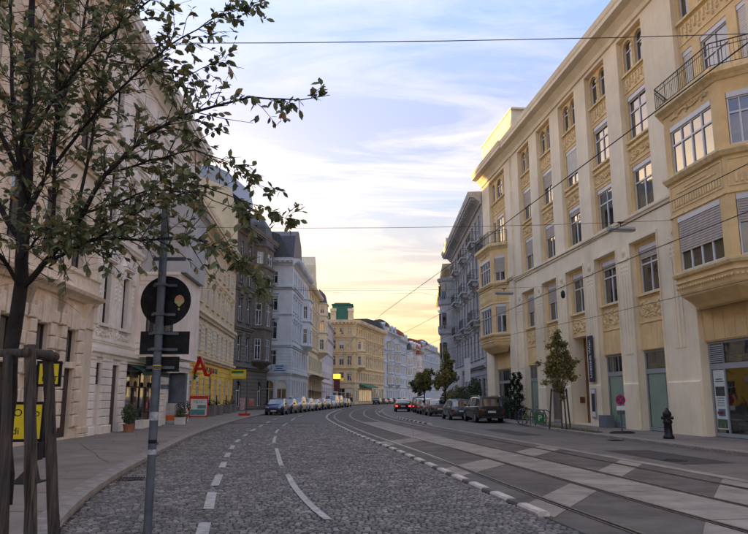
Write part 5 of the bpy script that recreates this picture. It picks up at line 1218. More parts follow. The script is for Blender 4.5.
    m = MB(); m.v = V; m.f = body; m.m = [0] * len(body); P.append(('body', m, 'paint', ()))
    m = MB(); m.v = [(x, y_ * 1.0, z_) for x, y_, z_ in V]; m.f = glassf; m.m = [0] * len(glassf); P.append(('window_glass', m, CARG, ()))
    fx, rx = st[-1][0], st[0][0]; wb = Lc * .30; wr = .34 if kind in ('suv', 'van') else .31
    for sx in (-wb, wb * 1.02):
        for sy in (-1, 1):
            yo = sy * (Wd + .005); yi = sy * (Wd - .22)
            t = MB(); t.M = Matrix.Translation((sx, 0, wr)); 
            pr = [(wr * .9, yi), (wr, yi + sy * .03), (wr, yo - sy * .03), (wr * .93, yo), (wr * .66, yo)]
            N = 18; vs = [(r_ * math.cos(6.2832 * k / N), y_, r_ * math.sin(6.2832 * k / N)) for r_, y_ in pr for k in range(N)]
            t.add(vs, [(a * N + k, a * N + (k + 1) % N, (a + 1) * N + (k + 1) % N, (a + 1) * N + k) for a in range(len(pr) - 1) for k in range(N)]); t.M = None
            rm = MB(); rm.M = Matrix.Translation((sx, 0, wr)); rm.disc(wr * .66, min(yo - sy * .03, yo - sy * .01), max(yo - sy * .03, yo - sy * .01), n=18)
            for k in range(5):
                a = 6.2832 * k / 5; rm.M = Matrix.Translation((sx, 0, wr)) @ Matrix.Rotation(a, 4, 'Y'); rm.box(.05, wr * .62, yo - sy * .012, yo + sy * .004, -.03, .03)
            rm.M = None
            P.append(('wheel', t, RUB, (('rim', rm, RIM),)))
            ar = MB(); N = 14; R1, R2 = wr + .02, wr + .085; y1 = sy * (Wd + .004); yv = sy * (Wd - .12)
            ar.M = Matrix.Translation((sx, 0, wr)); vs = []
            for k in range(N + 1):
                a = math.pi * k / N * 1.12 - .19; vs += [(R1 * math.cos(a), y1, R1 * math.sin(a)), (R2 * math.cos(a), y1 - sy * .012, R2 * math.sin(a)), (R1 * math.cos(a), yv, R1 * math.sin(a))]
            ar.add(vs, [(3 * k, 3 * k + 1, 3 * k + 4, 3 * k + 3) for k in range(N)] + [(3 * k, 3 * k + 3, 3 * k + 5, 3 * k + 2) for k in range(N)]); ar.M = None
            P.append(('wheel_arch', ar, BLKPL, ()))
    zr = st[0][2]; zl = zr - .17
    for sy in (-1, 1):
        h = MB(); hx = st[-2][0]; a = st[-2][4]
        h.add([(hx + .01, sy * a * .98, .66), (hx + .07, sy * a * .62, .63), (hx + .055, sy * a * .60, .76), (hx - .02, sy * a * .97, .80), (hx - .22, sy * (a + .05), .68), (hx - .26, sy * (a + .05), .80)], [(0, 1, 2, 3), (0, 3, 5, 4)]); P.append(('headlight', h, HEADL, ()))
        q = MB(); q.box(rx - .02, rx + .10, sy * st[1][4] * .74, sy * st[1][4] * 1.0, zl - .05, zl + .08); q.box(rx + .06, rx + .30, sy * st[1][4] * .97, sy * (st[1][4] + .035), zl - .04, zl + .09); P.append(('tail_light', q, 'tail', ()))
        mr = MB(); mx_ = .85 if kind != 'van' else 1.3; mr.cbox(mx_ - .06, mx_ + .08, sy * Wd, sy * (Wd + .17), st[7][2] + .02, st[7][2] + .17, .0); P.append(('wing_mirror', mr, 'paint', ()))
        for hx in (-.75, .35):
            dh = MB(); dh.box(hx, hx + .16, sy * (Wd - .012), sy * (Wd + .012), .80, .83); P.append(('door_handle', dh, BLKPL, ()))
    q = MB(); q.box(rx - .03, rx + .1, -.26, .26, zl - .09 if kind != 'sedan' else zl - .06, zl + .03 if kind != 'sedan' else zl + .06); P.append(('number_plate', q, PLATE, ()))
    q = MB(); q.box(fx - .06, fx + .025, -.26, .26, .36, .47); P.append(('number_plate', q, PLATE, ()))
    q = MB(); q.box(rx - .05, rx + .14, -Wd * .78, Wd * .78, .30, .46); P.append(('bumper', q, BLKPL, ()))
    q = MB(); q.box(fx - .10, fx + .02, -Wd * .5, Wd * .5, .50, .62); q.box(fx - .10, fx + .018, -Wd * .62, Wd * .62, .26, .36); P.append(('grille', q, BLKPL, ()))
    if kind == 'suv':
        q = MB()
        for sy in (-1, 1): q.tube([(-1.9, sy * .68, 1.68), (-1.7, sy * .69, 1.76), (.2, sy * .69, 1.76), (.5, sy * .68, 1.68)], .02, 5)
        P.append(('roof_rail', q, CHR, ()))
    return P
CP = {}
def car(kind, paint, x, y, heading, name, label, group=None, on=False):
    """heading: angle of the car's front, degrees from +X"""
    key = (kind, paint, on)
    if key not in CP:
        CP[key] = []
        for nm, mb_, mm, ch in CP.setdefault(('p', kind), car_proto(kind)):
            m_ = PAINTS[paint] if mm == 'paint' else (TAILON if on else TAILL) if mm == 'tail' else mm
            me = mb_.mesh(nm, m_)
            if nm in ('body', 'window_glass', 'wheel', 'wheel_arch'): me.polygons.foreach_set('use_smooth', [True] * len(me.polygons))
            if nm in ('body',):
                try: me.set_sharp_from_angle(angle=R(32))
                except Exception: pass
            CP[key].append((nm, me, [(cn, cm_.mesh(cn, cmat)) for cn, cm_, cmat in ch]))
    t = thing(name, label, 'van' if kind == 'van' else 'car', (x, y, .012), R(heading), group)
    for nm, me, ch in CP[key]:
        o = link(nm, me, t)
        for cn, cme in ch: link(cn, cme, o)
    return t
GLc = 'cars parked along the left kerb'; GRc = 'cars parked along the right kerb'; GFc = 'cars parked in front of the far palace'
def kerb_head(tab, y): return math.degrees(math.atan2(1, (interp(tab, y + 1) - interp(tab, y - 1)) / 2))
LC = [('hatch', 'navy', 68.0, 'dark blue hatchback parked nearest on the left, facing the camera'), ('hatch', 'grey', 73.6, 'dark grey hatchback right behind the dark blue one on the left'), ('suv', 'silver', 79.0, 'silver off-road car third in the left row, its pale bonnet showing'),
      ('hatch', 'white', 85.2, 'first white hatchback of the left row'), ('sedan', 'silver', 90.5, 'silver saloon in the left row just past the first white hatchback'), ('hatch', 'black', 96.3, 'black hatchback in the left row before the pale yellow house'),
      ('sedan', 'grey', 102, 'grey saloon in the left row just before the white van'), ('van', 'white', 108, 'tall white van in the left parking row'), ('van', 'slate', 114.5, 'slate-blue van parked behind the white van'),
      ('hatch', 'grey', 121, 'grey hatchback behind the slate-blue van'), ('sedan', 'silver', 126.5, 'silver saloon near the far end of the left row')]
rc = random.Random(9)
for kd, pt, y, lab in LC: y += rc.uniform(-.45, .45) if y > 70 else 0; car(kd, pt, interp(LK, y) + 1.12 + rc.uniform(-.12, .15), y, kerb_head(LK, y) + 180 + rc.uniform(-1.5, 1.5), 'parked_car' if kd != 'van' else 'parked_van', lab, GLc)
RC = [('suv', 'black', 7.45, 48.3, 'black estate-like off-road car with red tail lamps parked nearest on the right'), ('hatch', 'slate', 6.35, 54.0, 'slate-blue hatchback parked just ahead of the black car on the right'),
      ('sedan', 'taupe', 5.75, 64.6, 'taupe saloon parked before the trees on the right'), ('hatch', 'silver', 5.35, 71.5, 'silver hatchback ahead of the taupe saloon on the right'), ('suv', 'black', 5.6, 88, 'dark car farthest up the right parking row'), ('hatch', 'grey', 5.3, 79, 'grey hatchback parked under the street trees on the right')]
for kd, pt, x, y, lab in RC: car(kd, pt, x, y, kerb_head(RK, y), 'parked_car', lab, GRc)
car('sedan', 'darkred', 3.36, 84.2, 91, 'driving_car', 'dark saloon with glowing red tail lamps driving away in the middle of the street', on=True)
for i, (kd, pt, x, y, lab) in enumerate((('hatch', 'black', .9, 170, 'leftmost dark car in front of the ochre palace'), ('sedan', 'grey', 2.4, 176, 'grey saloon second in the far row by the ochre palace'), ('hatch', 'silver', 3.9, 182, 'silver hatchback in the far row before the ochre palace'),
      ('sedan', 'black', 5.6, 188.5, 'black saloon in the far row at the right end of the ochre palace'), ('hatch', 'navy', 7.2, 195, 'dark blue hatchback before the pale blue far house'), ('sedan', 'silver', 9.0, 202, 'silver saloon parked before the pale blue far house'), ('suv', 'black', 14.5, 206, 'black car at the far bend right of the driving saloon'))): car(kd, pt, x, y, kerb_head(LK, y), 'parked_car', lab, GFc)

# ------------------------------------------------------------------ street furniture
# sign pole seen from behind
sp = thing('traffic_sign_pole', 'grey steel pole with a round sign and two boards seen from behind, with stickers', 'sign', (-1.87, 6.0, .0))
pz = MB(); pz.cyl(0, 0, 0, 3.42, .035, n=18); pz.cyl(0, 0, 3.42, 3.45, .045, n=18); p_ = pz.build('pole', STEEL, sp, smooth=False)
MB().cyl(0, 0, 0.0, .05, .10, n=12).build('base_collar', STEEL, sp)
dz = 2.49
d_ = MB().disc(.222, .05, .058, .028, dz, 40).build('round_sign', SIGNK, sp)
def braces(zs, w_, cx=.02):
    for z in zs:
        q = MB(); q.box(cx - w_, cx + w_, .032, .05, z - .012, z + .012); q.box(-.047, .047, -.045, .05, z - .012, z + .012); q.build('bracket', STEEL, sp)
braces((dz + .135, dz - .125), .105)
MB().box(-.175, .255, .05, .058, 2.02, 2.22).build('sign_board', SIGNK, sp); braces((2.20, 2.06), .13, .03)
MB().box(-.115, .175, .05, .058, 1.87, 2.0).build('sign_board', SIGNK, sp); braces((1.905,), .12, .02)
MB().box(-.10, .19, .032, .05, 2.85, 2.88).build('bracket', STEEL, sp)
bal = MB(); bal.add([(.15 + .043 * math.cos(t) * (1 if math.sin(t) > -.5 else .6), .046, dz + .0 + .052 * math.sin(t) + .0) for t in [6.2832 * k / 20 for k in range(20)]], [tuple(range(20))]); bal.box(.142, .158, .044, .046, dz - .085, dz - .065)
def sticker_mat():
    m = bpy.data.materials.new('balloon_sticker'); m.use_nodes = True; n = NT(m.node_tree); p = m.node_tree.nodes['Principled BSDF']
    co = n.new('ShaderNodeTexCoord').outputs['Object']; sp_ = n.new('ShaderNodeSeparateXYZ', i_Vector=co); f = n.math('MULTIPLY', n.math('SUBTRACT', sp_.outputs[2], dz - .055), 9.0, True)
    c = n.ramp(f, [(0, (.45, .40, .15)), (.4, (.50, .48, .20)), (.6, (.62, .30, .16)), (1, (.65, .25, .18))]); n.l.new(c, p.inputs['Base Color']); p.inputs['Roughness'].default_value = .5; return m
bal.build('balloon_sticker', sticker_mat(), d_)
def wrap(z0, z1, m, nm='sticker'):
    q = MB(); q.cyl(0, 0, z0, z1, .0362, n=18); q.build(nm, m, p_)
wrap(1.885, 1.925, SYEL); wrap(1.46, 1.53, mat('pale_sticker', (.42, .42, .44), .6, var=.3, scale=30)); wrap(1.18, 1.22, MATS['pale_sticker']); wrap(1.27, 1.30, SIGNK)
q = MB(); q.cbox(.09, .23, .07, .15, 1.60, 1.86, .01); q.box(.04, .1, .0, .1, 1.72, 1.76); sb_ = q.build('grey_box', STEEL, sp); q = MB(); q.box(.13, .19, .15, .155, 1.65, 1.80)
# small second pole behind (bus stop post) on the pavement
sp2 = thing('slim_post', 'slim grey post standing on the pavement edge just behind the big sign pole', 'post', (-7.15, 23.3, .13)); MB().cyl(0, 0, 0, 2.9, .035, n=10).build('pole', STEEL, sp2); MB().cyl(0, 0, 0, .08, .09, n=10).build('base', STEEL, sp2)
# wooden tree stakes round the young tree
KS = .735
TX, TY = -4.02 * KS + .02, 7.75 * KS
st_ = thing('tree_stakes', 'weathered round wooden stakes with cross bars protecting the young tree', 'tree stakes', (0, 0, .13))
def U0(px, py, Y):
    u = (px - 374) / 690.; v = -(py - 267) / 690.; c, s_ = math.cos(TH), math.sin(TH); r = (u, c - v * s_, s_ + v * c); k = Y / r[1]; return (r[0] * k, Y, 1.52 + r[2] * k)
def post(q, p0, p1, r0, r1):
    n = 11; pts = []
    for i in range(n):
        t = i / (n - 1); pts.append((p0[0] + (p1[0] - p0[0]) * t + rng.uniform(-.003, .003), p0[1] + (p1[1] - p0[1]) * t + rng.uniform(-.003, .003), p0[2] + (p1[2] - p0[2]) * t))
    q.tube(pts, [r0 + (r1 - r0) * i / (n - 1) + rng.uniform(-.0025, .0025) for i in range(n)], 14)
for (xt, yt, D, sx, r_) in ((30, 345, 5.15, 30.5, .043), (47.5, 352, 5.55, 53.0, .043), (8, 355, 5.35, 4, .038), (-16, 350, 6.2, -24, .05)):
    tp = U0(xt, yt, D); bt = U0(sx, 500, D); k_ = (tp[2]) / (tp[2] - bt[2]); ft = (tp[0] + (bt[0] - tp[0]) * k_, D, 0)
    q = MB(); post(q, ft, tp, r_ * 1.04, r_ * .96); smooth(q.build('stake', WOOD, st_))
for a, c, r_ in (((-14, 353, 6.15), (29, 353, 5.12), .034), ((26, 352, 5.10), (55, 357, 5.62), .040), ((50, 354, 5.7), (-18, 353, 6.3), .034)):
    q = MB(); post(q, U0(*a), U0(*c), r_, r_); smooth(q.build('cross_bar', WOOD, st_))
# yellow advertising boards
def aboard(x, y, z, rot, w_, h_, lab, txts, name='advertising_board', stand=True):
    t = thing(name, lab, 'sign', (x, y, z), rot)
    q = MB(); q.box(-w_ / 2, w_ / 2, -.04, .04, 0, .07); q.box(-w_ / 2, w_ / 2, -.04, .04, h_ - .07, h_); q.box(-w_ / 2, -w_ / 2 + .07, -.04, .04, .07, h_ - .07); q.box(w_ / 2 - .07, w_ / 2, -.04, .04, .07, h_ - .07); q.build('frame', SIGNK, t)
    s_ = MB().box(-w_ / 2 + .06, w_ / 2 - .06, -.03, .03, .06, h_ - .06).build('poster', SYEL, t)
    for tx_, sz, px_, pz_ in txts: text(tx_, sz, SIGNK, s_, (px_, -.034, pz_), (R(90), 0, 0), depth=.002)
    return t
a1 = aboard(-8.66, 17.6, .57, R(12), .84, .98, 'black framed yellow advertising board standing on the pavement behind the tree stakes', [('di', .24, -.22, .26), ('o', .26, .24, .7), ('O', .26, -.2, .7)])
q = MB(); q.box(-.4, -.34, -.25, .25, -.43, .0); q.box(.34, .4, -.25, .25, -.43, .0); q.build('foot', SIGNK, a1)
a2 = aboard(-8.66, 18.6, 1.93, R(12), .62, .68, 'upper yellow advertising panel with black lettering above the framed board', [('EIS', .17, .03, .5), ('BOT', .2, .03, .2)])
q = MB(); q.box(-.06, .06, -.04, .04, -1.8, .0); q.box(-.25, .25, -.25, .25, -1.8, -1.74); q.build('foot', SIGNK, a2)
bs = tag(MB().prism([(-.3, -.25), (.3, -.25), (.3, .25), (-.3, .25)], 0, .03).add([(-.12, -.12, .03), (.25, -.12, .03), (.25, .12, .03), (-.12, .12, .03), (.20, 0, .42)], [(0, 1, 4), (1, 2, 4), (2, 3, 4), (3, 0, 4)]).build('rubber_sign_foot', BLKPL), 'black wedge-shaped rubber sign foot on the pavement behind the middle stake', 'sign foot'); bs.location = (-6.35, 13.0, .135)
# leaf shrub tool
def foliage(q, n, fn, s0, s1, rng, asp=.5):
    for i in range(n):
        x, y, z = fn(); s_ = rng.uniform(s0, s1); a = rng.random() * 6.28; e = rng.uniform(-1.1, 1.1)
        u = Vector((math.cos(a) * math.cos(e), math.sin(a) * math.cos(e), math.sin(e))); v = u.cross(Vector((rng.uniform(-1, 1), rng.uniform(-1, 1), rng.uniform(-.2, 1)))).normalized() * s_ * asp; u = u * s_
        c = Vector((x, y, z)); q.add([c - u, c + v, c + u, c - v], [(0, 1, 2, 3)])
def ellipf(cx, cy, cz, rx, ry, rz, rng, shell=.55):
    def f():
        while True:
            p = Vector((rng.uniform(-1, 1), rng.uniform(-1, 1), rng.uniform(-1, 1)))
            if shell < p.length < 1: return (cx + p.x * rx, cy + p.y * ry, cz + p.z * rz)
    return f
def potbush(x, y, lab, pw, ph, br, bh, potm, leafm=LEAFH, n=900, round_=True, cat='potted plant', gp=None):
    t = thing('potted_bush', lab, cat, (x, y, .13), 0, gp); q = MB()
    if round_: q.lathe([(pw * .38, 0), (pw * .5, ph * .9), (pw * .55, ph * .9), (pw * .55, ph), (pw * .48, ph), (pw * .46, ph * .92)], n=16)
    else: q.box(-pw / 2, pw / 2, -pw / 2, pw / 2, 0, ph); q.box(-pw / 2 - .02, pw / 2 + .02, -pw / 2 - .02, pw / 2 + .02, ph - .06, ph)
    q.build('pot', potm, t); rng_ = random.Random(int(x * 100)); q = MB(); foliage(q, n, ellipf(0, 0, ph + bh * .52, br, br, bh * .56, rng_, .35), .03, .06, rng_)
    for k in range(5): q.tube([(0, 0, ph - .05), (rng_.uniform(-.2, .2) * br, rng_.uniform(-.2, .2) * br, ph + bh * .6)], .015, 4)
    q.build('foliage', leafm, t); return t
p = (-10.95, 31.6); potbush(p[0], p[1], 'leafy bush in a terracotta pot right beside the dark brown house door', .52, .36, .36, .85, TERRA, LEAFH, 900)
p = LP(20.6, 1.0); potbush(p[0], p[1], 'small bush in a white box behind the restaurant menu boards', .5, .4, .3, .5, SWHITE, LEAFH, 400, False)
p = (-11.5, 41.9); potbush(p[0], p[1], 'rounded dark bush in a low terracotta bowl before the yellow house', .95, .55, .62, .85, TERRA, LEAFD, 900)
for s, lab in ((15.35, 'low cream block left of the restaurant entrance'), (17.7, 'low cream block right of the restaurant entrance')):
    o = tag(MB().cbox(-.45, .45, -.22, .22, 0, .42, .03).build('cream_block', LWHITE2), lab, 'block', 'cream blocks at the restaurant door'); p = LP(s, .35); o.location = (p[0], p[1], .13); o.rotation_euler.z = -1.53
ba = thing('warning_cylinder', 'white cylindrical roadwork marker with a broad orange band on the left pavement', 'roadwork marker', (-12.0, 41.6, .13)); q = MB(); q.lathe([(.42, 0), (.42, .12), (.36, .14), (.36, 1.15), (.30, 1.3), (.14, 1.42)], n=18); q.build('drum', mat('dull_white_plastic', (.5, .49, .5), .6, var=.15), ba, smooth=False); q = MB(); q.lathe([(.365, .22), (.365, .50)], n=18); q.build('orange_band', SORG, ba)
ab = thing('a_frame_sign', 'red framed A-board with a white and teal poster in front of the yellow house', 'sign', (-13.55, 54.4, .13), R(8)); q = MB()
for a, c, z0, z1 in ((-.7, .7, 0.05, .15), (-.7, .7, 1.42, 1.65), (-.7, -.62, .15, 1.42), (.62, .7, .15, 1.42)): q.box(a, c, -.05, .05, z0, z1)
q.build('frame', SRED, ab); MB().box(-.62, .62, -.03, .03, .15, 1.42).build('poster', SWHITE, ab); MB().box(-.6, .5, -.04, -.03, .2, .62).build('poster_print', STEAL, ab); MB().box(-.1, .55, -.04, -.03, .68, .95).build('poster_print', STEAL, ab); text('MENÜ', .3, STEAL, ab, (0, -.035, 1.18), (R(90), 0, 0), depth=.003)
q = MB(); q.box(-.66, -.6, .05, .6, 0, .05); q.box(.6, .66, .05, .6, 0, .05); q.build('foot', SRED, ab)
for x, y, lab in ((-13.6, 58.2, 'nearest concrete planter before the yellow house'), (-13.9, 62.0, 'second concrete planter before the yellow house'), (-14.4, 68.5, 'small third planter before the yellow house'), (-14.9, 73.6, 'planter beside the corner of the dark house')):
    t = thing('street_planter', lab, 'planter', (x, y, .13), 0, 'grey planters along the yellow house'); MB().prof([(-.42, 0), (.42, 0), (.5, .85), (-.5, .85)], -.5, .5).build('box', CONCD, t); q = MB(); rg = random.Random(int(y)); foliage(q, 160, ellipf(0, 0, 1.0, .35, .35, .35, rg, .2), .04, .08, rg); q.build('foliage', LEAFD, t); q = MB(); q.cyl(0, 0, .8, 1.7, .05, n=6); q.build('stem', BARK, t)
rw_ = thing('roadwork_sign', 'temporary sign on a slim pole with red base and white panel by the dark house', 'sign', (-10.95, 60.4, .13)); MB().cyl(0, 0, 0, 3.4, .045, n=8).build('pole', STEEL, rw_); MB().box(-.6, .3, -.25, .25, 0, .18).build('red_base', SRED, rw_); MB().box(-.55, -.15, -.1, .1, .5, 1.5).build('white_panel', mat('pale_red_print', (.5, .35, .35), .6, var=.3, scale=6), rw_); q = MB(); q.lathe([(.12, .75), (.25, .8), (.27, 1.2), (.2, 1.4), (.1, 1.42)], .38, 0, 12); q.build('litter_bin', mat('faded_red_bin', (.42, .18, .16), .6, var=.2), rw_)
# right side furniture
hy = thing('hydrant_bollard', 'black cast-iron hydrant standing alone on the right pavement', 'hydrant', (11.05, 26.6, .13)); q = MB(); q.lathe([(.20, 0), (.20, .10), (.15, .14), (.14, .55), (.17, .58), (.17, .66), (.13, .70), (.12, .82), (.16, .86), (.15, .96), (.08, 1.04), (.05, 1.10), (.02, 1.14)], n=16); smooth(q.build('body', IRON, hy)); q = MB(); q.tube([(-.22, 0, .76), (.22, 0, .76)], .06, 8); q.tube([(0, -.2, .76), (0, 0, .76)], .07, 8); q.build('outlet', IRON, hy)
ns = thing('no_stopping_sign', 'round red and blue no-stopping sign on a short post with a rubber foot', 'sign', (10.72, 30.6, .13)); q = MB(); q.cyl(0, 0, .08, 1.66, .03, n=8); q.build('pole', STEEL, ns); q = MB(); q.lathe([(.55, 0), (.55, .05), (.40, .10)], n=10); o_ = q.build('rubber_foot', BLKPL, ns); o_.scale = (1, .6, 1)
q = MB(); q.disc(.215, -.05, -.035, 0, 1.42, 32); q.build('sign_rim', SRED, ns); q = MB(); q.disc(.165, -.056, -.05, 0, 1.42, 32); q.build('sign_face', SBLUE, ns)
q = MB()
for a in (45, -45): q.M = Matrix.Translation((0, 0, 1.42)) @ Matrix.Rotation(R(a), 4, 'Y'); q.box(-.175, .175, -.064 - (a > 0) * .001, -.056, -.022, .022)
q.M = None; q.build('sign_cross', SRED, ns); MB().box(-.20, .20, -.05, -.04, .98, 1.16).build('white_plate', SWHITE, ns); MB().box(-.16, .16, -.05, .02, .80, .94).build('grey_plate', STEEL, ns)
pb_ = tag(MB().cbox(-.5, .5, 0, .4, 0, .62, .02).build('grey_flower_box', PLGREY), 'low blue-grey box standing against the shop bay beside the pilaster', 'planter'); pb_.location = rw(16.8, -.05, .13); pb_.rotation_euler.z = RB.rotation_euler.z
def spiral(x, y, lab):
    t = thing('spiral_topiary', lab, 'topiary', (x, y, .13), 0, 'spiral topiaries before the shop window'); q = MB(); q.prof([(-.28, 0), (.28, 0), (.36, .55), (-.36, .55)], -.36, .36); q.build('pot', BLKPL, t); q = MB(); q.cyl(0, 0, .5, 3.3, .05, .02, n=6); q.build('stem', BARK, t); q = MB(); rg = random.Random(int(x * 99))
    for i in range(1500):
        u = rg.random(); zc = .85 + u * 2.35; a = u * 3.2 * 6.283 + .6; r_ = .40 * (1 - u * .62); g_ = lambda: rg.gauss(0, .10 * (1.1 - u * .4))
        c = Vector((math.cos(a) * r_ * .55 + g_(), math.sin(a) * r_ * .55 + g_(), zc + g_() * .9)); s_ = .06; d_ = Vector((rg.uniform(-1, 1), rg.uniform(-1, 1), rg.uniform(-1, 1))).normalized() * s_; e_ = d_.cross(Vector((rg.random(), rg.random(), 1))).normalized() * s_ * .5; q.add([c - d_, c + e_, c + d_, c - e_], [(0, 1, 2, 3)])
    foliage(q, 300, ellipf(0, 0, .72, .55, .5, .25, rg, .1), .05, .08, rg); q.build('foliage', LEAFD, t)
p = rw(29.0, .75); spiral(p[0], p[1], 'nearer of the two spiral clipped conifers before the shop window'); p = rw(30.2, .75); spiral(p[0], p[1], 'farther of the two spiral clipped conifers before the shop window')
for k, (s, lab) in enumerate(((32.2, 'nearest rounded hedge cube in a dark box by the oriel shop'), (33.7, 'middle rounded hedge cube in a dark box by the oriel shop'), (35.3, 'farthest rounded hedge cube in a dark box, beside the black car'))):
    p = rw(s, .95); t = thing('hedge_box', lab, 'hedge', (p[0], p[1], .13), RB.rotation_euler.z, 'rounded hedges by the oriel shop'); MB().box(-.6, .6, -.4, .4, 0, .5).build('box', BLKPL, t); q = MB(); rg = random.Random(k)
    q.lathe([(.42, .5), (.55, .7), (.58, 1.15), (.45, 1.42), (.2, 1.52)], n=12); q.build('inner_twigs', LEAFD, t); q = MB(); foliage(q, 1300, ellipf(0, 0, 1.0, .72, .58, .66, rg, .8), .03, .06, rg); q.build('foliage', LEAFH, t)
# bicycle hoops, bicycle, small sign
for k in range(5):
    t = tag(MB().tube([(0, -.42, 0), (0, -.42, .62), (0, -.36, .76), (0, -.22, .84), (0, .22, .84), (0, .36, .76), (0, .42, .62), (0, .42, 0)], .03, 8).tube([(0, -.42, .4), (0, .42, .4)], .018, 6).build('bicycle_hoop', STEEL), ['farthest', 'second farthest', 'middle', 'second nearest', 'nearest'][k] + ' metal hoop of the bicycle rack beside the kerb', 'bicycle rack', 'bicycle rack hoops'); t.location = (9.15 + .05 * k, 42.6 - k * .85, .13); t.rotation_euler.z = R(72)
bk = thing('bicycle', 'dark bicycle with a yellow-green second frame leaning at the metal hoops', 'bicycle', (9.0, 40.3, .13), R(-8))
for x in (-.52, .52):
    q = MB(); q.tube([(x + .34 * math.cos(a), 0, .35 + .34 * math.sin(a)) for a in [6.2832 * i / 20 for i in range(21)]], .022, 6); w_ = q.build('wheel', RUB, bk); q = MB()
    for i in range(8): a = 6.2832 * i / 8; q.tube([(x, 0, .35), (x + .33 * math.cos(a), 0, .35 + .33 * math.sin(a))], .004, 3)
    q.build('spokes', STEEL, w_)
q = MB()
for a, c in (((-.52, 0, .35), (-.12, 0, .33)), ((-.12, 0, .33), (.34, 0, .78)), ((-.12, 0, .33), (-.25, 0, .85)), ((-.25, 0, .80), (.34, 0, .78)), ((-.52, 0, .35), (-.25, 0, .80)), ((.52, 0, .35), (.34, 0, .95))): q.tube([a, c], .018, 6)
q.build('frame', mat('lime_frame_paint', (.30, .34, .05), .4), bk); q = MB(); q.tube([(.30, -.28, 1.0), (.36, 0, .96), (.30, .28, 1.0)], .014, 6); q.build('handlebar', BLKPL, bk); q = MB(); q.box(-.38, -.14, -.06, .06, .86, .91); q.build('saddle', BLKPL, bk)
ps = thing('green_rack_sign', 'small green sign with a white letter hung at the bicycle rack', 'sign', (8.95, 38.1, .13)); MB().box(-.25, .25, -.02, .02, .15, .68).build('plate', SGREEN, ps); text('P', .42, SWHITE, ps, (0, -.025, .42), (R(90), 0, 0), depth=.003); q = MB(); q.cyl(-.22, .03, 0, .8, .02, n=6); q.cyl(.22, .03, 0, .8, .02, n=6); q.build('leg', STEEL, ps)
# planting bed with young street tree
bed = stuff(tag(MB().prism([(9.75, 31.0), (10.2, 31.6), (9.8, 39), (9.05, 38.6)], .13, .16).build('planting_bed', mat('bare_soil', (.09, .07, .05), .95, var=.3, scale=8, bump=.6)), 'narrow strip of soil at the kerb round the young tree', 'soil bed'))
q = MB(); rg = random.Random(6)
for i in range(260):
    u = rg.random(); x = 9.35 + (9.3 - 9.5) * u + rg.uniform(0, .7); y = 31.4 + u * 7; h = rg.uniform(.06, .25); a = rg.random() * 6.28
    q.add([(x, y, .15), (x + .02 * math.cos(a), y + .02 * math.sin(a), .15), (x + rg.uniform(-.08, .08), y + rg.uniform(-.08, .08), .15 + h)], [(0, 1, 2)])
stuff(tag(q.build('bed_weeds', LEAFT), 'sparse weeds and grass tufts in the soil strip', 'weeds'))

# ------------------------------------------------------------------ trees
def tree(x, y, lab, H, trunk_h, blobs, leafm, trunkr, nleaf, ls, seed, name='street_tree', lean=0, stakes=False, bark=BARK2, z=.13):
    rg = random.Random(seed); t = thing(name, lab, 'tree', (x, y, z)); q = MB(); top = max(b_[2] + b_[5] for b_ in blobs)
    q.tube([(0, 0, 0), (lean * .3, 0, trunk_h * .6), (lean, 0, trunk_h), (lean * 1.1, .05, trunk_h + (top - trunk_h) * .5), (lean * 1.2, 0, top * .94)], [trunkr, trunkr * .85, trunkr * .75, trunkr * .4, trunkr * .12], 8); q.build('trunk', bark, t)
    q = MB(); L_ = MB()
    for cx, cy, cz, rx, ry, rz, dens in blobs:
        nb = max(4, int(9 * dens))
        tips = []
        for i in range(nb):
            f = ellipf(cx, cy, cz, rx, ry, rz, rg, .45)(); hz_ = trunk_h * .85 + (f[2] - trunk_h) * rg.uniform(.15, .5); hz_ = max(trunk_h * .7, hz_)
            mid = ((lean + f[0]) / 2 + rg.uniform(-.15, .15), f[1] / 2, (hz_ + f[2]) / 2 + .1); q.tube([(lean, 0, hz_), mid, f], [trunkr * .35, trunkr * .22, trunkr * .08], 5)
            tips.append(f)
            for k in range(3):
                e = (f[0] + rg.gauss(0, rx * .28), f[1] + rg.gauss(0, ry * .28), f[2] + rg.gauss(0, rz * .25)); q.tube([mid, e], [trunkr * .12, trunkr * .04], 4); tips.append(e)
        n = int(nleaf * dens)
        fn = ellipf(cx, cy, cz, rx, ry, rz, rg, .2)
        def place():
            if rg.random() < .78:
                c = rg.choice(tips); s_ = .13 * max(rx, .6); return (c[0] + rg.gauss(0, s_), c[1] + rg.gauss(0, s_), c[2] + rg.gauss(0, s_ * .9))
            return fn()
        foliage(L_, n, place, ls * .6, ls, rg, .55)
    q.build('branches', bark, t); L_.build('crown', leafm, t)
    if stakes:
        for a in ((-.55, .3), (.5, .35), (.05, -.6)):
            q = MB(); q.tube([(a[0], a[1], 0), (a[0] * .7, a[1] * .7, 1.95)], .04, 8); q.build('stake', WOOD, t)
        q = MB(); q.tube([(-.42, .2, 1.85), (.4, .25, 1.85)], .03, 6); q.tube([(.4, .25, 1.85), (.04, -.45, 1.85), (-.42, .2, 1.85)], .03, 6); q.build('cross_bar', WOOD, t)
    return t
tree(9.2, 34.6, 'young round tree with olive autumn leaves tied to stakes before the entrance', 5, 1.7, [(-.05, 0, 2.75, .62, .6, .85, 1.0), (.05, 0, 3.6, .45, .42, .8, .6), (0, 0, 4.4, .22, .2, .45, .2), (.35, 0, 2.9, .36, .4, .5, .3), (-.4, 0, 3.0, .32, .4, .4, .25)], LEAFT, .045, 3400, .08, 3, stakes=True)
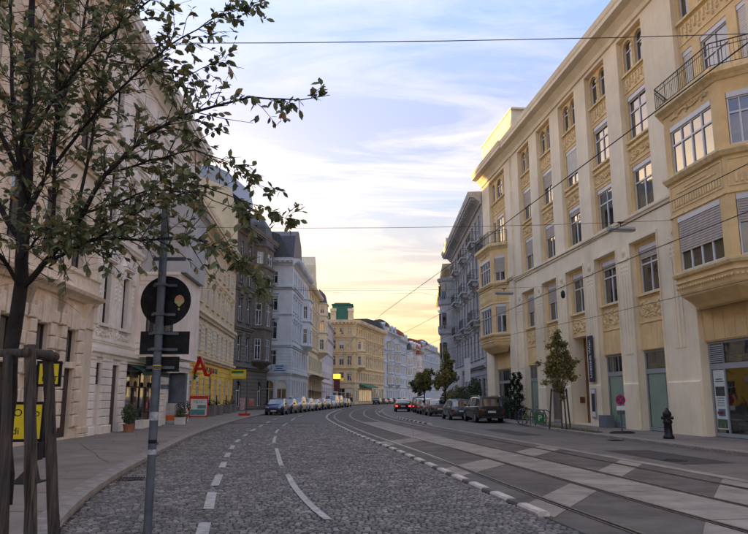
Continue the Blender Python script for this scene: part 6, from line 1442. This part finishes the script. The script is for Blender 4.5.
tree(6.45, 63.6, 'street tree with dark trunk beside the parked cars on the right', 5.2, 2.1, [(-.1, 0, 3.3, .85, .8, .9, 1.0), (.1, 0, 4.3, .55, .55, .75, .5), (.15, 0, 5.1, .25, .25, .5, .15), (-.6, 0, 2.9, .45, .5, .5, .3)], LEAFT, .09, 3600, .13, 5, bark=BARK)
tree(5.0, 69.5, 'broad olive tree left of the dark trunk on the right side', 4.5, 1.9, [(-.1, 0, 3.2, .85, .8, .85, 1.0), (.3, .3, 3.8, .5, .5, .6, .4)], LEAFT, .08, 3000, .14, 9, bark=BARK)
tree(6.9, 96, 'darker tree farther up the right kerb behind the olive trees', 5, 2.0, [(-.8, 0, 3.2, 1.1, 1.0, 1.1, 1.0), (.3, .5, 3.6, .8, .7, .8, .5)], LEAFH, .1, 2200, .19, 10, bark=BARK)
for k, (x, y, r_, h_, lab) in enumerate(((8.1, 62.5, 1.2, 2.4, 'first wild hedge shrub by the terrace past the cream house'), (8.0, 66, 1.4, 2.6, 'second wild hedge shrub by the terrace past the cream house'), (8.7, 60.6, .8, 3.1, 'tall dark shrub at the corner of the cream house'), (7.7, 70.5, 1.4, 2.2, 'farthest hedge shrub by the terrace'))):
    t = thing('terrace_shrub', lab, 'shrub', (x, y, .13), 0, 'shrubs screening the terrace'); q = MB(); rg = random.Random(40 + k); foliage(q, 1500, ellipf(0, 0, h_ * .5, r_ * .8, r_ * 1.3, h_ * .55, rg, .3), .07, .13, rg); q.build('foliage', LEAFH if k != 1 else LEAFT, t); q = MB()
    for i in range(5): q.tube([(rg.uniform(-.2, .2), rg.uniform(-.3, .3), 0), (rg.uniform(-.5, .5), rg.uniform(-.6, .6), h_ * .7)], .03, 4)
    q.build('stem', BARK, t)
for k, (x, y, z, w_, h_, rot, lab, pr) in enumerate(((8.1, 60.5, 3.0, 1.8, 2.0, 84, 'larger blank white banner on the grey house nearest the cream house', 0), (8.0, 66, 2.6, 2.8, 1.7, 84, 'white printed banner left of the blank one on the grey house', 1), (8.3, 75.5, 4.2, 1.0, 1.1, 5, 'white square sign with a black emblem above the trees', 2), (8.3, 75.5, 2.3, 1.0, 1.6, 5, 'pale sign panel hanging below the emblem sign', 3))):
    t = thing('shop_banner', lab, 'sign', (x, y, z), R(rot)); MB().box(-w_ / 2, w_ / 2, -.04, .04, 0, h_).build('panel', SWHITE, t)
    q = MB(); q.tube([(0, .04, h_ / 2), (0, 1.4 if rot > 50 else .4, h_ / 2)], .03, 5); q.build('bracket', STEEL, t)
    if rot > 50: t.rotation_euler.z = R(-84)
    if pr == 1: text('CAFE', .5, SIGNK, t, (0, -.05, .85), (R(90), 0, 0))
    if pr == 2:
        q = MB(); q.disc(.16, -.06, -.04, 0, .6, 7)
        for a in range(5): q.disc(.09, -.06, -.045, .2 * math.cos(a * 1.257 + .3), .6 + .2 * math.sin(a * 1.257 + .3), 6)
        q.build('emblem', SIGNK, t)
# the near autumn tree on the left
TD = 7.75
def U(px, py, Y):
    u = (px - 374) / 690.; v = -(py - 267) / 690.; c, s = math.cos(TH), math.sin(TH); r = (u, c - v * s, s + v * c); k = Y / r[1]; return Vector((r[0] * k, Y, 1.65 + r[2] * k))
nt_ = thing('autumn_tree', 'young tree with sparse dark green and browning leaves beside the sign pole, tied between stakes', 'tree', (TX, TY, .13)); O = Vector((TX, TY, .13)); rg = random.Random(77)
BR = [  # px, py, distance, radius (metres)
 ([(4, 505, 7.75), (6, 420, 7.75), (11, 350, 7.75), (19, 300, 7.75), (23, 240, 7.75), (27, 180, 7.75), (28, 110, 7.7), (30, 40, 7.7), (34, -60, 7.7), (38, -150, 7.7)], [.108, .105, .10, .098, .09, .085, .07, .055, .03, .012]),
 ([(22, 288, 7.75), (45, 262, 7.6), (72, 232, 7.4), (105, 175, 7.2), (150, 132, 7.0), (195, 112, 6.8), (250, 97, 6.7), (300, 100, 6.6), (330, 95, 6.6)], [.05, .042, .038, .032, .026, .02, .014, .008, .004]),
 ([(40, 266, 7.6), (75, 248, 7.4), (100, 238, 7.2), (140, 240, 7.1), (185, 236, 7.0), (225, 250, 6.9), (262, 285, 6.9)], [.03, .027, .022, .018, .013, .009, .004]),
 ([(72, 250, 7.5), (110, 232, 7.5), (150, 205, 7.6), (200, 185, 7.8), (240, 200, 7.9), (285, 218, 8.0)], [.025, .02, .016, .012, .008, .004]),
 ([(80, 215, 7.35), (110, 205, 7.2), (150, 190, 7.1), (200, 192, 7.0), (245, 215, 6.9)], [.02, .016, .012, .008, .004]),
 ([(25, 205, 7.75), (14, 130, 7.9), (12, 60, 8.0), (10, -10, 8.1), (4, -80, 8.1)], [.04, .035, .028, .02, .008]),
 ([(25, 215, 7.75), (48, 170, 7.7), (60, 110, 7.9), (78, 50, 8.0), (90, -10, 8.1), (100, -90, 8.2)], [.045, .038, .03, .024, .018, .006]),
 ([(50, 245, 7.6), (54, 180, 7.5), (56, 120, 7.4), (58, 50, 7.3), (62, -20, 7.2)], [.03, .026, .022, .016, .008]),
 ([(75, 228, 7.4), (92, 140, 7.5), (100, 80, 7.6), (120, 20, 7.8), (135, -30, 7.9)], [.028, .022, .018, .012, .006]),
 ([(55, 165, 7.8), (90, 120, 7.6), (130, 80, 7.4), (170, 45, 7.2), (210, 20, 7.1), (250, 5, 7.0)], [.028, .022, .018, .013, .008, .004]),
 ([(28, 140, 7.75), (60, 90, 7.4), (100, 40, 7.1), (150, 0, 6.9), (200, -40, 6.8)], [.03, .024, .018, .012, .005]),
 ([(20, 240, 7.8), (-10, 190, 7.7), (-50, 150, 7.6), (-110, 120, 7.5), (-170, 110, 7.4)], [.045, .04, .03, .02, .006]),
 ([(24, 190, 7.75), (-5, 120, 7.6), (-40, 60, 7.4), (-90, 10, 7.2)], [.04, .03, .02, .006]),
 ([(22, 290, 7.75), (0, 255, 7.4), (-30, 235, 7.0), (-80, 225, 6.6)], [.035, .028, .02, .006]),
 ([(27, 170, 7.75), (30, 120, 8.4), (50, 60, 9.0), (60, 10, 9.4)], [.04, .03, .02, .006]),
 ([(27, 200, 7.75), (20, 150, 7.1), (30, 100, 6.7), (25, 50, 6.5)], [.035, .026, .018, .005]),
 ([(110, 60, 7.7), (150, 70, 7.6), (190, 75, 7.5), (225, 60, 7.4)], [.014, .011, .008, .003]),
 ([(105, 175, 7.2), (150, 160, 7.3), (195, 150, 7.3), (235, 165, 7.3), (265, 190, 7.3)], [.02, .015, .011, .007, .003]),
 ([(20, 262, 7.75), (35, 240, 7.3), (50, 228, 7.0), (70, 226, 6.8)], [.02, .014, .009, .004])]
q = MB(); tips = []
for k, (pts, rad) in enumerate(BR):
    P3d = [U(p_[0], p_[1], p_[2] * KS) - O for p_ in pts]; rad = [r_ * .56 for r_ in rad]
    # smooth subdivision
    pp, rr_ = [], []
    for i in range(len(P3d) - 1):
        for s in range(3):
            t_ = s / 3; jit = Vector((rg.gauss(0, 1), rg.gauss(0, 1), rg.gauss(0, 1))) * (.006 if s else 0); pp.append(P3d[i].lerp(P3d[i + 1], t_) + jit); rr_.append(rad[i] + (rad[i + 1] - rad[i]) * t_)
    pp.append(P3d[-1]); rr_.append(rad[-1])
    if k == 0:
        tr = MB(); tr.tube([tuple(v) for v in pp], rr_, 12); o = smooth(tr.build('trunk', BARK, nt_))
    else: q.tube([tuple(v) for v in pp], rr_, 7)
    nmain = len(pp)
    for i in range(2, nmain):
        if k == 0 and i < 12: continue
        if rr_[i] > .052: continue
        for s in range((7 if (374 + 690 * (pp[i] + O).x / max(.5, (pp[i] + O).y)) > 215 else 4) if k else 2):
            d = (pp[i] - pp[i - 1]).normalized(); side = Vector((rg.gauss(0, 1), rg.gauss(0, 1), rg.gauss(0, 1) + .15)).normalized(); dd = (d * .8 + side * .9).normalized(); L = rg.uniform(.18, .46) * (1 if rr_[i] > .006 else .65)
            ax_ = 374 + 690 * (pp[i] + O).x / max(.5, (pp[i] + O).y)
            ay_ = 397 - 702 * ((pp[i] + O).z - 1.52) / max(.5, (pp[i] + O).y)
            if ax_ > 190 and rg.random() < (.7 if 150 < ay_ < 182 else .72 if 30 < ay_ < 84 else 0.0): continue
            if ax_ > 190: L *= .68
            if ax_ > 290: L *= .8
            p1 = pp[i] + dd * L * .5 + Vector((rg.gauss(0, .012), rg.gauss(0, .012), rg.gauss(0, .012))); p2 = pp[i] + dd * L + Vector((0, 0, rg.uniform(-.10, .08))); q.tube([tuple(pp[i]), tuple(p1), tuple(p2)], [min(rr_[i] * .5, .005), .0032, .0016], 4)
            tips.append((pp[i], p1, p2))
q.build('branches', BARK, nt_)
# leaves
lm = MB(); lv_ = [(0, 0, 0), (.30, .22, .03), (.62, .25, .02), (1, 0, -.06), (.62, -.25, .02), (.30, -.22, .03), (.5, 0, -.03)]
leafF = [(0, 1, 6), (1, 2, 6), (2, 3, 6), (0, 6, 5), (5, 6, 4), (4, 6, 3)]
one = MB(); one.add(lv_, leafF); leafme = one.mesh('leaf', LEAFG)
allleaf = []
def cam_px(p):
    p = p + O - Vector((0, 0, 1.65)); c, s = math.cos(TH), math.sin(TH); d = p.y * c + p.z * s; v = -p.y * s + p.z * c
    return (374 + 690 * p.x / d, 267 - 690 * v / d, d)
for (a, p1, p2) in tips:
    n = rg.randint(8, 15) if cam_px(a)[0] < 190 else rg.randint(5, 9)
    for i in range(n):
        t_ = rg.uniform(.2, 1.05); c = a.lerp(p1, t_ * 2) if t_ < .5 else p1.lerp(p2, t_ * 2 - 1); px_, py_, d_ = cam_px(c)
        if px_ > 60 and py_ > 318: continue
        if py_ > 345 or px_ > 333: continue
        if px_ > 190 and rg.random() < (.3 if 152 < py_ < 180 or 38 < py_ < 82 else 0.0): continue
        if px_ > 290 and py_ < 60: continue
        if py_ > 235 and px_ < 60 and rg.random() < .5: continue
        if rg.random() < (.42 if px_ < 90 and py_ < 200 else .12): continue
        dr = (p2 - a).normalized(); side = Vector((rg.gauss(0, 1), rg.gauss(0, 1), rg.gauss(0, .6))).normalized(); u = (dr * .6 + side * .8 + Vector((0, 0, -.25))).normalized()
        nrm = (Vector((0, 0, 1)) + Vector((rg.gauss(0, .6), rg.gauss(0, .6), 0))).normalized(); v = nrm.cross(u).normalized(); w_ = u.cross(v); s_ = rg.uniform(.052, .088)
        M = Matrix((u, v, w_)).transposed().to_4x4(); M.translation = c; M = M @ Matrix.Diagonal((s_, s_, s_, 1)); allleaf.append((s_ / max(d_, 1), M, 0 < px_ < 748 and 0 < py_ < 534))
allleaf.sort(key=lambda e: (-e[2], -e[0]))
rest = MB(); crown = MB()
for i, (k, M, vis) in enumerate(allleaf):
    if i < 300:
        o = link('leaf', leafme, nt_); o.matrix_local = M
    else: crown.M = M; crown.add(lv_, leafF)
crown.M = None; stuff(crown.build('foliage', LEAFG, nt_))
# dry twigs that read as a brown haze in the crown
q = MB()
for i in range(900):
    a, p1, p2 = rg.choice(tips); px_, py_, d_ = cam_px(a)
    if px_ > 150: continue
    c = a + Vector((rg.gauss(0, .12), rg.gauss(0, .12), rg.gauss(0, .12))); e = c + Vector((rg.gauss(0, .16), rg.gauss(0, .16), rg.gauss(.04, .12))); q.tube([tuple(c), tuple((c + e) / 2 + Vector((rg.gauss(0, .02), 0, rg.gauss(0, .02)))), tuple(e)], .0016, 3)
stuff(q.build('dry_twigs', BARK, nt_))
print('leaves', len(allleaf))

# ------------------------------------------------------------------ overhead wires and lamps
def wire(name, lab, pts, r, sag=0, grp='overhead wires'):
    P = []
    for a, c in zip(pts, pts[1:]):
        for i in range(8):
            t = i / 8; P.append((a[0] + (c[0] - a[0]) * t, a[1] + (c[1] - a[1]) * t, a[2] + (c[2] - a[2]) * t - sag * 4 * t * (1 - t)))
    P.append(pts[-1]); return tag(MB().tube(P, r, 5).build(name, CABLE), lab, 'wire', grp)
def trk(Y, off): p_ = bar(Y, off); return p_
wire('contact_wire', 'tram contact wire above the left track, running down the street', [trk(Y, 1.33) + (5.6,) for Y in (-10, 6, 20, 32, 44, 60, 76, 95, 120, 150, 185)], .009)
wire('contact_wire', 'tram contact wire above the right track, running down the street', [trk(Y, 4.1) + (5.6,) for Y in (-10, 6, 20, 32, 44, 60, 76, 95, 120, 150, 185)], .009)
wire('feeder_cable', 'feeder cable running beside the right facade towards the hanging lamps', [(10.2, 4, 5.9), (8.6, 24, 6.3), (7.6, 41, 6.6), (5.5, 62, 6.6), (3.2, 84, 6.6)], .014)
wire('feeder_cable', 'lower thin cable crossing before the big oriel', [(13.2, 10, 5.2), (9.6, 30, 5.1), (7.6, 45, 5.4), (4.8, 66, 5.6)], .010)
def span(Y, zl, zr, lab, dx=0, dz=0): xl = lin(LF, Y); xr = (RO[0] - .1125 * (Y + dx - 20)); return wire('span_wire', lab, [(xl, Y, zl), (xr, Y + dx, zr)], .009, .25)
span(12.8, 8.72, 9.18, 'highest span wire crossing the sky near the top of the picture')
span(26, 8.25, 8.85, 'span wire carrying the near hanging street lamp', 1.5)
span(42, 8.35, 8.4, 'span wire carrying the second hanging street lamp')
wire('span_wire', 'span wire meeting the contact wires over the middle of the street', [(-15.3, 74, 14), (-3.5, 70, 12.2), (4.6, 66, 11.6), (10, 70, 11.5)], .012, .1)
wire('span_wire', 'low span wire farther down the street', [(-14.5, 90, 16), (9.8, 86, 15.4)], .012, .2)
wire('span_wire', 'distant span wire before the white far houses', [(-10.2, 118, 9), (11.5, 118, 9)], .014, .2)
def lamp(x, y, z, lab, rot):
    t = thing('hanging_street_lamp', lab, 'street lamp', (x, y, z), R(rot), 'street lamps hung on wires'); q = MB(); q.prof([(-.17, -.02), (-.12, .08), (.12, .08), (.17, -.02), (.10, -.09), (-.10, -.09)], -.55, .55); q.build('housing', GREYP, t)
    q = MB(); q.box(-.46, .46, -.09, .09, -.115, -.09); q.build('lens', mat('lamp_lens', (.45, .45, .42), .3), t); q = MB(); q.cyl(0, 0, .08, .30, .02, n=6); q.box(-.12, .12, -.03, .03, .24, .30); q.build('hanger', IRON, t)
lamp(9.92, 26.95, 8.30, 'nearer grey street lamp hung on a wire before the cream house', 8); lamp(8.0, 42, 7.97, 'farther street lamp hung on a wire near the smaller oriel', 8)
ins = tag(MB().lathe([(.03, -.2), (.09, -.15), (.11, 0), (.09, .12), (.03, .2)], n=10).build('wire_insulator', IRON), 'small black insulator where two wires meet before the cream house', 'insulator'); ins.location = (9.13, 33, 6.55)

# ------------------------------------------------------------------ small road details
def grate(x, y, rz, w_, l_, lab):
    t = thing('drain_grate', lab, 'drain grate', (x, y, .016), rz); q = MB(); q.box(-w_ / 2, w_ / 2, -l_ / 2, l_ / 2, 0, .008); q.build('recess', JOINT, t)
    q = MB(); q.box(-w_ / 2 - .03, w_ / 2 + .03, -l_ / 2 - .03, -l_ / 2, 0, .018); q.box(-w_ / 2 - .03, w_ / 2 + .03, l_ / 2, l_ / 2 + .03, 0, .018)
    for k in range(9): q.box(-w_ / 2 + w_ * k / 8 - .012, -w_ / 2 + w_ * k / 8 + .012, -l_ / 2, l_ / 2, 0, .018)
    stuff(q.build('bars', IRON, t))
grate(-4.95, 14.6, R(14), .46, .46, 'rusty drain grate in the left gutter'); grate(9.35, 27.5, R(6), .4, .4, 'drain grate in the right gutter near the hydrant')
def manhole(x, y, z, lab):
    t = thing('manhole_cover', lab, 'manhole cover', (x, y, z)); q = MB(); q.cyl(0, 0, 0, .012, .33, n=28); q.build('ring', mat('worn_iron', (.06, .055, .05), .5, metal=.5, var=.3, scale=8), t); q = MB(); q.cyl(0, 0, .012, .016, .28, n=28)
    for i in range(-3, 4):
        for j in range(-3, 4):
            if i * i + j * j < 11: q.box(i * .07 - .02, i * .07 + .02, j * .07 - .02, j * .07 + .02, .016, .022)
    q.build('lid', MATS['worn_iron'], t)
manhole(-.2, 21.5, .018, 'round iron manhole cover in the middle of the cobbled lane'); manhole(8.0, 19.0, .006, 'round iron manhole cover in the lane right of the tram tracks')
PATCH = mat('fresh_asphalt_patch', (.060, .054, .048), .85, var=.15, scale=2, bump=.4, bscale=90)
def patch(pts, par, m=PATCH, z=.005, nm='asphalt_patch'): MB().add([(x, y, z) for x, y in pts], [tuple(range(len(pts)))]).build(nm, m, par)
patch([bar(17, 6.4), bar(17.2, 7.9), bar(21.5, 8.0), bar(21.6, 6.5)], lane); patch([bar(30, 6.9), bar(30, 8.1), bar(36.5, 8.3), bar(36.2, 7.1)], lane); patch([bar(12, 7.0), bar(12.2, 8.4), bar(14.0, 8.3), bar(13.9, 7.0)], lane)
rg = random.Random(12); CR = mat('crack_tar', (.018, .016, .015), .7)
def crack(fn, y0, a0, y1, a1, par, wd=.012):
    n = 16; L_ = []; q = MB(); w1 = 0
    for i in range(n + 1):
        t = i / n; w1 += rg.gauss(0, .05); p_ = fn(y0 + (y1 - y0) * t, a0 + (a1 - a0) * t + w1 * .6); L_.append(p_)
    for i in range(n):
        a, c = Vector(L_[i]), Vector(L_[i + 1]); d = (c - a).normalized(); nn = Vector((-d.y, d.x)) * wd * rg.uniform(.4, 1)
        q.add([tuple(a - nn) + (.0095,), tuple(a + nn) + (.0095,), tuple(c + nn) + (.0095,), tuple(c - nn) + (.0095,)], [(0, 3, 2, 1)])
    q.build('crack', CR, par)
for y0, a0, y1, a1 in ((10.4, 3.5, 10.9, 5.4), (12.5, .7, 12.0, 2.0), (16, 6.2, 25, 6.9), (20, 9.1, 34, 8.6), (13.6, 2.15, 13.2, 3.3), (18.5, 3.5, 18.9, 4.7), (21.5, .7, 22.4, 2.0), (24, 3.5, 25, 4.7), (30, 2.2, 36, 3.2), (12, 6.5, 19, 9.8)): crack(bar, y0, a0, y1, a1, tramz if a0 < 5.5 else lane)
pv_ = lambda y, a: (interp(LK, y) - .4 - a, y)
for y0, a0, y1, a1 in ((9, .3, 14, 2.2), (12, 1.2, 12.6, 4), (17, .2, 24, 2.8), (24, 1.0, 25, 3.2)):
    q0 = len(pav.children); crack(pv_, y0, a0, y1, a1, pav, .008)
    for c_ in pav.children: c_.location.z = .128
for k in range(16):   # pavement joint lines: slab band behind the kerb
    y = 6 + k * 1.9; MB().add([pv_(y, -.08) + (.1345,), pv_(y, .62) + (.1345,), pv_(y + .02, .62) + (.1345,), pv_(y + .02, -.08) + (.1345,)], [(0, 3, 2, 1)]).build('slab_joint', CR, pav)

STN = mat('oily_dark_stain', (.075, .066, .056), .6, var=.35, scale=4, bump=.3, bscale=60)
def stainmat():
    m = STN; n = NT(m.node_tree); p = m.node_tree.nodes['Principled BSDF']; co = n.new('ShaderNodeTexCoord').outputs['Generated']
    v = n.new('ShaderNodeVectorMath', operation='DISTANCE'); n.l.new(co, v.inputs[0]); v.inputs[1].default_value = (.5, .5, 0)
    nz = n.new('ShaderNodeTexNoise', i_Vector=n.new('ShaderNodeTexCoord').outputs['Object'], i_Scale=3.5, i_Detail=6.0)
    f = n.math('MULTIPLY', n.math('SUBTRACT', .5, v.outputs['Value'], True), 2.2, True); f = n.math('MULTIPLY', f, n.ramp(nz.outputs[0], [(.40, 0.0), (.62, .85)])); n.l.new(f, p.inputs['Alpha'])
stainmat()
rg = random.Random(31)
SP = []
for k in range(120):
    Y = 9 + 34 * rg.random() ** 1.1; o_ = rg.uniform(.3, 9.2); p_ = bar(Y, o_)
    if len(SP) > 17 or any(math.hypot(p_[0] - a, (p_[1] - c) * .45) < 1.25 for a, c in SP): continue
    SP.append(p_)
    if p_[0] > interp(RK, Y) - .5: continue
    w_, l_ = rg.uniform(.25, .8), rg.uniform(.6, 2.6); MB().add([(-w_, -l_, 0), (w_, -l_, 0), (w_, l_, 0), (-w_, l_, 0)], [(0, 1, 2, 3)]).build('oil_stain', STN, lane if o_ > 5.6 else tramz, (p_[0], p_[1], 0.0125), R(8 + rg.uniform(-8, 8)))
